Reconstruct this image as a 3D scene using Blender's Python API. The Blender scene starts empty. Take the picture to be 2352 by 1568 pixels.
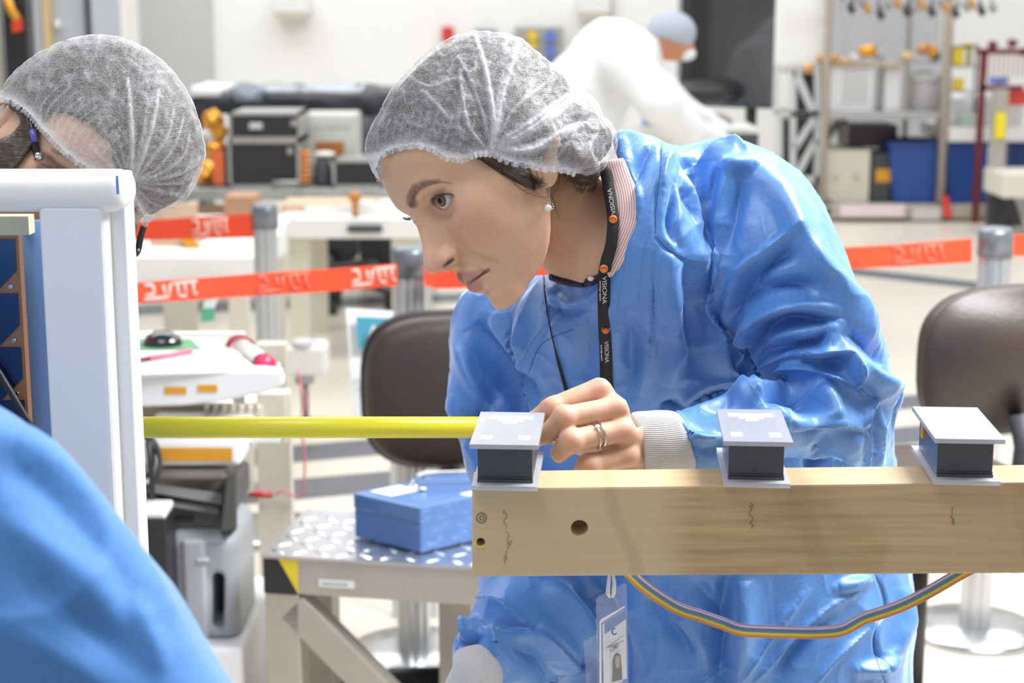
import bpy, bmesh, math, random
import numpy as np
from mathutils import Vector, Matrix
from mathutils.bvhtree import BVHTree
random.seed(7); rng = np.random.RandomState(7)
S = bpy.context.scene
C = S.collection
# ---------------------------------------------------------------- camera
FPX, PITCH, CAMZ, IW, IH = 3920.0, math.radians(11.2), 1.56, 2352, 1568
cam_d = bpy.data.cameras.new('camera'); cam = bpy.data.objects.new('camera', cam_d); C.objects.link(cam)
cam.location = (0, 0, CAMZ); cam.rotation_euler = (math.pi/2 - PITCH, 0, 0)
cam_d.sensor_width = 36; cam_d.lens = FPX/IW*36
cam_d.dof.use_dof = True; cam_d.dof.focus_distance = 1.62; cam_d.dof.aperture_fstop = 7.0
cam_d.clip_end = 60; cam_d.clip_start = .05
S.camera = cam
# ---------------------------------------------------------------- light
wd = bpy.data.worlds.new('world'); S.world = wd; wd.use_nodes = True
bgn = wd.node_tree.nodes['Background']
bgn.inputs[0].default_value = (.97, .98, 1, 1); bgn.inputs[1].default_value = .36
def area(name, loc, size, power, rot=(0, 0, 0), col=(1, 1, 1)):
    d = bpy.data.lights.new(name, 'AREA'); d.shape = 'RECTANGLE'; d.size, d.size_y = size; d.energy = power; d.color = col
    o = bpy.data.objects.new(name, d); o.location = loc; o.rotation_euler = rot; C.objects.link(o); return o
area('ceiling_light', (1.7, 2.3, 3.1), (1.5, 1.5), 225, col=(.975, .985, 1))
area('ceiling_light', (-.9, .7, 3.4), (1.5, 1.2), 38, col=(.975, .985, 1))
area('ceiling_light', (-2.0, 6.2, 5.4), (5, 3), 230, col=(.975, .985, 1))
area('ceiling_light', (3.2, 6.2, 5.4), (5, 3), 160, col=(.975, .985, 1))
area('ceiling_light', (0, 11.5, 5.6), (12, 4), 420, col=(.975, .985, 1))
vs = S.view_settings
S.display_settings.display_device = 'sRGB'
vs.view_transform = 'Standard'; vs.look = 'None'; vs.gamma = 1; vs.exposure = .06; vs.use_curve_mapping = False
S.cycles.use_denoising = True; S.cycles.max_bounces = 8; S.cycles.transparent_max_bounces = 12
# ---------------------------------------------------------------- pixel <-> world
CAM = np.array([0, 0, CAMZ]); FW = np.array([0, math.cos(PITCH), -math.sin(PITCH)]); UP = np.array([0, math.sin(PITCH), math.cos(PITCH)])
def ray(px, py):
    return FW + np.array([1., 0, 0])*((px-IW/2)/FPX) + UP*((IH/2-py)/FPX)
def at(px, py, D):
    """world point seen at photo pixel px,py whose world y is D"""
    d = ray(px, py); return CAM + d*(D/d[1])
def fl(px, py, z=0.):
    d = ray(px, py); return CAM + d*((z-CAMZ)/d[2])
def topx(P):
    Q = np.asarray(P)-CAM; w = Q@FW
    return IW/2 + Q[..., 0]/w*FPX, IH/2 - (Q@UP)/w*FPX
def rad(rpx, D): return rpx*D/FPX
# ---------------------------------------------------------------- materials
def mat(name, col=(.8, .8, .8), rough=.5, metal=0., bump=0., bscale=60., var=0., vscale=8., emit=0., spec=.5, alpha=1., trans=0., sheen=0., coat=0.):
    m = bpy.data.materials.new(name); m.use_nodes = True
    nt = m.node_tree; n = nt.nodes; b = n['Principled BSDF']
    b.inputs['Base Color'].default_value = (*col, 1); b.inputs['Roughness'].default_value = rough
    b.inputs['Metallic'].default_value = metal; b.inputs['Specular IOR Level'].default_value = spec
    b.inputs['Alpha'].default_value = alpha; b.inputs['Transmission Weight'].default_value = trans
    b.inputs['Sheen Weight'].default_value = sheen; b.inputs['Coat Weight'].default_value = coat
    if emit: b.inputs['Emission Color'].default_value = (*col, 1); b.inputs['Emission Strength'].default_value = emit
    tc = n.new('ShaderNodeTexCoord')
    nz = n.new('ShaderNodeTexNoise'); nz.inputs['Scale'].default_value = vscale; nz.inputs['Detail'].default_value = 4
    nt.links.new(tc.outputs['Object'], nz.inputs['Vector'])
    mx = n.new('ShaderNodeMix'); mx.data_type = 'RGBA'; mx.blend_type = 'MULTIPLY'
    v = var if var else .04
    rp = n.new('ShaderNodeMapRange'); rp.inputs[1].default_value = .3; rp.inputs[2].default_value = .7
    rp.inputs[3].default_value = 1-v; rp.inputs[4].default_value = 1.
    nt.links.new(nz.outputs['Fac'], rp.inputs[0]); mx.inputs[0].default_value = 1; mx.inputs[6].default_value = (*col, 1)
    nt.links.new(rp.outputs[0], mx.inputs[7]); nt.links.new(mx.outputs[2], b.inputs['Base Color'])
    if bump:
        nb = n.new('ShaderNodeTexNoise'); nb.inputs['Scale'].default_value = bscale; nb.inputs['Detail'].default_value = 3
        nt.links.new(tc.outputs['Object'], nb.inputs['Vector'])
        bp = n.new('ShaderNodeBump'); bp.inputs['Strength'].default_value = bump; bp.inputs['Distance'].default_value = .002
        nt.links.new(nb.outputs['Fac'], bp.inputs['Height']); nt.links.new(bp.outputs[0], b.inputs['Normal'])
    return m
class N:
    """tiny node helper"""
    def __init__(s, m): s.m = m; s.nt = m.node_tree; s.n = s.nt.nodes; s.b = s.n['Principled BSDF'] if 'Principled BSDF' in s.n else None
    def add(s, t, **k):
        x = s.n.new(t)
        for a, v in k.items(): setattr(x, a, v)
        return x
    def link(s, a, b): s.nt.links.new(a, b)
    def math(s, op, a, b=None, c=None):
        x = s.add('ShaderNodeMath', operation=op)
        for i, v in enumerate((a, b, c)):
            if v is None: continue
            if hasattr(v, 'is_linked'): s.link(v, x.inputs[i])
            else: x.inputs[i].default_value = v
        return x.outputs[0]
    def mix(s, f, a, b, bt='MIX'):
        x = s.add('ShaderNodeMix', data_type='RGBA', blend_type=bt)
        for i, v in ((0, f), (6, a), (7, b)):
            if hasattr(v, 'is_linked'): s.link(v, x.inputs[i])
            elif i == 0: x.inputs[0].default_value = v
            else: x.inputs[i].default_value = (*v, 1)
        return x.outputs[2]
    def rng(s, v, a, b, c=0., d=1.):
        x = s.add('ShaderNodeMapRange'); s.link(v, x.inputs[0])
        for i, q in enumerate((a, b, c, d)): x.inputs[i+1].default_value = q
        return x.outputs[0]
    def attr(s, name): return s.add('ShaderNodeAttribute', attribute_name=name)
    def coord(s, k='Object'): return s.add('ShaderNodeTexCoord').outputs[k]
    def noise(s, vec, scale, detail=3, rough=.5):
        x = s.add('ShaderNodeTexNoise'); x.inputs['Scale'].default_value = scale; x.inputs['Detail'].default_value = detail
        x.inputs['Roughness'].default_value = rough; s.link(vec, x.inputs['Vector']); return x.outputs['Fac']
    def mapping(s, vec, scale=(1, 1, 1), rot=(0, 0, 0), loc=(0, 0, 0)):
        x = s.add('ShaderNodeMapping'); s.link(vec, x.inputs[0]); x.inputs['Scale'].default_value = scale
        x.inputs['Rotation'].default_value = rot; x.inputs['Location'].default_value = loc; return x.outputs[0]
    def bump(s, h, strength=.3, dist=.002):
        x = s.add('ShaderNodeBump'); x.inputs['Strength'].default_value = strength; x.inputs['Distance'].default_value = dist
        s.link(h, x.inputs['Height']); return x.outputs[0]
# ---------------------------------------------------------------- objects
def tag(o, label=None, cat=None, group=None, kind=None):
    if label: o['label'] = label
    if cat: o['category'] = cat
    if group: o['group'] = group
    if kind: o['kind'] = kind
    return o
def empty(name, loc, label, cat, group=None, rz=0):
    o = bpy.data.objects.new(name, None); o.location = tuple(loc); o.rotation_euler = (0, 0, rz); o.empty_display_size = .05
    C.objects.link(o); return tag(o, label, cat, group)
def link(name, me, m, parent=None, smooth=False):
    ms = m if isinstance(m, (list, tuple)) else [m]
    for q in ms: me.materials.append(q)
    o = bpy.data.objects.new(name, me); C.objects.link(o)
    if parent is not None:
        o.parent = parent
        if not parent.get('_local'): o.matrix_parent_inverse = Matrix.Translation(parent.location).inverted() if parent.rotation_euler.z == 0 else (Matrix.Translation(parent.location) @ parent.rotation_euler.to_matrix().to_4x4()).inverted()
    if smooth:
        me.shade_smooth()
    return o
def copy_tree(o, parent=None):
    c = o.copy(); C.objects.link(c); c.parent = parent
    for ch in list(o.children): copy_tree(ch, c)
    return c
class MB:
    """mesh builder; parts in world coordinates (or local when a matrix is set)"""
    def __init__(s): s.bm = bmesh.new(); s.M = Matrix.Identity(4); s.mi = 0
    def _add(s, vs_, fs, smooth=False):
        v = [s.bm.verts.new(s.M @ Vector(tuple(map(float, p)))) for p in vs_]
        out = []
        for f in fs:
            try:
                q = s.bm.faces.new([v[i] for i in f]); q.smooth = smooth; q.material_index = s.mi; out.append(q)
            except ValueError: pass
        return v, out
    def box(s, lo, hi, bev=0.):
        x0, y0, z0 = lo; x1, y1, z1 = hi
        v, f = s._add([(x0, y0, z0), (x1, y0, z0), (x1, y1, z0), (x0, y1, z0), (x0, y0, z1), (x1, y0, z1), (x1, y1, z1), (x0, y1, z1)],
               [(3, 2, 1, 0), (4, 5, 6, 7), (0, 1, 5, 4), (1, 2, 6, 5), (2, 3, 7, 6), (3, 0, 4, 7)])
        if bev:
            es = {e for q in f for e in q.edges}
            bmesh.ops.bevel(s.bm, geom=list(es), offset=bev, segments=3, affect='EDGES', profile=.5)
        return s
    def hexa(s, pts, bev=0.):
        """8 corners: bottom 4 ccw, top 4 ccw"""
        v, f = s._add(pts, [(3, 2, 1, 0), (4, 5, 6, 7), (0, 1, 5, 4), (1, 2, 6, 5), (2, 3, 7, 6), (3, 0, 4, 7)])
        if bev: bmesh.ops.bevel(s.bm, geom=list({e for q in f for e in q.edges}), offset=bev, segments=2, affect='EDGES', profile=.5)
        return s
    def prism(s, pts2, y0, y1, axis='y', bev=0.):
        """polygon in xz (axis y), xy (axis z) or yz (axis x) pulled between two planes"""
        def P(a, b, t): return {'y': (a, t, b), 'z': (a, b, t), 'x': (t, a, b)}[axis]
        n = len(pts2)
        v, f = s._add([P(a, b, y0) for a, b in pts2]+[P(a, b, y1) for a, b in pts2],
               [tuple(range(n)), tuple(range(2*n-1, n-1, -1))]+[(i, i+n, (i+1) % n+n, (i+1) % n) for i in range(n)])
        bmesh.ops.recalc_face_normals(s.bm, faces=f)
        if bev:
            es = {e for q in f[:2] for e in q.edges}
            bmesh.ops.bevel(s.bm, geom=list(es), offset=bev, segments=3, affect='EDGES', profile=.5)
        return s
    def tube(s, pts, r, n=12, cap=True, rs=None, flat=1.):
        pts = [Vector(tuple(map(float, p))) for p in pts]; rings = []
        up = None; vs_ = []; fs = []
        for i, p in enumerate(pts):
            t = (pts[min(i+1, len(pts)-1)]-pts[max(i-1, 0)]).normalized()
            if up is None:
                up = Vector((0, 0, 1)) if abs(t.z) < .9 else Vector((0, 1, 0))
            a = t.cross(up).normalized(); b = a.cross(t).normalized(); up = b
            rr = rs[i] if rs is not None else r
            for k in range(n):
                w = 2*math.pi*k/n
                vs_.append(p + a*(math.cos(w)*rr) + b*(math.sin(w)*rr*flat))
        for i in range(len(pts)-1):
            for k in range(n):
                fs.append((i*n+k, i*n+(k+1) % n, (i+1)*n+(k+1) % n, (i+1)*n+k))
        if cap: fs += [tuple(range(n-1, -1, -1)), tuple(range((len(pts)-1)*n, len(pts)*n))]
        v, f = s._add(vs_, fs, True)
        for q in f[-2:] if cap else []: q.smooth = False
        return s
    def cyl(s, a, b, r, n=24, r2=None): return s.tube([a, b], r, n, rs=[r, r if r2 is None else r2])
    def lathe(s, prof, c, n=32, axis=Vector((0, 0, 1))):
        """prof: (radius, height) list, around a vertical axis through c"""
        c = Vector(tuple(map(float, c))); q = axis.normalized().to_track_quat('Z', 'Y')
        vs_ = []; fs = []
        for r, h in prof:
            for k in range(n):
                w = 2*math.pi*k/n; vs_.append(c + q @ Vector((math.cos(w)*r, math.sin(w)*r, h)))
        for i in range(len(prof)-1):
            for k in range(n): fs.append((i*n+k, i*n+(k+1) % n, (i+1)*n+(k+1) % n, (i+1)*n+k))
        if prof[0][0] > 1e-4: fs.append(tuple(range(n-1, -1, -1)))
        if prof[-1][0] > 1e-4: fs.append(tuple(range((len(prof)-1)*n, len(prof)*n)))
        s._add(vs_, fs, True); return s
    def ball(s, c, r, n=16, sc=(1, 1, 1)):
        prof = [(math.sin(math.pi*i/n)*1., -math.cos(math.pi*i/n)) for i in range(n+1)]
        M0 = s.M; s.M = s.M @ Matrix.Translation(tuple(map(float, c))) @ Matrix.Diagonal((r*sc[0], r*sc[1], r*sc[2], 1))
        s.lathe([(max(a, 1e-5), b) for a, b in prof], (0, 0, 0), n*2); s.M = M0; return s
    def quad(s, a, b, c, d): s._add([a, b, c, d], [(0, 1, 2, 3)]); return s
    def build(s, name, m, parent=None, smooth=False, bev=0.):
        bmesh.ops.recalc_face_normals(s.bm, faces=s.bm.faces[:]); me = bpy.data.meshes.new(name); s.bm.to_mesh(me); s.bm.free()
        o = link(name, me, m, parent)
        if smooth: me.shade_smooth()
        if bev:
            md = o.modifiers.new('b', 'BEVEL'); md.width = bev; md.segments = 2; md.limit_method = 'ANGLE'; md.angle_limit = .6
        return o
def np_mesh(name, V, Fq, m, parent=None, attrs=None, smooth=True):
    me = bpy.data.meshes.new(name)
    V = np.asarray(V, np.float32); Fq = np.asarray(Fq, np.int32); k = Fq.shape[1]
    me.vertices.add(len(V)); me.vertices.foreach_set('co', V.ravel())
    me.loops.add(Fq.size); me.loops.foreach_set('vertex_index', Fq.ravel())
    me.polygons.add(len(Fq)); me.polygons.foreach_set('loop_start', np.arange(0, Fq.size, k, dtype=np.int32))
    me.update(calc_edges=True); me.validate()
    for kk, a in (attrs or {}).items():
        a = np.asarray(a, np.float32)
        if a.ndim == 1: q = me.attributes.new(kk, 'FLOAT', 'POINT'); q.data.foreach_set('value', a)
        elif a.shape[1] == 3: q = me.attributes.new(kk, 'FLOAT_VECTOR', 'POINT'); q.data.foreach_set('vector', a.ravel())
        else: q = me.attributes.new(kk, 'FLOAT_COLOR', 'POINT'); q.data.foreach_set('color', a.ravel())
    return link(name, me, m, parent, smooth)
def text(name, s, size, M, m, parent, ext=.0003, align='CENTER', sx=1.):
    cu = bpy.data.curves.new(name, 'FONT'); cu.body = s; cu.size = size; cu.extrude = ext; cu.align_x = align; cu.align_y = 'CENTER'
    o0 = bpy.data.objects.new(name, cu); C.objects.link(o0)
    dg = bpy.context.evaluated_depsgraph_get(); me = bpy.data.meshes.new_from_object(o0.evaluated_get(dg))
    bpy.data.objects.remove(o0); me.transform(M @ Matrix.Diagonal((sx, 1, 1, 1)))
    me.materials.clear(); return link(name, me, m, parent)
# ---------------------------------------------------------------- signed distance modelling
def smin(a, b, k):
    h = np.maximum(k-np.abs(a-b), 0)/k; return np.minimum(a, b)-h*h*k*.25
def smax(a, b, k): return -smin(-a, -b, k)
def rcone(P, a, b, r1, r2):
    a = np.asarray(a, np.float32); b = np.asarray(b, np.float32); ba = b-a; l2 = float(ba@ba)+1e-12
    t = np.clip(((P-a)@ba)/l2, 0, 1); q = P-a-t[:, None]*ba
    return np.sqrt((q*q).sum(1))-(r1+(r2-r1)*t)
def ell(P, c, r, R=None):
    q = P-np.asarray(c, np.float32)
    if R is not None: q = q@np.asarray(R, np.float32)      # columns of R = local axes
    r = np.asarray(r, np.float32); k0 = np.sqrt(((q/r)**2).sum(1)); k1 = np.sqrt(((q/(r*r))**2).sum(1))+1e-9
    return k0*(k0-1)/k1
def surface(fn, lo, hi, h):
    lo = np.asarray(lo, float); hi = np.asarray(hi, float); B = 12
    nb = np.ceil((hi-lo)/(h*B)).astype(int); n = nb*B
    I = np.stack(np.meshgrid(*[np.arange(k) for k in nb], indexing='ij'), -1).reshape(-1, 3)
    cc = lo+(I+.5)*B*h; d = fn(cc.astype(np.float32)); keep = np.abs(d) < B*h*1.25
    g = np.empty(n+1, np.float32); g[:] = 1.
    for (i, j, k), v in zip(I[~keep], d[~keep]):
        if v < 0: g[i*B:i*B+B+1, j*B:j*B+B+1, k*B:k*B+B+1] = -1
    off = np.stack(np.meshgrid(*[np.arange(B+1)]*3, indexing='ij'), -1).reshape(-1, 3)*h
    K = I[keep]
    for s0 in range(0, len(K), 150):
        kk = K[s0:s0+150]; P = (lo+kk[:, None, :]*B*h+off[None]).reshape(-1, 3).astype(np.float32)
        r = fn(P).reshape(len(kk), B+1, B+1, B+1)
        for q, (i, j, k) in enumerate(kk): g[i*B:i*B+B+1, j*B:j*B+B+1, k*B:k*B+B+1] = r[q]
    sg = g < 0; c = sg[:-1, :-1, :-1].astype(np.int8)
    cnt = np.zeros(tuple(n), np.int8)
    for dx in (0, 1):
        for dy in (0, 1):
            for dz in (0, 1): cnt += sg[dx:n[0]+dx, dy:n[1]+dy, dz:n[2]+dz]
    act = np.argwhere((cnt > 0) & (cnt < 8)); idx = np.full(tuple(n), -1, np.int32); idx[tuple(act.T)] = np.arange(len(act))
    co = np.array([(x, y, z) for x in (0, 1) for y in (0, 1) for z in (0, 1)])
    vals = np.stack([g[tuple((act+o).T)] for o in co], 1)
    acc = np.zeros((len(act), 3)); num = np.zeros(len(act))
    for a in range(8):
        for b in range(a+1, 8):
            if np.abs(co[a]-co[b]).sum() != 1: continue
            va, vb = vals[:, a], vals[:, b]; m_ = (va < 0) != (vb < 0)
            t = np.where(m_, va/np.where(m_, va-vb, 1), 0)
            acc += np.where(m_[:, None], co[a]+t[:, None]*(co[b]-co[a]), 0); num += m_
    V = lo+(act+acc/num[:, None])*h; F_ = []
    for ax in range(3):
        sl0 = [slice(None)]*3; sl1 = [slice(None)]*3; sl0[ax] = slice(0, -1); sl1[ax] = slice(1, None)
        s0, s1 = sg[tuple(sl0)], sg[tuple(sl1)]; e = np.argwhere(s0 != s1); o1, o2 = [(1, 2), (2, 0), (0, 1)][ax]
        ok = (e[:, o1] > 0) & (e[:, o2] > 0) & (e[:, o1] < n[o1]) & (e[:, o2] < n[o2]); e = e[ok]
        inside = s0[tuple(e.T)]
        u1 = np.zeros(3, int); u1[o1] = 1; u2 = np.zeros(3, int); u2[o2] = 1
        q = np.stack([idx[tuple((e-u1-u2).T)], idx[tuple((e-u2).T)], idx[tuple(e.T)], idx[tuple((e-u1).T)]], 1)
        q[~inside] = q[~inside][:, ::-1]; F_.append(q)
    return V.astype(np.float32), np.concatenate(F_)
def vnormals(V, F_):
    n = np.cross(V[F_[:, 2]]-V[F_[:, 0]], V[F_[:, 3 if F_.shape[1] > 3 else 1]]-V[F_[:, 1 if F_.shape[1] > 3 else 0]])
    N_ = np.zeros_like(V)
    for k in range(F_.shape[1]): np.add.at(N_, F_[:, k], n)
    return N_/(np.linalg.norm(N_, axis=1, keepdims=True)+1e-9)
def relax(V, F_, it=2, w=.5):
    V = V.copy()
    a = np.concatenate([F_[:, k] for k in range(F_.shape[1])]); b = np.concatenate([F_[:, (k+1) % F_.shape[1]] for k in range(F_.shape[1])])
    i = np.concatenate([a, b]); j = np.concatenate([b, a]); cnt = np.bincount(i, minlength=len(V)).astype(np.float32)[:, None]
    for _ in range(it):
        s = np.stack([np.bincount(i, V[j, k], minlength=len(V)) for k in range(3)], 1)/np.maximum(cnt, 1)
        V = (V*(1-w)+s*w).astype(np.float32)
    return V
def cr(pts, n=8, closed=False):
    """catmull-rom through points (any dimension)"""
    p = np.asarray(pts, float); out = []
    m = len(p); R = range(m if closed else m-1)
    for i in R:
        a = p[(i-1) % m] if closed or i > 0 else 2*p[0]-p[1]; b = p[i]; c = p[(i+1) % m]; d = p[(i+2) % m] if closed or i < m-2 else 2*p[-1]-p[-2]
        for t in np.arange(n)/n:
            out.append(.5*((2*b)+(c-a)*t+(2*a-5*b+4*c-d)*t*t+(3*b-a-3*c+d)*t**3))
    if not closed: out.append(p[-1])
    return np.array(out)
def segd(X, Y, pl):
    """distance to polyline, signed side, and running parameter 0..1, for 2-D points"""
    pl = np.asarray(pl, float); best = np.full(X.shape, 1e9); sd = np.zeros(X.shape); tp = np.zeros(X.shape)
    L = np.concatenate([[0], np.cumsum(np.hypot(*np.diff(pl, axis=0).T))])
    for i in range(len(pl)-1):
        ax, ay = pl[i]; bx, by = pl[i+1]; dx, dy = bx-ax, by-ay; l2 = dx*dx+dy*dy+1e-12
        t = np.clip(((X-ax)*dx+(Y-ay)*dy)/l2, 0, 1); qx = X-ax-t*dx; qy = Y-ay-t*dy; d = np.hypot(qx, qy)
        m_ = d < best; best = np.where(m_, d, best); sd = np.where(m_, np.sign(dx*qy-dy*qx)*d, sd); tp = np.where(m_, (L[i]+t*(L[i+1]-L[i]))/L[-1], tp)
    return best, sd, tp
def polymap(poly, step=2., pad=60):
    """signed pixel distance (negative inside) to a closed outline, sampled bilinearly"""
    p = np.asarray(poly, float); x0, y0 = p.min(0)-pad; x1, y1 = p.max(0)+pad
    xs = np.arange(x0, x1+step, step); ys = np.arange(y0, y1+step, step); X, Y = np.meshgrid(xs, ys, indexing='ij')
    d, _, _ = segd(X, Y, np.vstack([p, p[:1]])); ins = np.zeros(X.shape, bool)
    for i in range(len(p)):
        ax, ay = p[i]; bx, by = p[(i+1) % len(p)]
        if ay == by: continue
        ins ^= ((ay > Y) != (by > Y)) & (X < (bx-ax)*(Y-ay)/(by-ay)+ax)
    d = np.where(ins, -d, d)
    def f(px, py):
        u = np.clip((px-x0)/step, 0, len(xs)-1.001); v = np.clip((py-y0)/step, 0, len(ys)-1.001)
        i = u.astype(int); j = v.astype(int); a = u-i; b = v-j
        return d[i, j]*(1-a)*(1-b)+d[i+1, j]*a*(1-b)+d[i, j+1]*(1-a)*b+d[i+1, j+1]*a*b
    return f
def carve(P, pm):
    """turn an outline into a solid limit round the thing: pixel distance times the scale at that depth"""
    px, py = topx(P); w = (P-CAM)@FW
    return (pm(px, py)*w/FPX).astype(np.float32)
_tab = np.random.RandomState(3).rand(32, 32, 32).astype(np.float32)
def vnoise(P, f):
    q = np.asarray(P)*f+100.; i = np.floor(q).astype(int); t = q-i; t = t*t*(3-2*t); r = 0
    for dx in (0, 1):
        for dy in (0, 1):
            for dz in (0, 1):
                w = (t[:, 0] if dx else 1-t[:, 0])*(t[:, 1] if dy else 1-t[:, 1])*(t[:, 2] if dz else 1-t[:, 2])
                r = r+w*_tab[(i[:, 0]+dx) % 32, (i[:, 1]+dy) % 32, (i[:, 2]+dz) % 32]
    return r*2-1
def sstep(x, a, b):
    t = np.clip((x-a)/(b-a), 0, 1); return t*t*(3-2*t)
def strokes(V, F_, SL, fade=.25):
    """press folds into cloth: each fold is a line on the visible cloth, its half width (photo px) and height (m).
       kinds: r ridge, s step (raised on one side of the line, falling softly away)"""
    Nn = vnormals(V, F_); px, py = topx(V); vd = CAM-V; vd /= np.linalg.norm(vd, axis=1, keepdims=True)
    face = sstep((Nn*vd).sum(1), 0., fade); D = np.zeros(len(V))
    gx = ((px-px.min())/8).astype(int); gy = ((py-py.min())/8).astype(int); k_ = gx*(gy.max()+1)+gy; dist = np.linalg.norm(V-CAM, axis=1); mn = np.full(k_.max()+1, 1e9); np.minimum.at(mn, k_, dist)
    face = face*(1-sstep(dist-mn[k_], .015, .035))
    for st in SL:
        kind, w, amp = st[:3]; pl = cr(st[3:], 6)
        x0, y0 = pl.min(0)-4*w; x1, y1 = pl.max(0)+4*w
        m_ = (px > x0) & (px < x1) & (py > y0) & (py < y1)
        if not m_.any(): continue
        d, sd, t = segd(px[m_], py[m_], pl); ends = np.sin(np.clip(t, .02, .98)*math.pi)**.5
        if kind == 'r': v = np.exp(-(d/w)**2)
        elif kind == 'v': v = -np.exp(-(d/w)**2)
        elif kind == 's': v = np.where(sd > 0, np.exp(-(sd/(w*2.2))**2), np.exp(-(sd/(w*.35))**2))
        elif kind == 'd': v = -np.where(sd > 0, np.exp(-(sd/(w*3))**2), np.exp(-(sd/(w*.3))**2))
        elif kind == 'c': v = np.exp(-(d/w))          # sharp crest
        D[m_] += amp*v*ends
    return (V+Nn*(D*face)[:, None]).astype(np.float32)
# ================================================================= the hall
def struct(mb, name, m, smooth=False):
    o = mb.build(name, m, None, smooth); o['kind'] = 'structure'; return o
def pbox(mb, x0, y0, x1, y1, D, depth, bev=0., z0=None):
    """box whose front face at world y = D fills this photo rectangle; z0 overrides the foot"""
    a = at(x0, y1, D); b = at(x1, y0, D); xl, xr = at(x0, (y0+y1)/2, D)[0], at(x1, (y0+y1)/2, D)[0]
    mb.box((xl, D, a[2] if z0 is None else z0), (xr, D+depth, b[2]), bev); return mb
def B(name, rect, D, depth, m, parent=None, bev=0., z0=None):
    mb = MB(); pbox(mb, *rect, D, depth, bev, z0); return mb.build(name, m, parent)
FLOORM = mat('floor_vinyl', (.72, .66, .56), .32, var=.06, vscale=1.2, spec=.45)
n = N(FLOORM); n.b.inputs['Coat Weight'].default_value = .15; n.b.inputs['Coat Roughness'].default_value = .25
mb = MB(); mb.box((-9, -3, -.1), (9, 15.0, 0)); struct(mb, 'floor', FLOORM)
WALLM = mat('wall_paint', (.86, .86, .85), .7, var=.02, vscale=.6)
mb = MB(); mb.box((-9, 15.0, -.1), (9, 15.2, 6)); struct(mb, 'wall_back', WALLM)
mb = MB(); mb.box((-9.2, -3, -.1), (-9, 15.2, 6)); struct(mb, 'wall_left', WALLM)
mb = MB(); mb.box((9, -3, -.1), (9.2, 15.2, 6)); struct(mb, 'wall_right', WALLM)
GREYP = mat('grey_panel', (.52, .54, .52), .5, var=.03, vscale=2)
mb = MB(); pbox(mb, 290, -250, 486, 425, 14.93, .06, z0=.0); struct(mb, 'door_1', GREYP)
mb = MB(); pbox(mb, 1898, -250, 2160, 425, 14.93, .06, z0=.0); struct(mb, 'door_2', mat('grey_panel_light', (.50, .52, .55), .5))
mb = MB(); pbox(mb, 218, -250, 292, 425, 13.6, .45, z0=.0); struct(mb, 'trim_1', mat('column_white', (.82, .82, .80), .6))
mb = MB(); pbox(mb, 1403, -150, 1410, 60, 14.93, .05); struct(mb, 'trim_2', mat('conduit', (.55, .55, .55), .5))
STRIPE = mat('dark_floor_stripe', (.13, .14, .16), .4, var=.2, vscale=6)
def stripe(name, a, b, c, d):
    mb = MB(); P = [fl(*q) for q in (a, b, c, d)]; mb._add([(p[0], p[1], 0.0) for p in P]+[(p[0], p[1], .0015) for p in P], [(3, 2, 1, 0), (4, 5, 6, 7), (0, 1, 5, 4), (1, 2, 6, 5), (2, 3, 7, 6), (3, 0, 4, 7)])
    bmesh.ops.recalc_face_normals(mb.bm, faces=mb.bm.faces[:]); struct(mb, name, STRIPE)
stripe('trim_3', (100, 733), (1500, 674), (1500, 658), (100, 708))
stripe('trim_4', (100, 1112), (2900, 868), (2900, 842), (100, 1070))
stripe('trim_5', (100, 1200), (2900, 945), (2900, 910), (100, 1150))
stripe('trim_6', (1700, 602), (2420, 685), (2420, 667), (1700, 586))
# ---- fittings on the far wall
WP = mat('white_plastic', (.80, .80, .78), .35); CREAM = mat('cream', (.66, .62, .52), .5); BLACK = mat('black_plastic', (.020, .020, .022), .45); DGREY = mat('dark_grey', (.055, .058, .065), .5)
GREY = mat('grey_plastic', (.33, .34, .35), .5); LGREY = mat('light_grey', (.55, .56, .56), .5); ORNG = mat('orange_tape', (.72, .33, .02), .5); REDM = mat('red_tape', (.85, .075, .025), .45); ALU = mat('aluminium', (.60, .58, .54), .42, metal=.55, var=.06, vscale=5)
CHROME = mat('chrome', (.72, .73, .75), .16, metal=1.); YEL = mat('yellow', (.80, .62, .03), .5); TEAL = mat('teal_print', (.05, .30, .42), .5); GOLD = mat('gold_foil', (.75, .36, .06), .28, metal=.85, bump=1., bscale=30)
WARM = mat('warm_stain', (.74, .68, .55), .7); BLUEB = mat('blue_bin', (.02, .075, .32), .35, var=.15, vscale=4); MAROON = mat('maroon', (.16, .02, .03), .5); BROWN = mat('brown_leather', (.052, .036, .030), .42, bump=.25, bscale=140); KRAFT = mat('kraft_board', (.66, .47, .33), .7); SILV = mat('case_edge', (.50, .50, .48), .35, metal=.7)
for (x, w, lab) in ((668, 40, 'small wall fitting with warm shade at the top left of the far wall'), (1366, 36, 'small wall fitting above the bending worker in white')):
    o = empty('wall_fitting', at(x, 35, 14.9), lab, 'wall fitting'); B('housing', (x-w, -8, x+w, 30, ), 14.72, .28, WP, o, .01); B('shade', (x-w+2, 30, x+w-2, 42), 14.74, .24, CREAM, o)
tag(B('fire_alarm', (1015, 62, 1041, 97), 14.9, .1, mat('alarm_red', (.62, .05, .03), .4), bev=.01), 'red alarm box on the far wall', 'alarm box')
tag(B('junction_box', (1090, 66, 1140, 92), 14.9, .1, GREY, bev=.01), 'grey junction box on the far wall beside the red alarm', 'junction box')
o = empty('switch_panel', at(1240, 150, 14.9), 'grey wall panel with yellow and blue round switches', 'switch panel'); B('backplate', (1183, 62, 1292, 190), 14.88, .12, mat('panel_grey', (.36, .38, .34), .5), o, .01)
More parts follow.
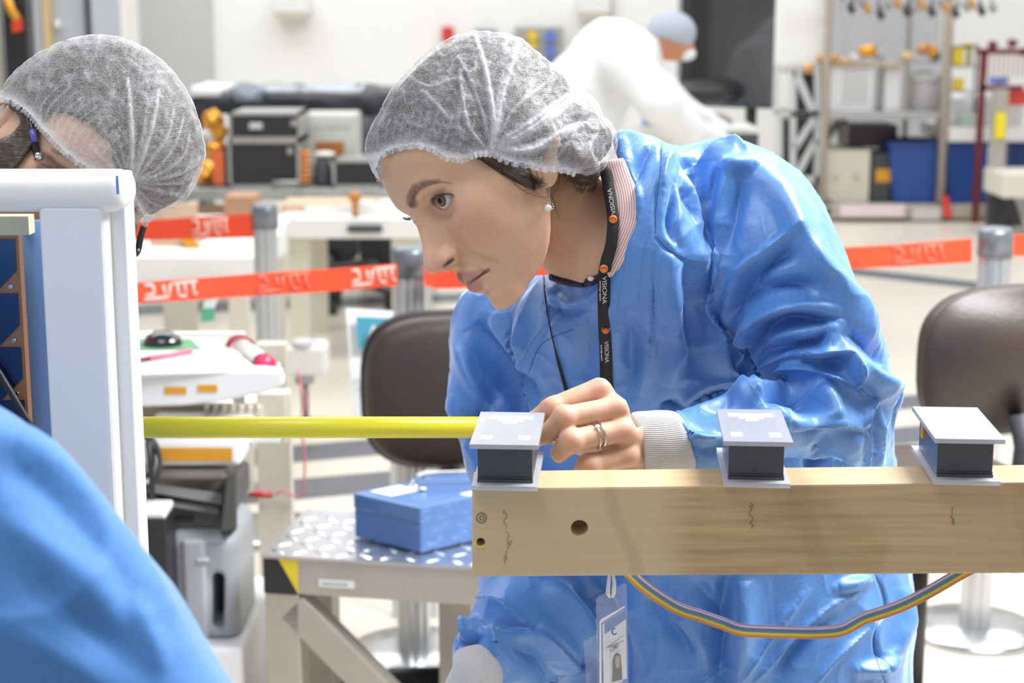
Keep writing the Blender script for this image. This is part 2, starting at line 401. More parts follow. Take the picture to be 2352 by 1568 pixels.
BLB = mat('blue_button', (.12, .20, .62), .3); YB = mat('yellow_button', (.82, .55, .02), .3)
for x, y, m_, r in ((1223, 82, YB, 11), (1223, 105, YB, 9), (1264, 84, BLB, 13), (1264, 116, BLB, 12), (1264, 146, BLB, 10), (1223, 130, YB, 8)):
    mb = MB(); c = at(x, y, 14.88); mb.cyl(c, c+np.array([0, -.05, 0]), rad(r, 14.88), 20); mb.build('button', m_, o)
# ================================================================= left background
def leg_to_floor(mb, x, y, w, d=None, z1=0., z0=0.): mb.box((x-w/2, y, z0), (x+w/2, y+(d or w), z1))
o = empty('equipment_cabinet', (at(135, 400, 8)[0], 8, 0), 'tall blue-grey cabinet with a tan strip behind the man in the hairnet', 'cabinet')
B('body', (64, -80, 206, 500), 8., .7, mat('cabinet_grey', (.46, .49, .53), .5), o, z0=.0); B('edge_strip', (203, -80, 213, 500), 7.97, .05, DGREY, o, z0=0.); B('tan_strip', (108, -80, 124, 500), 7.96, .04, mat('tan', (.60, .44, .22), .6), o, z0=0.); B('hinge', (126, 45, 136, 62), 7.96, .04, WP, o)
o = empty('equipment_post', (at(35, 300, 6.5)[0], 6.5, 0), 'black post wrapped with an orange and red strap at the far left', 'post')
mb = MB(); pbox(mb, 10, -60, 66, 300, 6.5, .10, .01, z0=0.); mb.build('post', BLACK, o); B('side_rail', (-40, -60, 4, 300), 6.55, .08, mat('rail_beige', (.55, .55, .48), .5), o, z0=0.)
mb = MB(); mb.tube([at(16, -10, 6.47), at(24, 20, 6.46), at(40, 45, 6.46)], .016, 8); mb.build('orange_strap', ORNG, o, True); mb = MB(); mb.hexa([at(28, 76, 6.47), at(52, 70, 6.47), at(52, 70, 6.50), at(28, 76, 6.50), at(26, 48, 6.47), at(52, 44, 6.47), at(52, 44, 6.50), at(26, 48, 6.50)]); mb.build('red_tag', REDM, o)
o = empty('hanging_cable', at(246, 80, 13.2), 'blue-grey cable with an orange plug hanging before the white column', 'cable'); mb = MB(); mb.tube([at(246, -60, 13.3), at(248, 20, 13.3), at(246, 62, 13.3)], .022, 10); mb.build('cord', mat('cable_blue', (.20, .26, .40), .5), o, True)
mb = MB(); pbox(mb, 231, 56, 262, 80, 13.25, .12, .01); mb.build('plug', ORNG, o)
# black covered bench along the wall with plastic on top
COV = mat('black_cover', (.030, .034, .042), .35, bump=.6, bscale=5); FILM = mat('plastic_film', (.62, .68, .76), .15, bump=1., bscale=9, alpha=.75)
o = empty('covered_bench', (at(680, 400, 9.9)[0], 9.9, 0), 'bench under a black cover with crumpled clear plastic on top', 'bench')
def rough_slab(name, x0, y0, x1, y1, D, depth, m, par, amp=.02, nx=40, seed=1, z0=None):
    a = at(x0, y1, D); b = at(x1, y0, D); x_, X_ = a[0], b[0]; zt = b[2]; zb = a[2] if z0 is None else z0; V = []; F_ = []; prof = [(0, zb), (0, (zb+zt)/2), (0, zt-.01), (.02, zt), (depth*.5, zt+.01), (depth, zt), (depth, zb)]
    for i in range(nx+1):
        for (dy, z) in prof:
            p = np.array([[x_+(X_-x_)*i/nx, D+dy, z]]); k = vnoise(p*3+seed*7, 1.7)[0]*amp+vnoise(p*3+seed*3, 4.)[0]*amp*.6; V.append((p[0][0], p[0][1]-(k if dy == 0 else 0), z+(k if z > zb+.001 else 0)))
    m_ = len(prof)
    F_ = [(i*m_+j, (i+1)*m_+j, (i+1)*m_+(j+1) % m_, i*m_+(j+1) % m_) for i in range(nx) for j in range(m_)]
    mb = MB(); mb._add(V, F_+[tuple(range(m_)), tuple(range(nx*m_+m_-1, nx*m_-1, -1))], True); bmesh.ops.recalc_face_normals(mb.bm, faces=mb.bm.faces[:]); return mb.build(name, m, par)
rough_slab('cover_top', 440, 214, 900, 262, 9.9, .9, COV, o, .03); rough_slab('cover_side', 826, 250, 900, 600, 9.9, .9, COV, o, .02, 12, 2, z0=0.)
mb = MB(); pbox(mb, 456, 262, 470, 600, 10.0, .08, z0=0.); mb.build('leg', BLACK, o); rough_slab('clear_plastic', 540, 203, 830, 220, 10.0, .7, FILM, o, .03, 40, 5); rough_slab('white_cloth', 440, 200, 505, 222, 9.88, .6, mat('white_cloth', (.85, .87, .9), .6), o, .015, 12, 3); rough_slab('clear_plastic', 538, 204, 600, 235, 9.85, .3, mat('film_dark', (.18, .22, .27), .2, bump=1., bscale=12), o, .03, 12, 9)
# grey table with flight cases
TD = 8.6
o = empty('grey_work_table', (at(680, 450, TD)[0], TD, 0), 'long grey table carrying black flight cases and foil-wrapped parts', 'table')
zt = at(600, 436, TD)[2]; xl = at(380, 450, TD)[0]; xr = at(1010, 450, TD)[0]
mb = MB(); mb.box((xl, TD, zt-.055), (xr, TD+.9, zt), .006); mb.build('tabletop', mat('table_grey', (.40, .41, .39), .35, var=.35, vscale=14), o)
for x in (xl+.05, xr-.1):
    for y in (TD+.05, TD+.8): mb = MB(); mb.box((x, y, 0), (x+.05, y+.05, zt-.05)); mb.build('leg', LGREY, o)
B('beige_panel', (440, 470, 585, 498), TD+.35, .03, KRAFT, o)
def case(x0, y0, x1, y1, D, dep, lab, lid=True, z0=None, grp='black flight cases on the grey table'):
    e = empty('flight_case', (at((x0+x1)/2, y1, D)[0], D, zt if z0 is None else z0), lab, 'case', grp); B('body', (x0+3, y0+3, x1-3, y1), D+.004, dep, mat('case_black', (.024, .023, .028), .5, bump=.4, bscale=60), e, .004, z0=(zt+.0005 if z0 is None else z0))
    a = at(x0, y1, D); b = at(x1, y0, D); t = .016; zb = zt+.0005 if z0 is None else z0; mb = MB()
    for lo, hi in (((a[0], D-.004, zb), (a[0]+t, D+dep, b[2])), ((b[0]-t, D-.004, zb), (b[0], D+dep, b[2])), ((a[0], D-.004, b[2]-t), (b[0], D+dep, b[2])), ((a[0], D-.004, zb), (b[0], D+dep, zb+t))): mb.box(lo, hi)
    mb.build('metal_edging', SILV, e); return e
e = case(526, 322, 688, 434, TD+.1, .4, 'large black flight case with silver edges, lower of the two stacked cases'); B('latch', (660, 340, 672, 354), TD+.08, .02, SILV, e); mb = MB(); mb.tube([at(628, 434, TD+.07), at(628, 418, TD+.05), at(684, 418, TD+.05), at(684, 434, TD+.07)], .010, 8); mb.build('handle', SILV, e)
ztop = at(600, 322, TD+.1)[2]
e = case(526, 258, 690, 321, TD+.1, .4, 'flatter black flight case on top of the larger one', z0=ztop+.001); B('latch', (572, 282, 602, 297), TD+.08, .02, LGREY, e, .004); B('latch', (668, 276, 682, 290), TD+.08, .02, SILV, e)
case(764, 366, 880, 434, TD+.1, .3, 'small black flight case at the right end of the grey table', grp=None)
e = empty('beige_machine', (at(752, 400, TD+.45)[0], TD+.45, zt), 'beige bench instrument with an orange window behind the white bottle', 'instrument'); mb = MB(); pbox(mb, 690, 262, 818, 436, TD+.45, .35, .02, z0=zt+.0005); mb.build('housing', mat('beige_case', (.56, .58, .52), .5), e); B('window', (726, 326, 790, 362), TD+.44, .02, mat('amber', (.45, .16, .04), .4), e); B('vent', (700, 280, 806, 292), TD+.445, .01, LGREY, e)
def lump(name, x, y, rx, ry, D, m, par, seed, rz=None):
    c = at(x, y, D); r = np.array([rad(rx, D), rad((rx+ry)/2, D)*.8, rad(ry, D)]); bm = bmesh.new(); bmesh.ops.create_icosphere(bm, subdivisions=3, radius=1); 
    P = np.array([v.co for v in bm.verts]); k = 1+.25*vnoise(P+seed, 1.6)+.12*vnoise(P+seed*2, 4)
    for v, q, kk in zip(bm.verts, P, k): v.co = Vector(c+q*r*kk)
    mb = MB(); mb.bm.free(); mb.bm = bm; return mb.build(name, m, par)
e = empty('foil_wrapped_unit', (at(490, 430, TD+.15)[0], TD+.15, zt), 'gold foil wrapped instrument beside the flight cases', 'instrument')
for i, (x, y, rx, ry, m_) in enumerate(((492, 280, 26, 26, GOLD), (505, 305, 22, 18, GOLD), (478, 308, 20, 14, WP), (496, 345, 24, 22, GOLD), (480, 395, 28, 30, GOLD), (488, 370, 14, 10, WP), (474, 418, 26, 14, GOLD))): lump('foil' if m_ is GOLD else 'white_block', x, y, rx, ry, TD+.22, m_, e, i)
B('orange_block', (490, 345, 515, 428), TD+.14, .15, mat('orange_red', (.80, .16, .05), .5), e); B('black_side', (515, 335, 527, 432), TD+.14, .25, BLACK, e); B('stand', (455, 425, 520, 436), TD+.12, .3, DGREY, e, z0=zt+.0005)
e = empty('orange_spools', (at(700, 430, TD+.12)[0], TD+.12, zt), 'stack of orange spools to the right of the flight cases', 'spools')
for k in range(7): mb = MB(); c = at(700, 350+k*11.5, TD+.16); mb.lathe([(.02, -.009), (.028, -.008), (.028, .006), (.018, .009)], c, 20); mb.build('spool', mat('orange_spool', (.90, .30, .06), .5), e)
B('spool_base', (688, 422, 712, 437), TD+.12, .07, DGREY, e, z0=zt+.0005)
e = empty('spray_bottle', (at(740, 430, TD+.1)[0], TD+.1, zt), 'dark bottle with a white cap on the grey table', 'bottle'); c = at(742, 436, TD+.2); mb = MB(); mb.lathe([(.050, 0), (.052, .02), (.046, .09), (.03, .13), (.02, .15)], (c[0], TD+.2, zt+.0005), 24); mb.build('body', DGREY, e, True)
mb = MB(); q = at(745, 354, TD+.2); mb.ball(q, .058, 12, (1, .6, .28)); mb.build('cap', WP, e, True)
# beige boxes and trays under and in front of the table
def table_thing(name, lab, cat, x0, y0, x1, y1, D, dep, m, thick=.04, legs=True, legm=None, legw=.06):
    e = empty(name, (at((x0+x1)/2, y1, D)[0], D, 0), lab, cat); a = at(x0, y1, D); b = at(x1, y0, D); mb = MB(); mb.box((a[0], D, a[2]), (b[0], D+dep, b[2]), .005); mb.build('tabletop', m, e)
    if legs:
        for x in (a[0]+.04, b[0]-.04-legw):
            for y in (D+.04, D+dep-.1): mb = MB(); mb.box((x, y, 0), (x+legw, y+legw, a[2])); mb.build('leg', legm or m, e)
    return e
WHT = mat('white_laminate', (.82, .82, .81), .4)
e = table_thing('white_bench', 'white bench with a black handle behind the barrier tape', 'bench', 638, 502, 965, 548, 7.4, .8, WHT, legm=CREAM, legw=.09); B('handle', (797, 518, 878, 534), 7.37, .04, DGREY, e, .01)
zb_ = at(700, 502, 7.4)[2]
lump('p', 0, 0, 1, 1, 5, WHT, None, 0) if False else None
e = empty('foam_sheets', (at(860, 500, 7.6)[0], 7.6, zb_), 'white foam sheets and brown card lying on the white bench', 'sheets'); mb = MB(); mb.hexa([at(830, 500, 7.5), at(962, 500, 7.5), at(962, 494, 7.9), at(830, 494, 7.9), at(815, 462, 7.5), at(962, 488, 7.5), at(962, 480, 7.9), at(815, 456, 7.9)]); mb.build('foam_sheet', WHT, e); B('card', (645, 470, 860, 501), 7.65, .3, KRAFT, e); B('film_roll', (700, 476, 830, 492), 7.6, .08, mat('paper_white', (.78, .76, .74), .6), e)
e = empty('amber_bottle', (at(816, 500, 7.45)[0], 7.45, zb_), 'tiny amber bottle standing on the white bench', 'bottle'); mb = MB(); c = at(816, 500, 7.46); mb.lathe([(.014, 0), (.014, .06), (.027, .075), (.027, .105), (.014, .11)], (c[0], 7.46, zb_+.001), 16); mb.build('body', mat('amber_glass', (.50, .22, .03), .3), e, True)
e = table_thing('white_trolley', 'low white trolley top behind the two barrier tapes', 'trolley', 120, 590, 590, 650, 5.3, .7, WHT, legm=CREAM); zt2 = at(400, 590, 5.3)[2]
for i, (x0, y0, x1, y1, D, m_, nm) in enumerate(((345, 548, 450, 592, 5.55, KRAFT, 'card_tray'), (430, 560, 585, 592, 5.75, mat('tray_beige', (.62, .58, .52), .6), 'card_tray'))): 
    tag(B(nm, (x0, y0, x1, y1), D, .3, m_, bev=.004, z0=zt2+.0005), ('peach card tray on the white trolley' if i == 0 else 'greyish tray on the white trolley behind the peach one'), 'tray')
e = table_thing('pale_table', 'pale table with peach boards on it behind the upper barrier tape', 'table', 340, 528, 640, 552, 6.6, .5, mat('pale', (.78, .78, .77), .5), legm=CREAM)
tag(B('peach_board', (345, 468, 450, 528), 6.9, .04, KRAFT, z0=at(400, 528, 6.6)[2]+.0005), 'peach coloured board standing on the pale table', 'board'); tag(B('brown_box', (515, 452, 585, 528), 6.75, .2, mat('brown_card', (.45, .25, .15), .7), z0=at(400, 528, 6.6)[2]+.0005), 'brown cardboard box on the pale table by the steel post', 'box')
mb = MB(); mb.hexa([at(440, 590, 5.5), at(470, 575, 5.5), at(470, 575, 5.55), at(440, 590, 5.55), at(418, 552, 5.5), at(440, 545, 5.5), at(440, 545, 5.55), at(418, 552, 5.55)]); tag(mb.build('amber_tape_piece', ORNG), 'short piece of amber tape standing on the white trolley', 'tape')
# ---- barrier posts and tapes
def barrier(px, py_top, py_base, lab, w=75, base=.17, g='retractable barrier posts'):
    """height from the photo: the foot is where the sight line meets the floor"""
    f = fl(px, py_base); D = f[1]; x = at(px, (py_top+py_base)/2, D)[0]; zt_ = at(px, py_top, D)[2]; r = rad(w/2, D)
    e = empty('barrier_post', (x, D, 0), lab, 'barrier post', g)
    mb = MB(); mb.lathe([(base, 0), (base, .012), (base*.92, .022), (.05, .03)], (x, D, 0), 48); mb.build('base', mat('base_steel', (.62, .63, .64), .22, metal=.9), e, True)
    mb = MB(); prof = []
    n_ = 32; vs_ = []; fs = []
    for z in (.03, zt_-.06):
        for k in range(n_):
            w_ = 2*math.pi*k/n_; q = r*(1-.12*(k % 4 == 0)); vs_.append((x+math.cos(w_)*q, D+math.sin(w_)*q, z))
    fs = [(k, (k+1) % n_, n_+(k+1) % n_, n_+k) for k in range(n_)]+[tuple(range(n_, 2*n_))]; mb._add(vs_, fs); mb.build('post', mat('post_steel', (.58, .60, .62), .3, metal=.75), e)
    mb = MB(); mb.lathe([(r*1.1, zt_-.07), (r*1.1, zt_-.012), (r*.95, zt_)], (x, D, 0), 32); mb.build('cap', mat('cap_grey', (.20, .22, .25), .35, metal=.5), e, True)
    return x, D, zt_, r
PA = barrier(618, 468, 1224, 'slim steel barrier post at the left behind the white desk', 56)
PB = barrier(946, 566, 1508, 'steel barrier post behind the woman\'s nose', 80)
PC = barrier(2263, 522, 1452, 'steel barrier post behind the right chair', 74)
LOGO = [[(0, .98), (.16, .98), (.20, .36), (.02, .30)], [(0, .04), (.46, .10), (.50, .96), (1.0, 1.0)], [(.40, .22), (.36, .94)], [(.62, .98), (.66, .12), (.80, .10)], [(.76, .98), (.79, .30)], [(.92, .99), (.94, .22), (1.0, .2)]]
TPR = mat('tape_print', (.88, .50, .42), .5); TPF = mat('tape_print_faint', (.86, .16, .10), .5)
def tape(name, lab, pl, logos, g='red barrier tapes'):
    """pl: (px, py_top, py_bottom, D) stations"""
    e = empty(name, at(pl[0][0], pl[0][2], pl[0][3]), lab, 'barrier tape', g); mb = MB(); vs_ = []; fs = []
    pl = cr(pl, 8)
    for i, (x, a, b, D) in enumerate(pl):
        vs_ += [at(x, b, D), at(x, a, D), at(x, a, D)+[0, .002, 0], at(x, b, D)+[0, .002, 0]]
        if i: j = 4*i; fs += [(j-4, j, j+1, j-3), (j-3, j+1, j+2, j-2), (j-2, j+2, j+3, j-1), (j-1, j+3, j, j-4)]
    mb._add(vs_, fs); bmesh.ops.recalc_face_normals(mb.bm, faces=mb.bm.faces[:]); mb.build('tape', REDM, e)
    for (x0, w, faint) in logos:
        def T(u, v):
            x = x0+u*w; a = np.interp(x, pl[:, 0], pl[:, 1]); b = np.interp(x, pl[:, 0], pl[:, 2]); D = np.interp(x, pl[:, 0], pl[:, 3]); h = b-a; return at(x, a+h*.14+(1-v)*h*.72, D-.0012)
        mb = MB()
        for s_ in LOGO:
            for (u0, v0), (u1, v1) in zip(s_[:-1], s_[1:]): mb.tube([T(u0, v0), T(u1, v1)], .0042, 6, flat=1.)
        mb.build('printed_logo', TPF if faint else TPR, e)
tape('barrier_tape', 'red barrier tape with a pale logo, behind and above the longer one', [(150, 514, 560, 4.95), (300, 508, 553, 4.94), (440, 499, 549, 4.93), (586, 490, 545, 4.90)], [(440, 84, 0)])
tape('barrier_tape', 'long red barrier tape with pale logos running to the post by the woman', [(100, 664, 712, 3.2), (300, 650, 698, 3.4), (600, 628, 678, 3.6), (760, 617, 669, 3.72), (912, 606, 656, 3.84)], [(330, 122, 0), (590, 120, 1), (806, 100, 0)])
tape('barrier_tape', 'red barrier tape passing behind the woman to the right post', [(975, 610, 657, 3.85), (1100, 608, 660, 3.9), (1940, 568, 618, 4.05), (2080, 560, 611, 4.08), (2232, 548, 602, 4.10)], [(2050, 120, 1)])
tape('barrier_tape', 'short piece of red barrier tape at the right edge', [(2296, 542, 590, 4.12), (2360, 538, 587, 4.2), (2600, 528, 580, 4.4)], [])
# ---- chairs
def chair(cx, cy, rz, zt_, zb__, wid, lab, seat_z=.46, cush=None, shell=None, K=1., LR=.30):
    """swivel chair; local +y is the direction the sitter faces away from (back of the backrest)"""
    e = empty('office_chair', (cx, cy, 0), lab, 'chair', 'swivel chairs', rz); M = Matrix.Translation((cx, cy, 0)) @ Matrix.Rotation(rz, 4, 'Z')
    def sup(w, h, n_=48, p=3.2): return [(math.copysign(abs(math.cos(t))**(2/p), math.cos(t))*w/2, math.copysign(abs(math.sin(t))**(2/p), math.sin(t))*h/2) for t in np.linspace(0, 2*math.pi, n_, endpoint=False)]
    zc = (zt_+zb__)/2; h = zt_-zb__
    def pad(pts, y0, y1, infl, nm, m_, zc_=0, flat=False):
        mb = MB(); mb.M = M; rings = []
        for s_, y in ((1., y0), (1., y1), (.93, y1-infl*.55), (.80, y1-infl*.85), (.5, y1-infl), (.01, y1-infl*1.05)):
            rings.append([(a*s_, y+.12*(a*s_)**2*1.2, b*s_+zc_) if not flat else (a*s_, b*s_+zc_, -y) for a, b in pts])
        n_ = len(pts); vs_ = [p for r in rings for p in r]; fs = [(i*n_+k, i*n_+(k+1) % n_, (i+1)*n_+(k+1) % n_, (i+1)*n_+k) for i in range(len(rings)-1) for k in range(n_)]
        fs.append(tuple(range(n_))); mb._add(vs_, fs, True); bmesh.ops.recalc_face_normals(mb.bm, faces=mb.bm.faces[:]); return mb.build(nm, m_, e)
    P_ = sup(wid, h); pad([(a*.965, b*.965) for a, b in P_], .0, -.015, .035, 'backrest_cushion', cush or BROWN, zc)
    pad(P_, .035, .0, .004, 'backrest_shell', shell or BLACK, zc)
    S_ = sup(.46*K, .44*K); pad([(a*.98, b-.27) for a, b in S_], -(seat_z-.03), -(seat_z), .02, 'seat_cushion', cush or BROWN, 0, True)
    mb = MB(); mb.M = M; mb.prism([(a, b-.27) for a, b in S_], seat_z-.06, seat_z-.03, 'z'); mb.build('seat_shell', BLACK, e)
    mb = MB(); mb.M = M; mb.tube([(0, .055, zb__+.04), (0, .075, zb__-.02), (0, .05, seat_z-.09), (0, -.1, seat_z-.09)], .024, 10); mb.build('back_bracket', DGREY, e, True)
    mb = MB(); mb.M = M; mb.cyl((0, -.25, .09), (0, -.25, seat_z-.06), .028); mb.build('column', BLACK, e)
    for k in range(5):
        w_ = k*2*math.pi/5+.3; mb = MB(); mb.M = M; a = Vector((math.cos(w_), math.sin(w_), 0)); c = Vector((0, -.25, 0)); mb.tube([c+Vector((0, 0, .13)), c+a*.16+Vector((0, 0, .12)), c+a*LR+Vector((0, 0, .085))], .022, 8, rs=[.03, .024, .018]); lg = mb.build('leg', BLACK, e, True)
        mb = MB(); mb.M = M; q = c+a*LR; tv = Vector((-a.y, a.x, 0)); mb.cyl(q+tv*-.022+Vector((0, 0, .032)), q+tv*.022+Vector((0, 0, .032)), .031, 18); mb.build('caster', BLACK, lg, True)
    return e
cL = at(1040, 900, 3.72); chair(cL[0], 3.72, .12, at(1000, 716, 3.72)[2], at(1000, 1075, 3.72)[2], .41, 'brown padded swivel chair between the woman and the blue cash box')
cR = at(2312, 800, 3.1); chair(cR[0], 3.1, math.pi+.38, at(2300, 652, 3.1)[2], at(2300, 984, 3.1)[2], .395, 'brown padded swivel chair at the right edge of the picture', .625, None, BROWN, .9, .25)
chair(at(765, 600, 8.6)[0], 8.6, 2.9, .455, .27, .29, 'low dark swivel chair under the white bench behind the barrier tape', .22, BLACK, BLACK, .6, .27)
# ---- AV notice board
SD = 4.2
e = empty('notice_board', (at(880, 800, SD)[0], SD, 0), 'white notice board with a blue header behind the brown chair', 'notice board')
mb = MB(); a, b, c, d = at(812, 955, SD-.02), at(1000, 975, SD-.02), at(1000, 722, SD+.08), at(794, 710, SD+.08); t = np.array([0, .012, 0]); mb.hexa([a, b, b+t, a+t, d, c, c+t, d+t]); mb.build('board', mat('board_white', (.82, .84, .86), .4), e)
mb = MB(); a, b, c, d = at(823, 800, SD+.02), at(990, 806, SD+.02), at(990, 735, SD+.05), at(818, 727, SD+.05); t = np.array([0, .004, 0])-np.array([0, .008, 0]); mb.hexa([a+t, b+t, b, a, d+t, c+t, c, d]); mb.build('header', TEAL, e)
X = Vector((1, 0, -.035)).normalized(); Y = Vector((0, .2, 1)).normalized(); Zv = X.cross(Y); M = Matrix((X, Y, Zv)).transposed().to_4x4(); M.translation = Vector(at(840, 768, SD+.010)); text('lettering', 'AVISO', .062, M, WP, e, .001, 'LEFT')
for k, y in enumerate((845, 870, 895, 920)): B('printed_line', (832+k*2, y, 950, y+7), SD-.015, .004, mat('print_blue', (.45, .55, .65), .6), e)
for x in (905, 990): mb = MB(); xx = at(x, 960, SD)[0]; mb.box((xx-.012, SD, 0), (xx+.012, SD+.03, at(x, 955, SD)[2]+.02)); mb.build('leg', LGREY, e)
# ---- white sensor box on a pole
PD = 6.2
e = empty('sensor_box', (at(698, 900, PD)[0], PD, 0), 'small white box on a thin grey pole to the right of the white desk', 'sensor'); mb = MB(); pbox(mb, 654, 795, 748, 866, PD, .15, .018); mb.build('housing', WP, e)
mb = MB(); c = at(695, 794, PD+.04); mb.lathe([(.048, 0), (.045, .019), (.032, .026)], c, 24); mb.build('lid', LGREY, e, True)
x = at(697, 900, PD)[0]; zz0 = at(697, 866, PD)[2]; mb = MB(); mb.cyl((x, PD+.04, 0.02), (x, PD+.04, zz0), .014); mb.build('pole', mat('pole_dark', (.16, .15, .14), .4), e, True); mb = MB(); mb.lathe([(.10, 0), (.10, .012), (.03, .02)], (x, PD+.04, 0), 28); mb.build('base', LGREY, e, True); mb = MB(); mb.cyl((x, PD+.04, zz0-.03), (x, PD+.04, zz0), .036); mb.build('socket', GREY, e, True)
# red clip lead
mb = MB(); mb.tube([at(x_, y_, 3.5) for x_, y_ in cr([(684, 850), (700, 920), (692, 980), (700, 1040), (698, 1110), (688, 1140), (650, 1128), (632, 1136)], 6)], .0022, 6); o2 = empty('clip_lead', at(690, 1000, 3.5), 'thin pink lead with a red clip hanging from the white desk', 'lead'); mb.build('lead', mat('pink_wire', (.72, .18, .25), .5), o2, True); mb = MB(); mb.tube([at(572, 1137, 3.5), at(590, 1135, 3.5), at(626, 1137, 3.5)], .009, 8, rs=[.005, .0085, .006]); mb.build('clip', mat('red_clip', (.50, .03, .04), .4), o2, True)
# ================================================================= white desk with instruments (left) 
DK = 3.1
zs = at(640, 852, DK)[2]
e = empty('white_desk', (at(400, 900, DK)[0], DK+.3, 0), 'white desk with rounded corner, orange labels and a drawer', 'desk')
def F2(px, py): p = fl(px, py, zs); return (p[0], p[1])
top = [F2(40, 885), F2(250, 866), F2(600, 852), F2(640, 853), F2(652, 866), F2(646, 848), F2(560, 771), F2(40, 776)]
top = [F2(40, 862), F2(300, 858), F2(600, 850), F2(640, 852), F2(650, 851), F2(646, 843), F2(580, 838), F2(560, 822), F2(520, 776), F2(300, 772), F2(40, 772)]
mb = MB(); mb.prism(top, zs-.004, zs+.0, 'z'); mb.build('desktop', WHT, e)
# thick front rail
mb = MB(); pr = []
for (x, a, b) in ((20, 866, 950), (306, 858, 935), (420, 856, 932), (520, 853, 920), (600, 851, 903), (640, 853, 890), (651, 862, 884)):
    pr.append((at(x, a, DK), at(x, b, DK)))
V = []; Fq = []
for i, (a, b) in enumerate(pr):
    dd = .30 if a[0] < at(540, 860, DK)[0] else (.14 if a[0] < at(610, 860, DK)[0] else .02)
    V += [a, b, b+np.array([0, dd, 0]), a+np.array([0, min(dd, .05), 0])]
    if i: j = 4*i; Fq += [(j-4, j-3, j+1, j), (j-3, j-2, j+2, j+1), (j-2, j-1, j+3, j+2), (j-1, j-4, j, j+3)]
Fq += [(0, 3, 2, 1), (len(V)-4, len(V)-3, len(V)-2, len(V)-1)]; mb._add(V, Fq); bmesh.ops.recalc_face_normals(mb.bm, faces=mb.bm.faces[:]); mb.build('front_rail', WHT, e, bev=.008)
B('orange_label', (378, 889, 428, 905), DK-.002, .002, ORNG, e); B('orange_label', (455, 884, 499, 900), DK-.002, .002, ORNG, e)
mb = MB(); pbox(mb, 300, 1010, 553, 1072, DK+.02, .4, .012); mb.build('drawer', WHT, e); B('orange_label', (368, 1029, 533, 1059), DK+.0175, .003, ORNG, e)
B('drawer_gap_back', (310, 930, 600, 1012), DK+.25, .02, mat('desk_inside', (.34, .29, .20), .6), e)  # tan back panel in the gap between rail and drawer
for k in range(7): B('rib', (470+k*20, 935, 480+k*20, 1008), DK+.22, .02, CREAM, e)
B('side_panel', (590, 905, 655, 1020), DK+.30, .03, CREAM, e); B('cross_rail', (540, 1000, 640, 1016), DK+.12, .03, WHT, e)
for (x, y) in ((60, DK+.05), (60, DK+.75), (627, DK+.42), (627, DK+.95)):
    mb = MB(); xx = at(x, 1000, y)[0]; mb.box((xx-.035, y, 0), (xx+.035, y+.05, zs-.05 if x == 60 else zs-.14)); mb.build('leg', CREAM, e)
B('back_edge', (300, 765, 560, 773), fl(400, 772, zs)[1], .02, WHT, e)
# tray wall by the cylinder
a = F2(560, 822); b = F2(520, 776); mb = MB(); mb.prism([a, b, (b[0]-.02, b[1]), (a[0]-.02, a[1])], zs-.09, zs+.002, 'z'); mb.build('tray_wall', mat('tray_wall', (.55, .53, .48), .5), e)
# roll with a red band
e = empty('white_roll', (F2(590, 830)[0], F2(590, 830)[1], zs), 'white roll with a red band lying in the desk corner', 'roll')
A_, B_ = at(556, 800, 3.32), at(606, 836, 3.17); mb = MB(); mb.cyl(A_, B_, .019, 24); mb.build('roll', WP, e, True); d_ = (B_-A_)/np.linalg.norm(B_-A_); mb = MB(); mb.cyl(B_-d_*.001, B_+d_*.018, .0205, 24); mb.build('band', mat('red_band', (.75, .03, .10), .3), e, True)
mb = MB(); mb.cyl(B_-d_*.006, B_-d_*.001, .0212, 24); mb.build('dark_ring', BLACK, e, True)
for k in range(3):
    mb = MB(); c = A_-d_*.012*k; q = Vector(d_).to_track_quat('Z', 'Y'); mb.tube([Vector(c)+q @ Vector((math.cos(w)*.026, math.sin(w)*.022, 0)) for w in np.linspace(0, 6.28, 24)], .0022, 6); mb.build('red_wire', mat('dark_red_wire', (.35, .03, .05), .5), e, True)
B('support', (570, 838, 640, 848), 3.2, .02, WHT, e)
# mouse, mat, pen
p = [F2(300, 805), F2(455, 800), F2(440, 782), (F2(330, 772))]
mb = MB(); mb.prism([F2(280, 806), F2(462, 803), F2(440, 781), F2(300, 780)], zs+.0005, zs+.003, 'z'); tag(mb.build('mouse_mat', mat('green_mat', (.12, .33, .17), .6)), 'green mat under the computer mouse', 'mat')
mc = fl(374, 795, zs); e = empty('computer_mouse', (mc[0], mc[1], zs), 'shiny black computer mouse on the green mat', 'mouse')
mb = MB(); V = []; 
def mouse(P): 
    q = P-np.array([mc[0], mc[1]+.0, zs+.003], np.float32); return smax(ell(q, (0, 0, .0), (.040, .032, .029)), -q[:, 2], .004)
V, F_ = surface(mouse, (mc[0]-.05, mc[1]-.04, zs-.001), (mc[0]+.05, mc[1]+.04, zs+.04), .0025); np_mesh('body', V, F_, mat('gloss_black', (.012, .012, .016), .12, spec=.7, coat=.5), e)
mb = MB(); mb.cyl((mc[0]-.014, mc[1]-.004, zs+.0305), (mc[0]-.008, mc[1]-.004, zs+.0318), .004, 12); mb.build('wheel', GREY, e)
a, b = fl(300, 830, zs+.006), fl(440, 806, zs+.006); m_ = a+(b-a)*.3; e = empty('pen', tuple(a), 'pink pen with a dark end on the white desk', 'pen'); mb = MB(); mb.cyl(m_, b, .005); mb.build('barrel', mat('pink', (.85, .18, .26), .4), e, True); mb = MB(); mb.cyl(a, m_, .0045); mb.build('dark_end', MAROON, e, True)
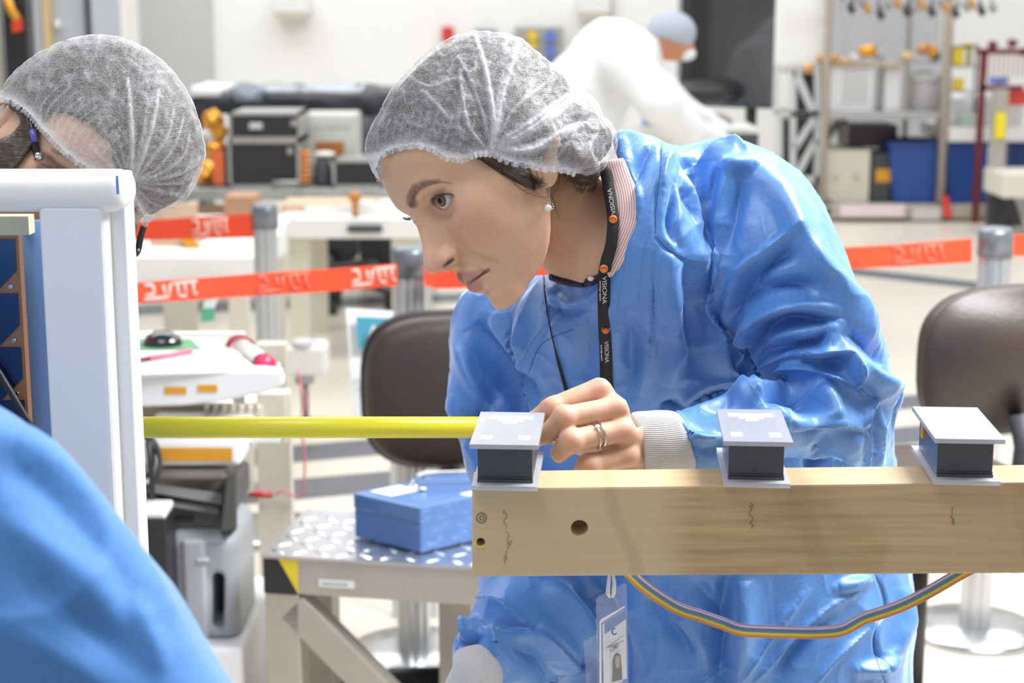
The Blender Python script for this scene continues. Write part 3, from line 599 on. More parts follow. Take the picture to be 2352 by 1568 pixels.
# green printed slip and pale flap behind the desk
mb = MB(); mb.hexa([at(456, 742, 3.9), at(482, 738, 3.9), at(482, 738, 3.91), at(456, 742, 3.91), at(470, 690, 3.9), at(502, 684, 3.9), at(502, 684, 3.91), at(470, 690, 3.91)]); g_ = empty('hanging_slip', at(480, 680, 3.9), 'pale slip with a green mark hanging from the barrier tape', 'slip'); mb.build('slip', WP, g_)
B('green_mark', (463, 708, 492, 736), 3.895, .004, mat('green_print', (.10, .45, .25), .5), g_)
# cables looped at the left
e = empty('cable_loops', at(335, 1010, 3.08), 'dark grey cables looped below the desk next to the white frame', 'cables')
for k, (x, y, rx, ry, m_) in enumerate(((330, 1060, 38, 62, DGREY), (322, 1050, 30, 50, BLACK), (334, 1068, 34, 50, BLACK))):
    mb = MB(); mb.tube([at(x+math.cos(w)*rx, y+math.sin(w)*ry, 3.07+.01*k) for w in np.linspace(-.5*math.pi, 1.4*math.pi, 26)], .0042, 8); mb.build('cable', m_, e, True)
mb = MB(); mb.tube([at(x, y, 3.06) for x, y in ((340, 1012), (347, 1080), (352, 1180))], .0055, 8); mb.build('cable', BLACK, e, True)
# dark grey machine, light grey device, black box, white base
zbb = at(540, 1482, 3.05)[2]
e = empty('white_cabinet', (at(440, 1500, 3.)[0], 3.05, 0), 'low white cabinet under the grey carry case', 'cabinet'); mb = MB(); pbox(mb, 250, 1490, 562, 1700, 3.03, .42, .01, z0=0.); mb.build('body', WHT, e)
z1 = at(400, 1490, 3.03)[2]
e = empty('portable_instrument', (at(470, 1480, 3.1)[0], 3.1, z1), 'rounded light grey portable instrument with a handle slot', 'instrument'); LG2 = mat('instrument_grey', (.36, .38, .40), .4)
def inst(P):
    a = at(385, 1500, 3.08); b = at(541, 1228, 3.08); c = (a+b)/2; h = np.abs(b-a)/2; q = P-np.array([c[0], 3.20, c[2]], np.float32); d_ = np.abs(q)-np.array([h[0]-.03, .12-.03, h[2]-.03]); 
    d0 = np.sqrt((np.maximum(d_, 0)**2).sum(1))+np.minimum(d_.max(1), 0)-.03
    s0 = at(500, 1330, 3.08); s1 = at(500, 1432, 3.08); k = rcone(P*np.array([1, 0, 1], np.float32), (s0[0], 0, s0[2]), (s1[0], 0, s1[2]), .011, .011); return smax(smax(d0, -k, .008), z1+.0015-P[:, 2], .002)
V, F_ = surface(inst, (at(370, 1300, 3.08)[0], 3.05, z1-.01), (at(560, 1300, 3.08)[0], 3.36, at(400, 1200, 3.08)[2]), .005); np_mesh('body', V, F_, LG2, e)
B('dark_inset', (482, 1322, 518, 1442), 3.17, .02, DGREY, e); B('front_panel', (420, 1240, 475, 1480), 3.074, .02, mat('instrument_light', (.45, .47, .50), .4), e, .008); B('latch', (450, 1283, 478, 1293), 3.07, .02, LGREY, e, .003)
z2 = at(400, 1226, 3.12)[2]
e = empty('grey_printer', (at(440, 1200, 3.12)[0], 3.12, z2), 'dark grey machine with folded panels standing on the light grey instrument', 'printer'); PG = mat('printer_grey', (.115, .11, .105), .5)
mb = MB(); pbox(mb, 316, 1150, 520, 1224, 3.12, .3, .01); mb.build('body', PG, e); mb = MB(); mb.hexa([at(505, 1222, 3.06), at(545, 1216, 3.06), at(545, 1216, 3.4), at(505, 1222, 3.4), at(520, 1096, 3.06), at(545, 1082, 3.06), at(545, 1082, 3.4), at(520, 1096, 3.4)], .004); mb.build('side_flap', mat('flap_grey', (.085, .085, .075), .5), e)
for k, (x0, y0, x1, y1) in enumerate(((316, 1112, 512, 1150), (325, 1138, 505, 1172))): mb = MB(); mb.hexa([at(x0, y0+14, 3.10), at(x1, y1+10, 3.10), at(x1, y1+10, 3.3), at(x0, y0+14, 3.3), at(x0, y0-6, 3.12), at(x1, y1-18, 3.12), at(x1, y1-18, 3.3), at(x0, y0-6, 3.3)], .004); mb.build('panel', mat('panel_grey2', (.15, .145, .14), .45), e)
mb = MB(); pbox(mb, 352, 1078, 520, 1104, 3.13, .2, .008); mb.build('beige_lid', mat('taupe', (.36, .30, .26), .5), e)
for k in range(8): B('vent_slot', (384+k*8, 1184, 388+k*8, 1196), 3.116, .006, BLACK, e)
z3 = at(350, 1330, 2.95)[2]
e = empty('battery_pack', (at(355, 1300, 3.0)[0], 3.0, z1), 'tall black battery pack with a white top beside the white frame', 'battery'); mb = MB(); pbox(mb, 310, 1192, 386, 1480, 2.98, .09, .004, z0=z1+.001); mb.build('body', BLACK, e); mb = MB(); pbox(mb, 316, 1174, 380, 1194, 2.985, .08, .006); mb.build('top', WP, e)
# ================================================================= aluminium step platform with the cash box
zp = .567
def F3(px, py, z=zp): p = fl(px, py, z); return np.array([p[0], p[1], z])
A_ = F3(605, 1272); B_ = F3(1085, 1300); Cc = F3(800, 1178); ux = (B_-A_)/np.linalg.norm(B_-A_); vy = np.array([-ux[1], ux[0], 0]); Lx = 1.05; Ly = float(np.linalg.norm(Cc-A_))
e = empty('step_platform', tuple(A_*[1, 1, 0]), 'aluminium work platform with chequer plate top and a black and yellow corner mark', 'platform')
Mloc = Matrix(((ux[0], vy[0], 0, A_[0]), (ux[1], vy[1], 0, A_[1]), (0, 0, 1, 0), (0, 0, 0, 1)))
PLT = mat('chequer_plate', (.66, .68, .72), .26, metal=.9, var=.1, vscale=20); ALUW = mat('brushed_aluminium', (.50, .46, .40), .45, metal=.45, var=.12, vscale=9, bump=.2, bscale=200)
mb = MB(); mb.M = Mloc; mb.box((-.005, -.005, zp-.006), (Lx, Ly, zp)); 
import itertools
cs = .042
for i in range(int(Lx/cs)):
    for j in range(int(Ly/cs)):
        cx, cy = (i+.5)*cs, (j+.5)*cs; a = .9 if (i+j) % 2 else -.7; dx, dy = math.cos(a), math.sin(a)
        pts_ = []
        for t, w in ((-.021, 0), (-.012, .0068), (.012, .0068), (.021, 0), (.012, -.0068), (-.012, -.0068)): pts_.append((cx+dx*t-dy*w, cy+dy*t+dx*w))
        c_ = [(x_, y_, zp) for x_, y_ in pts_]+[(cx+dx*t-dy*w, cy+dy*t+dx*w, zp+.0026) for t, w in ((-.014, 0), (-.009, .003), (.009, .003), (.014, 0), (.009, -.003), (-.009, -.003))]
        mb._add(c_, [(k, (k+1) % 6, 6+(k+1) % 6, 6+k) for k in range(6)]+[(6, 7, 8, 9, 10, 11)], True)
mb.build('chequer_top', PLT, e)
H = .068*1.0
for (lo, hi) in (((0, 0, zp-.006-H), (Lx, .035, zp-.006)), ((0, Ly-.04, zp-.006-H), (Lx, Ly-.005, zp-.006)), ((0, .035, zp-.006-H), (.035, Ly-.04, zp-.006)), ((Lx-.035, .035, zp-.006-H), (Lx, Ly-.04, zp-.006))): mb = MB(); mb.M = Mloc; mb.box(lo, hi, .002); mb.build('rail', ALUW, e)
for (x_, y_) in ((0, 0), (Lx-.066, 0), (0, Ly-.075), (Lx-.066, Ly-.075), (.28, Ly-.075)): mb = MB(); mb.M = Mloc; mb.box((x_, y_, 0), (x_+.066, y_+.055, zp-.006-H), .003); mb.build('leg', ALUW, e)
for (a, b, y_) in (((.05, zp-.10), (.42, .10), .0), ((.30, .05), (.55, zp-.10), Ly-.06), ((.66, zp-.09), (.95, .15), .02)):
    mb = MB(); mb.M = Mloc; d_ = Vector((b[0]-a[0], 0, b[1]-a[1])).normalized(); w = .030; nn = Vector((-d_.z, 0, d_.x))*w; P_ = [Vector((a[0], y_, a[1])), Vector((b[0], y_, b[1]))]; t = Vector((0, .045, 0)); mb.hexa([P_[0]-nn, P_[0]+nn, P_[0]+nn+t, P_[0]-nn+t, P_[1]-nn, P_[1]+nn, P_[1]+nn+t, P_[1]-nn+t]); bmesh.ops.recalc_face_normals(mb.bm, faces=mb.bm.faces[:]); mb.build('brace', ALUW, e, bev=.002)
mb = MB(); mb.M = Mloc; z_ = zp-.006; mb._add([(.0, -.0012, z_), (.028, -.0012, z_), (.066, -.0012, z_-H), (0, -.0012, z_-H)], [(0, 3, 2, 1)]); mb._add([(-.0012, 0, z_), (-.0012, .04, z_), (-.0012, .04, z_-H), (-.0012, 0, z_-H)], [(0, 1, 2, 3)]); mb.build('black_mark', BLACK, e)
mb = MB(); mb.M = Mloc; mb._add([(.028, -.0012, z_), (.066, -.0012, z_), (.066, -.0012, z_-H)], [(0, 2, 1)]); mb.build('yellow_mark', YEL, e)
mb = MB(); mb.M = Mloc; mb.box((.105, -.0015, z_-.050), (.172, 0, z_-.036)); mb.build('white_label', WP, e); mb = MB(); mb.M = Mloc
for k in range(9): mb.box((.112+k*.0055, -.0022, z_-.046), (.115+k*.0055, -.0015, z_-.0405))
mb.build('label_print', GREY, e)
# cash box
zb = zp+.003; Fc = F3(965, 1271, zb); Lc = F3(812, 1233, zb); u_ = Lc-Fc; v_ = np.array([-u_[1], u_[0], 0]); v_ = -v_ if v_[0] < 0 else v_; Rt = F3(1085, 1243, zb)-Fc; v_ = Rt/np.linalg.norm(Rt)*.26
hb = at(965, 1166, Fc[1])[2]-zb; e = empty('cash_box', tuple(Fc), 'blue metal cash box with a chrome handle on the chequer plate platform', 'box')
BLX = mat('blue_enamel', (.075, .17, .40), .32, coat=.3, var=.03)
def cbox(z0, z1, grow, nm, m_):
    c0 = Fc+u_/2+v_/2; cs_ = [Fc, Fc+v_, Fc+v_+u_, Fc+u_]; P_ = [c0+(c-c0)*(1+grow) for c in cs_]; mb = MB(); mb.hexa([p*[1, 1, 0]+[0, 0, z0] for p in P_]+[p*[1, 1, 0]+[0, 0, z1] for p in P_], .004); bmesh.ops.recalc_face_normals(mb.bm, faces=mb.bm.faces[:]); return mb.build(nm, m_, e)
cbox(zb, zb+hb*.66, -.01, 'base', BLX); cbox(zb+hb*.64, zb+hb, .0, 'lid', BLX)
def T4(a, b, z): p = Fc+u_*a+v_*b; return np.array([p[0], p[1], zb+hb+z])
mb = MB(); mb.tube([T4(.78, .40, .0), T4(.78, .40, .018), T4(.70, .46, .024), T4(.30, .80, .024), T4(.22, .86, .018), T4(.22, .86, 0)], .0055, 8); mb.build('handle', CHROME, e, True)
for q in ((.78, .40), (.22, .86)): mb = MB(); mb.lathe([(.012, 0), (.011, .003), (.004, .005)], T4(*q, .0), 20); mb.build('handle_plate', CHROME, e, True)
mb = MB(); mb.lathe([(.008, 0), (.008, .006), (.006, .008)], T4(.55, .35, 0), 20); mb.build('lock', CHROME, e, True)
for (a0, a1, b0, b1) in ((.92, .60, .10, .36), (.18, .05, .45, .98)): mb = MB(); t = np.array([0, 0, .0006]); mb.hexa([T4(a0, b0, 0), T4(a0, b1, 0), T4(a1, b1, 0), T4(a1, b0, 0), T4(a0, b0, 0)+t, T4(a0, b1, 0)+t, T4(a1, b1, 0)+t, T4(a1, b0, 0)+t]); mb.build('paper_label', WP, e)
# ================================================================= wooden beam with the sensors
WOOD = mat('pine_wood', (.56, .42, .24), .5); n = N(WOOD); co = n.coord()
g1 = n.noise(n.mapping(co, (1.2, 6, 26)), 6, 4, .6); g2 = n.noise(n.mapping(co, (.5, 2, 9), loc=(3, 0, 0)), 30, 3); pt = n.noise(n.mapping(co, (5, 3, 8), loc=(1.7, 0, .4)), 1.3, 1)
b_ = n.mix(n.rng(g1, .3, .7), (.36, .235, .11), (.52, .37, .19)); b_ = n.mix(n.math('MULTIPLY', n.rng(g2, .35, .7), .22), b_, (.30, .19, .09))
sp = n.add('ShaderNodeSeparateXYZ'); n.link(co, sp.inputs[0]); wx = n.math('ADD', sp.outputs[0], n.math('MULTIPLY', n.noise(co, 14, 2), .02))
pale = n.math('MULTIPLY', n.rng(wx, .17, .135, 0, 1), .75); b_ = n.mix(pale, b_, (.60, .47, .28)); b_ = n.mix(n.math('MULTIPLY', n.rng(pt, .52, .60), .35), b_, (.52, .43, .28))
for xx_, w_ in ((.262, .010), (.455, .012), (.10, .006)):
    k_ = n.math('MULTIPLY', n.rng(n.math('ABSOLUTE', n.math('SUBTRACT', n.math('ADD', wx, n.math('MULTIPLY', sp.outputs[2], .30)), xx_+.30*1.13)), w_*1.4, w_*.6), .22); b_ = n.mix(k_, b_, (.27, .16, .07))
n.link(b_, n.b.inputs['Base Color']); n.link(n.bump(g2, .25, .001), n.b.inputs['Normal'])
BD0, BD1 = 1.42, 1.476
tl, bl = at(1084, 1121, BD0), at(1084, 1325, BD0); tr, br = at(2352, 1106, BD0), at(2352, 1317, BD0)
def ext(a, b, k): return a+(b-a)*k
KX = 1.9; tR, bR = ext(tl, tr, KX), ext(bl, br, KX)
def yb(p): q = p.copy(); q[1] = BD1; return q
beam = empty('wooden_beam', bl, 'long pale wooden beam in front of the woman carrying three sensors', 'beam')
me_mb = MB(); me_mb.hexa([bl, bR, yb(bR), yb(bl), tl, tR, yb(tR), yb(tl)], .0022); bobj = me_mb.build('timber', WOOD, beam)
# drilled holes cut with a boolean-free approach: real recesses from short dark tubes set into the face
def hole(px, py, r, nm, rimc):
    c = at(px, py, BD0); cut = MB(); cut.cyl(c+np.array([0, -.02, 0]), c+np.array([0, .03, 0]), r, 28); co_ = cut.build('hole_cutter', WOOD, None); md = bobj.modifiers.new('hole', 'BOOLEAN'); md.object = co_; md.operation = 'DIFFERENCE'; md.solver = 'EXACT'; return co_
cuts = [hole(1331, 1213, rad(21, BD0), 'a', None), hole(1104, 1245, rad(11, BD0), 'b', None)]
dg = bpy.context.evaluated_depsgraph_get(); me_ = bpy.data.meshes.new_from_object(bobj.evaluated_get(dg)); bobj.modifiers.clear(); bobj.data = me_
for c_ in cuts: bpy.data.objects.remove(c_)
PENC = mat('pencil_mark', (.17, .14, .10), .8)
def scrib(lines, w=.0004, nm='pencil_mark', m=PENC):
    mb = MB()
    for l in lines: mb.tube([at(x, y, BD0-.0002) for x, y in cr(l, 4)], w, 5, flat=.4)
    return mb.build(nm, m, beam)
r_ = random.Random(4); ls = []
for (x0, y0, y1) in ((1160, 1170, 1215), (1165, 1220, 1262), (1162, 1262, 1300), (1172, 1240, 1256), (1726, 1155, 1212), (2188, 1165, 1205)):
    y = y0; p = []
    while y < y1: p.append((x0+r_.uniform(-5, 5), y)); y += r_.uniform(3, 7)
    if len(p) > 2: ls.append(p)
scrib(ls); scrib([[(1106+math.cos(w)*11, 1189+math.sin(w)*11) for w in np.linspace(0, 6.6, 14)], [(1100+math.cos(w)*5+7, 1189+math.sin(w)*5) for w in np.linspace(0, 6, 8)]], .0006, 'pencil_ring', mat('pencil_grey', (.20, .18, .13), .8))
mb = MB(); c = at(1104, 1245, BD0-.0004); mb.tube([c+np.array([math.cos(w)*rad(12, BD0), 0, math.sin(w)*rad(12, BD0)]) for w in np.linspace(2.6, 5.6, 14)], .0006, 6); mb.build('yellow_rim', YEL, beam)
for x in (1.05,): mb = MB(); mb.box((x-.04, 1.40, 0), (x+.04, 1.50, float(bR[2])+.0)); mb.build('support_post', WOOD, beam)
mb = MB(); mb.box((.85, 1.30, 0), (1.25, 1.60, .05)); mb.build('support_foot', WOOD, beam)
# ---- sensors
def frost(name, col, al):
    m = mat(name, col, .22, alpha=al, spec=.5, coat=.3); return m
ACR = frost('frosted_acrylic', (.44, .45, .50), .78); ACR2 = frost('clear_acrylic', (.60, .61, .66), .66); ANO = mat('anodised_grey', (.075, .085, .095), .38, metal=.3, bump=.15, bscale=400); ANO2 = mat('anodised_side', (.14, .17, .26), .25, metal=.5); STK = mat('white_pad', (.90, .90, .93), .4)
def beamtop(px): t = (px-1084)/(2352-1084); return float(tl[2]+(tr[2]-tl[2])*t)
def sensor(px, lab, proto=None):
    D = 1.408; x = at(px, 1130, D)[0]; z = beamtop(px)+.0008
    if proto is not None:
        c = copy_tree(proto); c.location = (x, D, z); c['label'] = lab; return c
    e = bpy.data.objects.new('sensor_block', None); C.objects.link(e); e['_local'] = 1; e.empty_display_size = .03; tag(e, lab, 'sensor', 'three sensor blocks on the beam')
    def L(nm, lo, hi, m, bev=.0004): mb = MB(); mb.box(lo, hi, bev); return mb.build(nm, m, e)
    W = .0295; dp = .118; H0 = .0042; HB = .0335; 
    L('base_plate', (-W+.001, 0, 0), (W-.001, dp, H0), ACR2)
    L('body', (-.0235, .012, H0), (.0235, dp-.014, H0+HB), ANO, .0006); mbq = MB(); mbq._add([(-.0237, .0125, H0+.001), (-.0237, dp-.0145, H0+.001), (-.0237, dp-.0145, H0+HB-.001), (-.0237, .0125, H0+HB-.001)], [(0, 1, 2, 3)]); mbq.build('side_face', ANO2, e)
    L('lower_groove', (-.0238, .0108, H0+.0035), (.0238, .0125, H0+.0048), DGREY, .0001); L('lower_lip', (-.0240, .0100, H0), (.0240, .0125, H0+.0028), ANO, .0003); L('upper_lip', (-.0238, .0108, H0+HB-.004), (.0238, .0125, H0+HB-.0005), ANO, .0002)
    L('orange_clip', (-.0255, dp-.040, H0+.016), (-.0236, dp-.030, H0+HB-.002), ORNG, .0002)
    Z0 = H0+HB; T_ = .0042; L('top_plate', (-W, -.004, Z0), (W, dp-.004, Z0+T_), ACR)
    zt_ = Z0+T_; t = .0003
    for (a, b, c_, d) in ((-.022, .012, -.012, .026), (.011, .012, .021, .026), (-.020, dp-.034, -.011, dp-.020), (.011, dp-.034, .020, dp-.020), (-.011, dp-.042, .011, dp-.022), (-.006, dp-.050, .006, dp-.042)): L('white_pad', (a, b, zt_), (c_, d, zt_+t), STK, 0)
    e.location = (x, D, z); e.rotation_euler = (0, 0, -math.radians(3.7)); return e
s1 = sensor(1158, 'leftmost of the three sensor blocks, next to her hand'); sensor(1738, 'middle of the three sensor blocks on the beam', s1); sensor(2220, 'rightmost of the three sensor blocks on the beam', s1)
# ---- yellow rod
YR = mat('yellow_rod', (.74, .68, .035), .35, spec=.5); mb = MB(); mb.cyl(at(180, 981, 1.585), at(1238, 981, 1.585), rad(25.5, 1.585), 40); tag(mb.build('yellow_rod', YR, None, True), 'yellow rod running from the white frame to her hand', 'rod')
# ---- rainbow ribbon cable
rb = empty('ribbon_cable', at(1450, 1325, 1.45), 'rainbow ribbon cable drooping below the wooden beam', 'cable')
cen = cr([(1440, 1308), (1470, 1338), (1510, 1368), (1560, 1398), (1612, 1415), (1660, 1432), (1700, 1446), (1760, 1450), (1830, 1452), (1880, 1452), (1935, 1446), (1985, 1420), (2040, 1402), (2085, 1384), (2135, 1358), (2180, 1332), (2215, 1312), (2240, 1300)], 6)
cols = [('violet_wire', (.42, .25, .42)), ('white_wire', (.80, .78, .84)), ('grey_wire', (.40, .40, .52)), ('blue_wire', (.12, .20, .48)), ('purple_wire', (.22, .22, .45)), ('green_wire', (.12, .45, .22)), ('yellow_wire', (.85, .75, .08)), ('orange_wire', (.88, .48, .05)), ('red_wire', (.80, .30, .10)), ('brown_wire', (.55, .30, .14))]
for k, (nm, c_) in enumerate(cols):
    P_ = []
    for i, (x, y) in enumerate(cen):
        t = cen[min(i+1, len(cen)-1)]-cen[max(i-1, 0)]; t /= np.linalg.norm(t); w = 2.9*(k-4.5); P_.append(at(x-t[1]*w, y+t[0]*w, 1.44+.02*math.sin(i*.07)+.0005*k))
    mb = MB(); mb.tube(P_, rad(1.8, 1.45), 6, cap=True); mb.build(nm, mat(nm, c_, .4), rb, True)
# ================================================================= white frame with the solar panel
FRM = mat('white_polymer', (.80, .815, .83), .38, spec=.4); FRM2 = mat('white_polymer_warm', (.84, .84, .80), .4)
wf = empty('white_enclosure', (at(150, 900, 1.4)[0], 1.42, 0), 'large white frame standing at the left in front of the man', 'frame')
def vbox(x0, x1, ytop, D, dep, m, nm, zb=0., bev=.004, xref=None):
    """upright of constant width; x given at the photo row ytop"""
    a = at(x0, ytop, D)[0]; b = at(x1, ytop, D)[0]; z = at(x0, ytop, D)[2]; mb = MB(); mb.box((a, D, zb), (b, D+dep, z), bev); return mb.build(nm, m, wf)
vbox(86, 236, 470, 1.40, .03, FRM, 'post', bev=.005); vbox(228, 285, 399, 1.425, .035, FRM, 'side_flange', bev=.003)
tz, bz = at(100, 398, 1.405)[2], at(100, 488, 1.405)[2]; mb = MB(); mb.box((-1.05, 1.398, bz), (at(284, 440, 1.398)[0], 1.455, tz), .012); mb.build('top_rail', FRM2, wf, True)
vbox(-1300, -1180, 399, 1.41, .04, FRM, 'post')
mb = MB(); a = at(-1200, 560, 1.5); b = at(100, 492, 1.5); mb.box((a[0], 1.452, b[2]-.012), (b[0], 1.47, b[2]+.004)); mb.build('cream_strip', mat('strip_cream', (.70, .70, .48), .5), wf)
mb = MB(); mb.box((-1.0, 1.50, .55), (at(110, 600, 1.5)[0], 1.512, at(60, 508, 1.5)[2])); mb.build('backboard_gown_reflection', mat('board_painted_reflection', (.25, .45, .80), .25, spec=.6), wf)  # board coloured blue to paint in the gown's reflection
B('blue_pencil_mark', (266, 403, 273, 446), 1.3975, .0004, mat('blue_pencil', (.18, .28, .70), .6), wf); B('blue_pencil_line', (205, 399, 272, 401), 1.3975, .0004, mat('blue_pencil2', (.30, .38, .72), .6), wf)
B('grey_clip', (46, 515, 68, 538), 1.49, .012, LGREY, wf, .002)
sp_ = empty('solar_panel', at(0, 700, 1.48), 'dark blue solar panel with copper corners hanging inside the white frame', 'solar panel')
COP = mat('copper', (.48, .22, .09), .35, metal=.5); CELL = mat('solar_cell', (.006, .014, .07), .12, spec=.8, coat=.6)
PD_ = 1.472; a = at(-1000, 960, PD_); b = at(42, 540, PD_); mb = MB(); mb.box((a[0], PD_, .85), (b[0], PD_+.012, b[2])); mb.build('backing', COP, sp_)
pit = (b[2]-at(42, 665, PD_)[2]); wcell = .055
for i in range(9):
    for j in range(5):
        z1 = b[2]-.003-pit*i; x1 = b[0]-.003-wcell*j; z0_ = z1-pit+.0006; x0_ = x1-wcell+.0006
        if z0_ < .87: continue
        ch = .019; mb = MB(); mb.prism([(x0_, z0_+ch*.3), (x0_+ch*.3, z0_), (x1-ch, z0_), (x1, z0_+ch), (x1, z1), (x0_, z1)], PD_-.0012, PD_-.0002, 'y'); c_ = mb.build('solar_cell', CELL, sp_)
        if j < 2: mb = MB(); mb.cyl((x1-.0055, PD_-.0012, z0_+.0055), (x1-.0055, PD_-.003, z0_+.0055), .0018, 12); mb.build('rivet', CHROME, sp_)
mb = MB(); mb.tube([at(-60, 770, 1.465), at(0, 860, 1.462), at(60, 960, 1.46), at(110, 1040, 1.46)], .003, 8); mb.build('black_cable', BLACK, sp_, True)
# ================================================================= the woman: head
def frame_at(px, py, D, alpha, theta, roll=0.):
    """axes (forward, near-side, up) of a head seen from the side; alpha = nod, theta = turn towards the camera"""
    o = at(px, py, D); Cv = CAM-o; Cv /= np.linalg.norm(Cv)
    R_ = np.array([1., 0, 0]); R_ -= Cv*(R_@Cv); R_ /= np.linalg.norm(R_); U_ = np.cross(Cv, R_) * 1.
    if U_[2] < 0: U_ = -U_
    a = math.radians(alpha); t = math.radians(theta); g = math.radians(roll)
    Fi = -math.cos(a)*R_-math.sin(a)*U_; Ui = -math.sin(a)*R_+math.cos(a)*U_
    F3 = math.cos(t)*Fi+math.sin(t)*Cv; L3 = math.cos(t)*Cv-math.sin(t)*Fi
    U3 = Ui*math.cos(g)-L3*math.sin(g); L3 = L3*math.cos(g)+Ui*math.sin(g)
    return o, np.stack([F3, L3, U3], 1)
WH_O, WH_A = frame_at(1015, 462, 1.62, 37, 27)
HS = 1.06
_eye = np.array([.078, .031, 0.])
WH_O = WH_O - HS*(WH_A@_eye)
def hw(f, l, u): return WH_O+HS*(WH_A@np.array([f, l, u]))     # head-local to world
def hloc(P): return ((np.asarray(P)-WH_O)@WH_A)/HS
WFACE = polymap([(900, 200), (880, 300), (874, 350), (876, 414), (887, 441), (899, 462), (912, 480), (926, 492), (941, 501), (951, 510), (960, 530), (967, 556), (970, 582), (971, 600), (975, 616),
    (984, 627), (995, 630), (1006, 625), (1014, 621), (1025, 628), (1041, 641), (1055, 652), (1063, 658), (1072, 669), (1085, 675), (1103, 674), (1115, 677), (1122, 684), (1130, 699), (1140, 711), (1155, 718),
    (1172, 718), (1190, 711), (1207, 695), (1218, 675), (1227, 655), (1238, 638), (1250, 638), (1300, 652), (1345, 650), (1400, 620), (1500, 560), (1560, 300), (1400, 40), (1000, 20)], 1.5)
def eye_open(s):
    e = s-np.array([.070, .031, -.001], np.float32); r = np.sqrt((e*e).sum(1))+1e-6
    az = np.arctan2(e[:, 1], e[:, 0])-.31; el = np.arcsin(np.clip(e[:, 2]/r, -1, 1)); A = 1.0
    u = np.clip(1-(az/A)**2, 0, 1)**.62; hi = .43*u; lo = -.46*u-.03
    d = np.maximum(np.maximum(el-hi, lo-el), np.abs(az)-A)*.013
    return np.maximum(d, r-.019)
CAP_TOP = [(872, 416), (858, 398), (848, 372), (838, 345), (840, 322), (853, 290), (868, 262), (883, 232), (898, 206), (925, 176), (958, 142), (985, 118), (1012, 100), (1045, 82), (1085, 72), (1120, 72), (1160, 78),
    (1195, 88), (1238, 122), (1262, 142), (1290, 160), (1322, 182), (1347, 205), (1352, 214), (1372, 235), (1386, 262), (1402, 282), (1415, 302), (1419, 330), (1410, 365), (1398, 385), (1378, 398), (1350, 404), (1322, 400)]
CAPIN = polymap([(700, 900), (700, 300)]+CAP_TOP[4:27]+[(1700, 300), (1700, 900)], 1.5)
def head_shape(q, fem=1.):
    """q: head-local points (forward, side, up), metres; symmetric face"""
    s = np.stack([q[:, 0], np.abs(q[:, 1]), q[:, 2]], 1); E = lambda c, r: ell(s, c, r); K = lambda a, b, r1, r2: rcone(s, a, b, r1, r2)
    d = ell(q, (-.012, 0, .040), (.098, .076, .083))
    d = smin(d, ell(q, (.022, 0, .032), (.070, .066, .062)), .03)                 # forehead
    d = smin(d, ell(q, (.032, 0, -.035), (.052, .056, .066)), .03)                # face mass
    d = smin(d, K((.000, .047, -.055), (.066, .012, -.096), .019, .015), .030)    # jaw
    d = smin(d, E((.073, 0, -.099), (.016, .019, .014)), .014)                    # chin
    d = smin(d, E((.056, .038, -.030), (.025, .023, .026)), .022)                 # cheek
    d = smin(d, K((.028, .060, -.018), (.060, .045, -.016), .011, .011), .022)    # cheekbone
    d = smin(d, K((.083, .008, .020), (.070, .042, .021), .010, .009), .016)      # brow
    d = smax(d, -E((.100, .030, -.001), (.024, .019, .0135)), .016)               # eye socket
    d = smin(d, E((.070, .031, -.001), (.0140, .0175, .0140)), .006)              # lids over the ball
    d = smin(d, K((.082, 0, .008), (.103, 0, -.033), .0072, .0088), .013)         # nose bridge
    d = smin(d, K((.074, 0, .006), (.088, 0, -.036), .0090, .0140), .010)
    d = smin(d, E((.1055, 0, -.0415), (.0125, .0105, .0112)), .007)               # tip
    d = smin(d, E((.0935, .0125, -.0445), (.0130, .0070, .0092)), .0045)          # wing
    d = smin(d, K((.101, 0, -.049), (.088, 0, -.056), .0045, .005), .006)         # septum
    d = smax(d, -K((.1015, .0105, -.0530), (.0925, .0150, -.0530), .0024, .0030), .0022)         # nostril
    d = smax(d, -K((.0850, .0215, -.0440), (.0800, .0205, -.0540), .0004, .0008), .0040)
    d = smin(d, E((.066, 0, -.073), (.025, .026, .022)), .014)                    # muzzle
    d = smin(d, K((.0900, .004, -.0672), (.0765, .0230, -.0742), .0058, .0022), .005)   # upper lip
    d = smin(d, K((.0875, .0, -.0808), (.0765, .0210, -.0756), .0072, .0024), .005)     # lower lip
    d = smax(d, -K((.0965, 0, -.0738), (.0790, .0250, -.0748), .0014, .0010), .0022)    # mouth line
    d = smax(d, -E((.0955, 0, -.062), (.0045, .0022, .0055)), .006)               # philtrum
    d = smax(d, -E((.0900, 0, -.0895), (.0070, .016, .0035)), .008)               # fold over the chin
    d = smax(d, -K((.0800, .026, -.054), (.0700, .033, -.074), .0002, .0002), .004)     # smile fold
    d = smax(d, -eye_open(s), .0010)
    d = smax(d, -K((.0850, .020, .0100), (.0770, .046, .0070), .0009, .0009), .0035)
    return d
_EARM = None
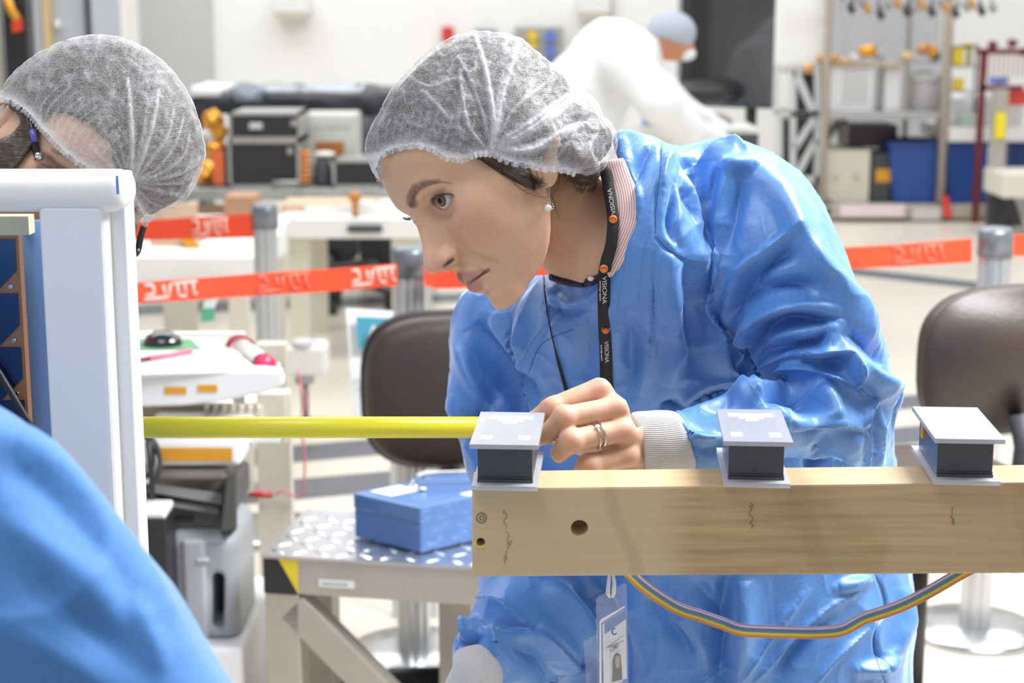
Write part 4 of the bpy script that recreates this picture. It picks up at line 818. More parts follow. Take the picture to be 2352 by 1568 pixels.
def ear_shape(q, side=1):
    """outer ear in head-local coordinates on the +l side"""
    p = q*np.array([1, side, 1], np.float32)
    c = np.array([-.010, .0765, -.012], np.float32)
    a = p-c; t = .30; x = a[:, 0]*math.cos(t)+a[:, 2]*math.sin(t); z = -a[:, 0]*math.sin(t)+a[:, 2]*math.cos(t); y = a[:, 1]+a[:, 0]*.35
    e = np.sqrt((x/.0165)**2+((z-.004)/.031)**2+1e-9)
    rim = np.sqrt(((e-1)*.017)**2+y*y)-.0034
    flap = smax(np.abs(y+.003)-.0022, (e-1)*.016, .003)
    lobe = ell(np.stack([x, y, z], 1), (-.001+.003, -.0005, -.029), (.0080, .0042, .0095))
    conch = ell(np.stack([x, y, z], 1), (.0045, .0, -.004), (.009, .008, .013))
    d = smin(smin(rim, flap, .004), lobe, .005)
    d = smin(d, rcone(np.stack([x, y, z], 1), (.011, -.001, -.004), (.0125, .001, -.012), .0045, .0035), .004)   # tragus
    return smax(d, -conch, .004)
def woman_skin(P):
    q = hloc(P).astype(np.float32)
    d = head_shape(q)*HS
    d = smax(d, -HS*np.maximum(.9*q[:, 0]+.44*(q[:, 2]+.050), q[:, 2]+.028), .012)
    d = smin(d, ear_shape(q)*HS, .004)
    # neck, from under the jaw to the collar
    n0 = hw(-.030, -.006, -.050); n1 = at(1405, 600, 1.715); n2 = at(1480, 720, 1.80)
    n0 = n0+(0, .014, 0)
    d = smin(d, smin(rcone(P, n0, n1, .050, .052), rcone(P, n1, n2, .054, .060), .03), .010)
    pm = carve(P, WFACE)
    return smax(smax(d, pm, .0035), carve(P, CAPIN)+.0068, .006)
def paint_face(V, q, lip=(.48, .225, .18), tone=(.68, .425, .28), brow=None):
    """natural colouring of the skin: lips, cheeks, nose, brows, eyelid rims; plus painted shade in the mouth crease"""
    s = np.stack([q[:, 0], np.abs(q[:, 1]), q[:, 2]], 1).astype(np.float32)
    base = np.array(tone); c = np.tile(base, (len(V), 1))
    def put(m_, col): 
        nonlocal c
        c = c*(1-m_[:, None])+np.array(col)*m_[:, None]
    put(.38*sstep(-ell(s, (.070, .040, -.032), (.030, .022, .022)), -.010, .006), (.64, .29, .17))
    put(.40*sstep(-ell(s, (.104, 0, -.043), (.014, .014, .011)), -.004, .005), (.70, .33, .26))
    put(.35*sstep(-ell(s, (.075, 0, -.10), (.018, .018, .012)), -.008, .004), (.68, .35, .27))
    put(.25*sstep(-ell(s, (.085, .030, -.004), (.02, .018, .012)), -.004, .003), (.50, .27, .20))
    up = rcone(s, (.0930, 0.003, -.0685), (.0785, .0235, -.0742), .0068, .0022); lo = rcone(s, (.0910, 0, -.0808), (.0785, .0215, -.0758), .0082, .0026)
    put(.85*sstep(-np.minimum(up, lo), -.0022, .0008), lip)
    put(.8*sstep(-rcone(s, (.0965, 0, -.0738), (.0790, .0225, -.0748), .0009, .0005), -.0006, .0005), (.26, .09, .07))  # shade of the crease between the lips, painted dark
    eo = eye_open(s); el = (s-np.array([.070, .031, -.001]))[:, 2]
    rim = np.exp(-np.clip(eo, 0, 1)/.0011)
    put(np.where(el > .001, .8, .35)*rim*sstep(s[:, 0], .072, .076), (.16, .07, .05))
    # brows
    bd, _, bt = segd(s[:, 1], s[:, 2], brow if brow is not None else [(.0115, .0135), (.018, .0195), (.030, .0245), (.043, .0215), (.050, .0165)])
    br = np.where(s[:, 0] > .045, bd-(.0034-.0024*bt**1.5), .1)
    n_ = vnoise(q*np.array([1, 1, .35]), 900)*.5+.5
    put(np.clip(sstep(-br, -.0022, .0014)*(.55+.45*n_), 0, 1), (.16, .095, .06))
    f = (vnoise(q, 260)*.5+vnoise(q, 90)*.5)[:, None]
    return np.clip(c*(1+.05*f), 0, 1)
def skin_mat(name='skin', rough=.52):
    m = mat(name, (.66, .42, .31), rough); n = N(m); a = n.attr('tint'); n.link(a.outputs['Color'], n.b.inputs['Base Color'])
    n.b.inputs['Subsurface Weight'].default_value = .30; n.b.inputs['Subsurface Radius'].default_value = (.010, .004, .002); n.b.inputs['Subsurface Scale'].default_value = 1.
    co = n.coord(); h = n.math('ADD', n.math('MULTIPLY', n.noise(co, 900, 2), .5), n.noise(co, 240, 3)); n.link(n.bump(h, .22, .0009), n.b.inputs['Normal'])
    n.b.inputs['Specular IOR Level'].default_value = .38
    return m
SKIN = skin_mat()
def eyeball(c, look, r, up, parent, iris=(.17, .115, .05), name='eye'):
    c = np.asarray(c, float); z = look/np.linalg.norm(look); x = np.cross(up, z); x /= np.linalg.norm(x); y = np.cross(z, x)
    nr, ns = 60, 64; ang = np.concatenate([np.linspace(.004, .62, 36), np.linspace(.66, math.pi, nr-36)])
    V = []; col = []
    for a in ang:
        bulge = 1+.055*max(0, 1-(a/.52)**2)
        for k in range(ns):
            w = 2*math.pi*k/ns; d = z*math.cos(a)+(x*math.cos(w)+y*math.sin(w))*math.sin(a); V.append(c+d*r*bulge)
            if a < .19: cc = (.004, .003, .003)
            elif a < .47:
                s_ = .75+.5*random.random()*.6; t = (a-.19)/.28; cc = tuple(v*s_*(1.15-.35*abs(t-.5)) for v in iris)
                if a > .42: cc = (.03, .02, .014)
            elif a < .50: cc = (.25, .2, .17)
            else: cc = (.62, .57, .54)
            col.append((*cc, 1))
    F_ = [(i*ns+k, i*ns+(k+1) % ns, (i+1)*ns+(k+1) % ns, (i+1)*ns+k) for i in range(nr-1) for k in range(ns)]
    m = mat('eye', (.8, .8, .8), .12, spec=.3); n = N(m); n.link(n.attr('tint').outputs['Color'], n.b.inputs['Base Color'])
    return np_mesh(name, V, np.array(F_)[:, ::-1], m, parent, {'tint': np.array(col)})
def hair_strands(name, curves, m, parent, r=.00025, n=5):
    mb = MB()
    for c in curves: 
        k = len(c); mb.tube(c, r, n, cap=False, rs=[r*(1-.75*(i/(k-1))) for i in range(k)])
    return mb.build(name, m, parent, True)
# ================================================================= the woman: skin mesh, hand, hair, hairnet, gown
WOMAN_FOOT = np.array([at(1640, 1400, 1.93)[0], 1.93, 0.])
def px_chain(P, pts, k):
    """round cones through photo points (px, py, world y, radius in px)"""
    d = None; pv = None
    for p in pts:
        c = at(p[0], p[1], p[2]); r = rad(p[3], p[2])
        if pv is not None:
            e = rcone(P, pv[0], c, pv[1], r); d = e if d is None else smin(d, e, k)
        pv = (c, r)
    return d
HAND = polymap([(1190, 950), (1216, 936), (1243, 919), (1270, 904), (1305, 884), (1341, 868), (1372, 863), (1391, 868), (1403, 880), (1415, 902), (1438, 919), (1446, 940), (1449, 957), (1463, 983), (1500, 962), (1600, 940), (1720, 940), (1720, 1150), (1500, 1160),
    (1400, 1140), (1330, 1120), (1314, 1090), (1313, 1060), (1325, 1048), (1312, 1048), (1297, 1058), (1284, 1065), (1272, 1060), (1263, 1045), (1264, 1030), (1272, 1014), (1255, 1022), (1237, 1030), (1200, 1030), (1180, 1000)], 1.5)
WRIST = (1505, 1022, 1.585)
_back = [(1380, 898, 1.572, 29), (1420, 938, 1.556, 29), (1432, 990, 1.546, 29), (1440, 1044, 1.548, 28)]
_fing = [[(1378, 893, 1.570, 27), (1268, 936, 1.553, 25), (1218, 972, 1.560, 21), (1196, 998, 1.572, 18)],
         [(1420, 936, 1.553, 28), (1296, 958, 1.530, 26), (1252, 1000, 1.536, 22), (1228, 1012, 1.556, 18)],
         [(1434, 988, 1.543, 28), (1312, 1012, 1.520, 27), (1286, 1041, 1.530, 23), (1300, 1056, 1.556, 18)],
         [(1444, 1044, 1.546, 28), (1352, 1068, 1.528, 26), (1334, 1090, 1.540, 22), (1356, 1100, 1.562, 17)]]
def hand_shape(P):
    d = px_chain(P, [(1620, 1010, 1.60, 62), (1540, 1015, 1.59, 48), (WRIST[0]-10, 1022, 1.585, 44)], .01)
    for b in _back: d = smin(d, px_chain(P, [(1490, 1022, 1.583, 40), b], .004), .012)
    d = smin(d, px_chain(P, [(1500, 1050, 1.60, 36), (1400, 1040, 1.612, 30), (1290, 1005, 1.607, 25), (1222, 985, 1.598, 20)], .008), .012)
    d = smin(d, px_chain(P, [(1470, 1050, 1.60, 36), (1400, 1000, 1.600, 38), (1385, 950, 1.600, 34)], .01), .01)
    d = smin(d, px_chain(P, [(1460, 1070, 1.58, 34), (1400, 1060, 1.578, 24)], .01), .008)
    for i, f in enumerate(_fing): d = smin(d, px_chain(P, f, .005), .0034)
    for (x, y, D, r) in _back: d = smin(d, ell(P, at(x, y, D-.006), (rad(r*.62, D),)*3), .010)      # knuckles
    for f in _fing: 
        x, y, D, r = f[1]; d = smin(d, ell(P, at(x, y, D-.003), (rad(r*.9, D),)*3), .006)
    # tendons
    for (x, y, D, r) in _back[:3]: d = smin(d, px_chain(P, [(x+6, y+4, D-.004, 9), (1486, 1012+(y-940)*.2, 1.556, 6)], .002), .010)
    return smax(d, carve(P, HAND), .003)
def paint_hand(V):
    px, py = topx(V); c = np.tile(np.array((.67, .43, .30)), (len(V), 1)); m_ = np.zeros(len(V))
    for (x, y, D, r) in _back+[f[1] for f in _fing]+[f[2] for f in _fing]: m_ = np.maximum(m_, np.exp(-(((px-x)**2+(py-y)**2)/(r*.9)**2)))
    c = c*(1-.45*m_[:, None])+np.array((.66, .31, .23))*.45*m_[:, None]
    return np.clip(c*(1+.06*(vnoise(V, 150))[:, None]), 0, 1)
V1, F1 = surface(woman_skin, WH_O-np.array([.17, .16, .20]), WH_O+np.array([.22, .22, .16]), .0012); V1 = relax(V1, F1, 1, .4)
V1 = strokes(V1, F1, [('v', 5, .0022, (1030, 556), (1046, 564), (1058, 578), (1058, 594), (1049, 606)), ('v', 5.5, .0050, (1020, 611), (1030, 604), (1041, 594)), ('r', 6, .0012, (1016, 600), (1030, 592), (1044, 582), (1050, 574)),
    ('v', 5, .0012, (1066, 600), (1090, 614), (1112, 622), (1128, 628)), 
    ('v', 4, .0012, (990, 452), (1004, 443), (1022, 440), (1040, 444), (1048, 452)), ('v', 9, .0012, (1000, 484), (1018, 494), (1036, 492), (1048, 478)),
    ('r', 10, .0010, (1262, 500), (1258, 550), (1244, 600))])
q1 = hloc(V1); c1 = paint_face(V1, q1, brow=None)
px1, py1 = topx(V1)
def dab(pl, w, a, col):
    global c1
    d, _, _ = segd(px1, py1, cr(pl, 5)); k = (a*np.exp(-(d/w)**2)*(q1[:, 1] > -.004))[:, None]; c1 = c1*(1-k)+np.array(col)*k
dab([(1021, 610), (1030, 604), (1040, 595)], 4.5, .9, (.10, .035, .025)); dab([(1125, 618), (1108, 628), (1088, 642), (1070, 653)], 1.6, .6, (.26, .09, .07))  # nostril and mouth line darkened, painting in the shade of these hollows
dab([(991, 460), (1000, 450), (1018, 446), (1034, 446), (1042, 450)], 2.2, .85, (.07, .035, .025)); dab([(994, 466), (1004, 476), (1016, 482), (1030, 478), (1040, 462)], 1.6, .5, (.35, .16, .12)); dab([(1050, 565), (1060, 580), (1056, 600)], 4, .3, (.40, .20, .14))  # lash line, lower lid rim, and painted shade in the nose-wing groove
# near brow: its real course on this face
bd, _, bt = segd(px1, py1, cr([(945, 470), (951, 450), (965, 434), (985, 424), (1012, 418), (1036, 421)], 5)); nb_ = sstep(-(bd-(5.6-4.4*bt**1.1)), -3.5, 3)*(q1[:, 1] > 0)*(q1[:, 0] > .04)*.74*(.85+.15*vnoise(q1, 900))
V2, F2 = surface(hand_shape, at(1150, 1150, 1.47)-.02, at(1660, 840, 1.66)+.02, .0013); V2 = relax(V2, F2, 1, .4)
def body_core(P):
    """the body under the clothes, coarse: trunk, arms and legs down to the floor"""
    d = px_chain(P, [(1500, 640, 1.83, 90), (1600, 1000, 1.95, 180), (1680, 1400, 1.96, 240)], .05)
    d = smin(d, px_chain(P, [(1250, 760, 1.97, 75), (1500, 640, 1.88, 100), (1690, 530, 1.83, 80)], .05), .05)
    d = smin(d, px_chain(P, [(1700, 520, 1.80, 70), (1880, 880, 1.75, 55), (1930, 960, 1.73, 48), (1780, 985, 1.67, 48), (1640, 1010, 1.61, 50)], .02), .02)
    d = smin(d, px_chain(P, [(1200, 760, 1.97, 60), (1230, 1180, 1.93, 50), (1120, 1520, 1.72, 40)], .02), .02)
    for sx in (-.085, .10):
        h = at(1680, 1480, 1.93)+np.array([sx, 0, 0])
        d = smin(d, smin(rcone(P, h, (h[0], 1.95, .48), .095, .06), rcone(P, (h[0], 1.95, .48), (h[0], 1.96, .07), .06, .035), .03), .03)
        d = smin(d, ell(P, (h[0]-.05, 1.93, .035), (.125, .045, .035)), .02)
    return smax(d, .002-P[:, 2], .003)
V3, F3 = surface(body_core, (-.10, 1.50, -.03), (.62, 2.2, 1.42), .009)
V = np.concatenate([V1, V2, V3]); Fq = np.concatenate([F1, F2+len(V1), F3+len(V1)+len(V2)])
c1 = c1*(1-nb_[:, None])+np.array((.10, .055, .035))*nb_[:, None]
tint = np.concatenate([c1, paint_hand(V2), np.tile((.6, .39, .28), (len(V3), 1))]); tint = np.concatenate([tint, np.ones((len(V), 1))], 1)
woman = np_mesh('person', V, Fq, SKIN, None, {'tint': tint}); tag(woman, 'woman in blue gown and white hairnet bending over the wooden beam, gripping the yellow rod', 'person')
bvh_skin = BVHTree.FromPolygons([tuple(v) for v in V1.astype(float)], [tuple(f) for f in F1.tolist()])
bvh_hand = BVHTree.FromPolygons([tuple(v) for v in V2.astype(float)], [tuple(f) for f in F2.tolist()])
def onto(px, py, trees, off=.002, default=None):
    """point where the sight line through this photo point first meets the surface, lifted off it"""
    d = ray(px, py); d /= np.linalg.norm(d); best = None
    for t in trees:
        h = t.ray_cast(Vector(CAM), Vector(d), 6.)
        if h[0] is not None and (best is None or h[3] < best[3]): best = h
    if best is None: return default
    return CAM+d*(best[3]-off)
ec = hw(.070, .031, -.001); d_ = ray(1011, 461); d_ /= np.linalg.norm(d_); t_ = (ec-CAM)@d_; h2 = ((ec-CAM)@(ec-CAM))-t_*t_
look = CAM+d_*(t_-math.sqrt(max((.0122*HS)**2-h2, 1e-6)))-ec
eyeball(ec, look, .0122*HS, WH_A[:, 2], woman); eyeball(hw(.070, -.031, -.001), look, .0122*HS, WH_A[:, 2], woman)
# lashes: upper lid of both eyes
LASH = mat('lash', (.03, .018, .012), .6); lc = []
def lash_set(side, n, ln0, curl):
    e0 = np.array([.070, .031*side, -.001])
    for i in range(n):
        ln = ln0*random.uniform(.6, 1.1); az = -.60+1.60*i/(n-1)+random.uniform(-.02, .02); u = max(0, 1-((az-.31)/1.0)**2)**.62; el = .43*u
        dl = np.array([math.cos(az)*math.cos(el), side*math.sin(az)*math.cos(el), math.sin(el)]); p = e0+dl*.0142
        out = dl*.9+np.array([0, 0, -.10]); out /= np.linalg.norm(out)
        lc.append([WH_O+HS*(WH_A@(p+out*ln*t+np.array([0, 0, 1])*curl*t*t)) for t in (0, .35, .7, 1)])
lash_set(1, 30, .0046, .0022); lash_set(-1, 30, .0062, .0035)
hair_strands('lashes', lc, LASH, woman, .00022)
# ---- hair
CAP_LOW = [(872, 416), (866, 388), (874, 362), (890, 349), (912, 341), (935, 337), (960, 335), (982, 340), (1003, 350), (1022, 362), (1045, 366), (1063, 369), (1082, 360), (1104, 354), (1135, 356), (1152, 366), (1180, 376), (1212, 380), (1245, 388), (1275, 389), (1300, 393), (1322, 400)]
HAIRP = polymap([(888, 352), (856, 345), (845, 300), (880, 205), (960, 120), (1060, 60), (1160, 50), (1270, 120), (1360, 200), (1405, 290), (1410, 335), (1402, 378), (1388, 402), (1376, 424), (1352, 437), (1325, 434), (1304, 420), (1288, 392), (1240, 384), (1222, 396), (1222, 420), (1232, 437), (1205, 430), (1178, 415), (1150, 392), (1128, 376), (1100, 366), (1060, 352), (1000, 340), (940, 335)], 1.5)
BUNC = at(1322, 318, WH_O[1]+.005)
def hair_shape(P):
    q = hloc(P).astype(np.float32); d = head_shape(q)*HS-.0050
    d = smin(d, ell(P, BUNC, (.036, .045, .029)), .02)
    d = smin(d, ell(q, (-.010, .079, .014), (.030, .014, .034))*HS, .012)
    d = smin(d, px_chain(P, [(1310, 360, 1.635, 38), (1345, 394, 1.655, 34)], .01), .01)
    return smax(smax(d, carve(P, HAIRP), .004), carve(P, CAPIN)+.0048, .004)
V, F_ = surface(hair_shape, WH_O-np.array([.14, .16, .08]), WH_O+np.array([.24, .17, .18]), .0022); 
Nn = vnormals(V, F_); V = (V+Nn*(.0010*vnoise(V@WH_A*np.array([.25, 1, 1.]), 420)[:, None])).astype(np.float32)
HAIRM = mat('hair', (.055, .032, .020), .42, bump=.0); n = N(HAIRM); co = n.mapping(n.coord(), (60, 60, 900), (0, .9, 0)); hn = n.noise(co, 1., 3)
n.link(n.mix(n.rng(hn, .3, .7), (.016, .011, .009), (.085, .055, .038)), n.b.inputs['Base Color']); n.link(n.bump(hn, .7, .002), n.b.inputs['Normal'])
hair = np_mesh('hair', V, F_, HAIRM, woman)
bvh_hair = BVHTree.FromPolygons([tuple(v) for v in V.astype(float)], [tuple(f) for f in F_.tolist()])
def surf_strand(pts, trees, off0=.0006, off1=.002, n=5):
    c = cr(pts, n); out = []
    last = None
    for i, (x, y) in enumerate(c):
        p = onto(x, y, trees, off0+(off1-off0)*abs(math.sin(i*.5)), last); 
        if p is not None: out.append(p); last = p
    return out
st = []; T_ = [bvh_skin, bvh_hair]
for i in range(46):     # loose hair at the temple and over the ear
    a = random.random(); b = random.gauss(0, 1)
    st.append(surf_strand([(1088+a*60, 357+a*8), (1118+a*58+b*2, 378+a*5+b*2), (1160+a*50+b*2, 404-a*6+b*4), (1205+a*34, 425+b*4-a*14), (1240+a*16+b*4, 424+b*8-a*6)], T_))
for k in ([(1240, 384), (1246, 402), (1240, 424), (1222, 441), (1200, 448)], [(1150, 380), (1185, 425), (1222, 447), (1258, 452), (1290, 430)], [(1232, 392), (1234, 418), (1212, 436), (1190, 436)],
          [(1268, 450), (1275, 472), (1282, 495), (1290, 508)], [(1216, 430), (1240, 448), (1260, 462)], [(1282, 392), (1284, 420), (1268, 446), (1250, 456)]):
    st.append(surf_strand(k, T_))
for i in range(40):
    a = random.random(); b = random.gauss(0, 1)
    st.append(surf_strand([(1284+a*90, 388+a*12), (1298+a*78+b*3, 405+b*2+a*8), (1312+a*62+b*4, 425+b*3), (1322+a*40+b*8, 440+b*4)], T_))
hair_strands('loose_hair', [s_ for s_ in st if len(s_) > 5], mat('hair_strand', (.075, .045, .028), .4), hair, .00028)
gs = [surf_strand(k, T_) for k in ([(1300, 424), (1320, 418), (1345, 413), (1362, 418)], [(1296, 420), (1304, 402), (1312, 388)], [(1238, 460), (1252, 467), (1262, 474)])]
hair_strands('pale_hair', gs, mat('pale_hair', (.55, .42, .30), .35), hair, .00025)
# ---- hairnet
CAPP = polymap(CAP_TOP+[(1322, 470), (1100, 470), (872, 440)], 1.5); CAPCUT = polymap(CAP_TOP+CAP_LOW[::-1], 1.5, 200)
def cap_shape(P):
    q = hloc(P).astype(np.float32); d = (ell(q, (-.006, 0, .040), (.118, .094, .094)))*HS
    d = smin(d, ell(P, BUNC+np.array([.0, 0, .004]), (.050, .058, .044)), .012)
    d = smin(d, head_shape(q)*HS-.0085, .01)
    d = smin(d, ell(q, (-.008, .078, .004), (.034, .020, .040)), .012)
    d = smin(d, px_chain(P, [(1300, 352, 1.630, 52), (1345, 372, 1.65, 46)], .01), .015)
    return smax(d, carve(P, CAPP), .006)
def net_mesh(shape, lo, hi, h, low, cutmap, SL, dens_lines, wr, gather, name, parent, mtl, soft=.004):
    V, F_ = surface(shape, lo, hi, h); V = relax(V, F_, 3, .5)
    px, py = topx(V)
    # fine crumple running towards the gather point
    Nn = vnormals(V, F_); ang = np.arctan2(py-gather[1], px-gather[0]); rr = np.hypot(px-gather[0], py-gather[1])
    w1 = vnoise(np.stack([ang*9+rr*.003, rr*.010, ang*0], 1), 1.2); w2 = vnoise(V, 95); w3 = vnoise(V, 190)
    cr_ = (1-np.abs(w1))**2*.6+(1-np.abs(w2))**3*.7+(1-np.abs(w3))**3*.35
    V = V+Nn*((cr_-.7)*wr)[:, None]
    V = strokes(V.astype(np.float32), F_, SL)
    dens = np.clip((cr_-.66)*.30, 0, .22)
    for (w, a, *pl) in dens_lines:
        d, _, t = segd(px, py, cr(pl, 5)); dens = np.maximum(dens, a*np.exp(-(d/(w*(1.25-.7*t)))**2))
    d, _, _ = segd(px, py, low); dens = np.maximum(dens, .62*np.exp(-(d/17.)**2))
    cut = cutmap(px, py) > 0.; okf = ~cut[F_].any(1); F_ = F_[okf]
    used = np.unique(F_); re = np.full(len(V), -1); re[used] = np.arange(len(used))
    return np_mesh(name, V[used], re[F_], mtl, parent, {'dens': dens[used]}), (V, F_)
def net_mat(name, base=.40):
    m = mat(name, (.74, .76, .80), .6, sheen=.2); n = N(m); co = n.coord()
    fib = n.noise(n.mapping(co, (1, 1, 2.6), (.3, .4, .2)), 620, 4, .75); spot = n.noise(co, 130, 3)
    a = n.math('ADD', n.math('ADD', n.rng(fib, .35, .68, -.20, .30), n.rng(spot, .3, .7, -.05, .07)), base)
    a = n.math('ADD', a, n.attr('dens').outputs['Fac']); n.link(n.math('MINIMUM', a, 1.), n.b.inputs['Alpha'])
    n.b.inputs['Subsurface Weight'].default_value = 0.
    n.link(n.bump(fib, .35, .001), n.b.inputs['Normal'])
    return m
G0 = (1134, 352)
def Z(*uv): return [(800+.4464*u, 30+.4464*v) for u, v in uv]
NETL = [(7, .55, *Z((740, 700), (748, 560), (725, 400), (695, 250), (655, 120))), (10, .50, *Z((752, 660), (790, 430), (840, 260), (872, 160))), (5, .3, *Z((765, 650), (850, 500), (990, 380), (1060, 340))),
    (8, .42, *Z((780, 660), (930, 570), (1120, 430), (1240, 395))), (15, .50, *Z((780, 690), (950, 590), (1130, 460), (1250, 430))), (11, .52, *Z((790, 700), (950, 700), (1110, 610), (1240, 560))), (5, .3, *Z((700, 690), (620, 590), (590, 470), (575, 300))), (4, .28, *Z((720, 640), (680, 480), (620, 330), (560, 220))),
    (5, .25, *Z((590, 640), (560, 560), (590, 440), (570, 330))), (4, .22, *Z((1060, 760), (1150, 640), (1190, 560))), (5, .25, *Z((1280, 620), (1240, 700), (1290, 800))), (4, .2, *Z((300, 320), (420, 380), (560, 330))), (4, .22, *Z((380, 400), (480, 500), (560, 600))),
    (4, .22, *Z((1240, 440), (1290, 560), (1340, 640))), (4, .2, *Z((1200, 560), (1270, 600), (1330, 590)))]
for k in range(13):
    u = 150+k*38; NETL.append((2.5, .16, *Z((u, 690-k*3), (u+8+k*2, 600), (u+30+random.random()*20, 500+random.random()*30))))
NETS = [('c', 5, .0030, *l[2:]) for l in NETL[:8]]+[('c', 4, .0018, *l[2:]) for l in NETL[8:]]+[('v', 13, .0035, *Z((820, 690), (980, 640), (1120, 540), (1230, 480))), ('v', 10, .0028, *Z((760, 520), (800, 380), (830, 260))), ('v', 12, .003, *Z((700, 560), (660, 440), (600, 330))), ('r', 22, .004, *Z((1000, 620), (1150, 520), (1260, 500)))]
NETM = net_mat('hairnet_fabric', .17)
net, (VN, FN) = net_mesh(cap_shape, WH_O-np.array([.17, .17, .08]), WH_O+np.array([.27, .18, .20]), .0016, CAP_LOW, CAPCUT, NETS, NETL, .0016, G0, 'hairnet', woman, NETM)
bvh_net = BVHTree.FromPolygons([tuple(v) for v in VN.astype(float)], [tuple(f) for f in FN.tolist()])
def frill(low, trees, w, amp, seed, name, parent, mtl, per=15.):
    """gathered elastic hem: a pleated strip along the edge"""
    r_ = random.Random(seed); c = cr(low, 30); L = np.concatenate([[0], np.cumsum(np.hypot(*np.diff(c, axis=0).T))]); n = int(L[-1]/1.6)
    s_ = np.linspace(0, L[-1], n); cx = np.interp(s_, L, c[:, 0]); cy = np.interp(s_, L, c[:, 1]); V = []; F_ = []; last = None; ph = 0; D = []
    for i in range(n):
        p = onto(cx[i], cy[i]-3, trees, 0., None); D.append(np.nan if p is None else p[1])
    D = np.array(D); ok = ~np.isnan(D); D = np.interp(np.arange(n), np.arange(n)[ok], D[ok]); D = np.convolve(np.pad(D, 6, 'edge'), np.ones(13)/13, 'valid')
    for i in range(n):
        tx, ty = cx[min(i+1, n-1)]-cx[max(i-1, 0)], cy[min(i+1, n-1)]-cy[max(i-1, 0)]; l = math.hypot(tx, ty)+1e-6; nx, ny = -ty/l, tx/l
        if ny < 0: nx, ny = -nx, -ny
        ph += 1.6/per*2*math.pi*(.6+.8*(.5+.5*math.sin(s_[i]*.021+seed))); q = math.sin(ph)*(.5+.5*math.sin(s_[i]*.05+seed*3)**2)
        for j, (o, a) in enumerate(((-w, .2), (-w*.45, .7), (0, .9), (w*.45, 1.3), (w*.75, 1.6))):
            e = o+(q*1.8 if j == 4 else 0); V.append(at(cx[i]+nx*e, cy[i]+ny*e, D[i]-.0022-amp*a*(q*.5+.5)))
        if i: F_ += [((i-1)*5+j, i*5+j, i*5+j+1, (i-1)*5+j+1) for j in range(4)]
    return np_mesh(name, V, F_, mtl, parent, {'dens': np.tile([.12, .25, .42, .3, .2], n)})
frill(CAP_LOW, [bvh_net, bvh_skin], 9, .0026, 2, 'hairnet_hem', net, NETM)
# ================================================================= the woman's gown
def gown_mat(name, col=(.080, .250, .63), grid=.0058, gridk=.2):
    m = mat(name, col, .47, sheen=.0, spec=.85); n = N(m)
    at_ = n.attr('guv'); sp = n.add('ShaderNodeSeparateXYZ'); n.link(at_.outputs['Vector'], sp.inputs[0]); co = n.coord()
    def line(c):
        f = n.math('FRACT', n.math('MULTIPLY', c, 1/grid)); return n.math('LESS_THAN', n.math('ABSOLUTE', n.math('SUBTRACT', f, .5)), .045)
    g = n.math('MAXIMUM', line(sp.outputs[0]), line(sp.outputs[1])); big = n.noise(co, 14, 3)
    base = n.mix(n.rng(big, .3, .7), tuple(c*.93 for c in col), tuple(min(1, c*1.08) for c in col))
    n.link(n.mix(n.math('MULTIPLY', g, gridk), base, (.02, .06, .22)), n.b.inputs['Base Color'])
    n.b.inputs['Sheen Weight'].default_value = .55; n.b.inputs['Sheen Roughness'].default_value = .35; n.b.inputs['Sheen Tint'].default_value = (.75, .86, 1, 1)
    w = n.math('ADD', n.noise(co, 60, 3), n.math('MULTIPLY', n.noise(co, 900, 2), .12)); n.link(n.bump(w, .28, .003), n.b.inputs['Normal'])
    return m
GOWNM = gown_mat('blue_gown_fabric')
def grid_uv(V, segs):
    """thread directions: along and round each sleeve or body section"""
    best = np.full(len(V), 1e9); uv = np.zeros((len(V), 3))
    for (a, b, r, twist) in segs:
        a = np.asarray(a, float); b = np.asarray(b, float); ax = (b-a)/np.linalg.norm(b-a); t = (V-a)@ax; q = V-a-t[:, None]*ax; d = np.linalg.norm(q, axis=1)
        e = np.abs(d-r)+np.maximum(-t, 0)+np.maximum(t-np.linalg.norm(b-a), 0)
        u = np.cross(ax, FW); u /= np.linalg.norm(u); w = np.cross(ax, u); ang = np.arctan2(q@u, q@w)
        m_ = e < best; best = np.where(m_, e, best)
        c, s_ = math.cos(twist), math.sin(twist); g0 = t; g1 = ang*r
        uv[m_, 0] = (c*g0-s_*g1)[m_]; uv[m_, 1] = (s_*g0+c*g1)[m_]
    wv = np.stack([vnoise(V, 9), vnoise(V+5, 9), vnoise(V, 2)*0], 1)*.006
    return uv+wv
GT = [(1413, 298), (1425, 296), (1440, 298), (1470, 306), (1500, 316), (1530, 333), (1552, 341), (1575, 340), (1600, 332), (1640, 321), (1670, 317), (1700, 322), (1735, 338), (1770, 353), (1805, 375), (1838, 400), (1862, 428), (1878, 455), (1905, 505),
      (1925, 550), (1947, 600), (1962, 640), (1990, 700), (2015, 745), (2034, 790), (2046, 840), (2054, 890), (2060, 930), (2056, 980), (2054, 1030), (2060, 1080), (2085, 1200), (2104, 1320), (2110, 1400), (2106, 1470), (2098, 1510), (2106, 1600), (2140, 1900), (2160, 2600)]
GLF = [(1080, 2600), (1060, 1900), (1010, 1700), (1040, 1535), (1020, 1522), (1011, 1500), (1018, 1465), (1040, 1428), (1060, 1395), (1078, 1355), (1090, 1320), (1092, 1200), (1085, 1125), (1066, 1080), (1045, 1035), (1027, 960), (1025, 900), (1028, 840), (1035, 780), (1040, 720), (1047, 672),
       (1052, 640), (1120, 640), (1200, 650), (1243, 636), (1290, 643), (1318, 652), (1350, 650), (1378, 632), (1402, 606), (1432, 560), (1452, 520), (1463, 480), (1458, 455), (1444, 420), (1428, 370), (1414, 330)]
GOWNP = polymap(GT+GLF, 2.5)
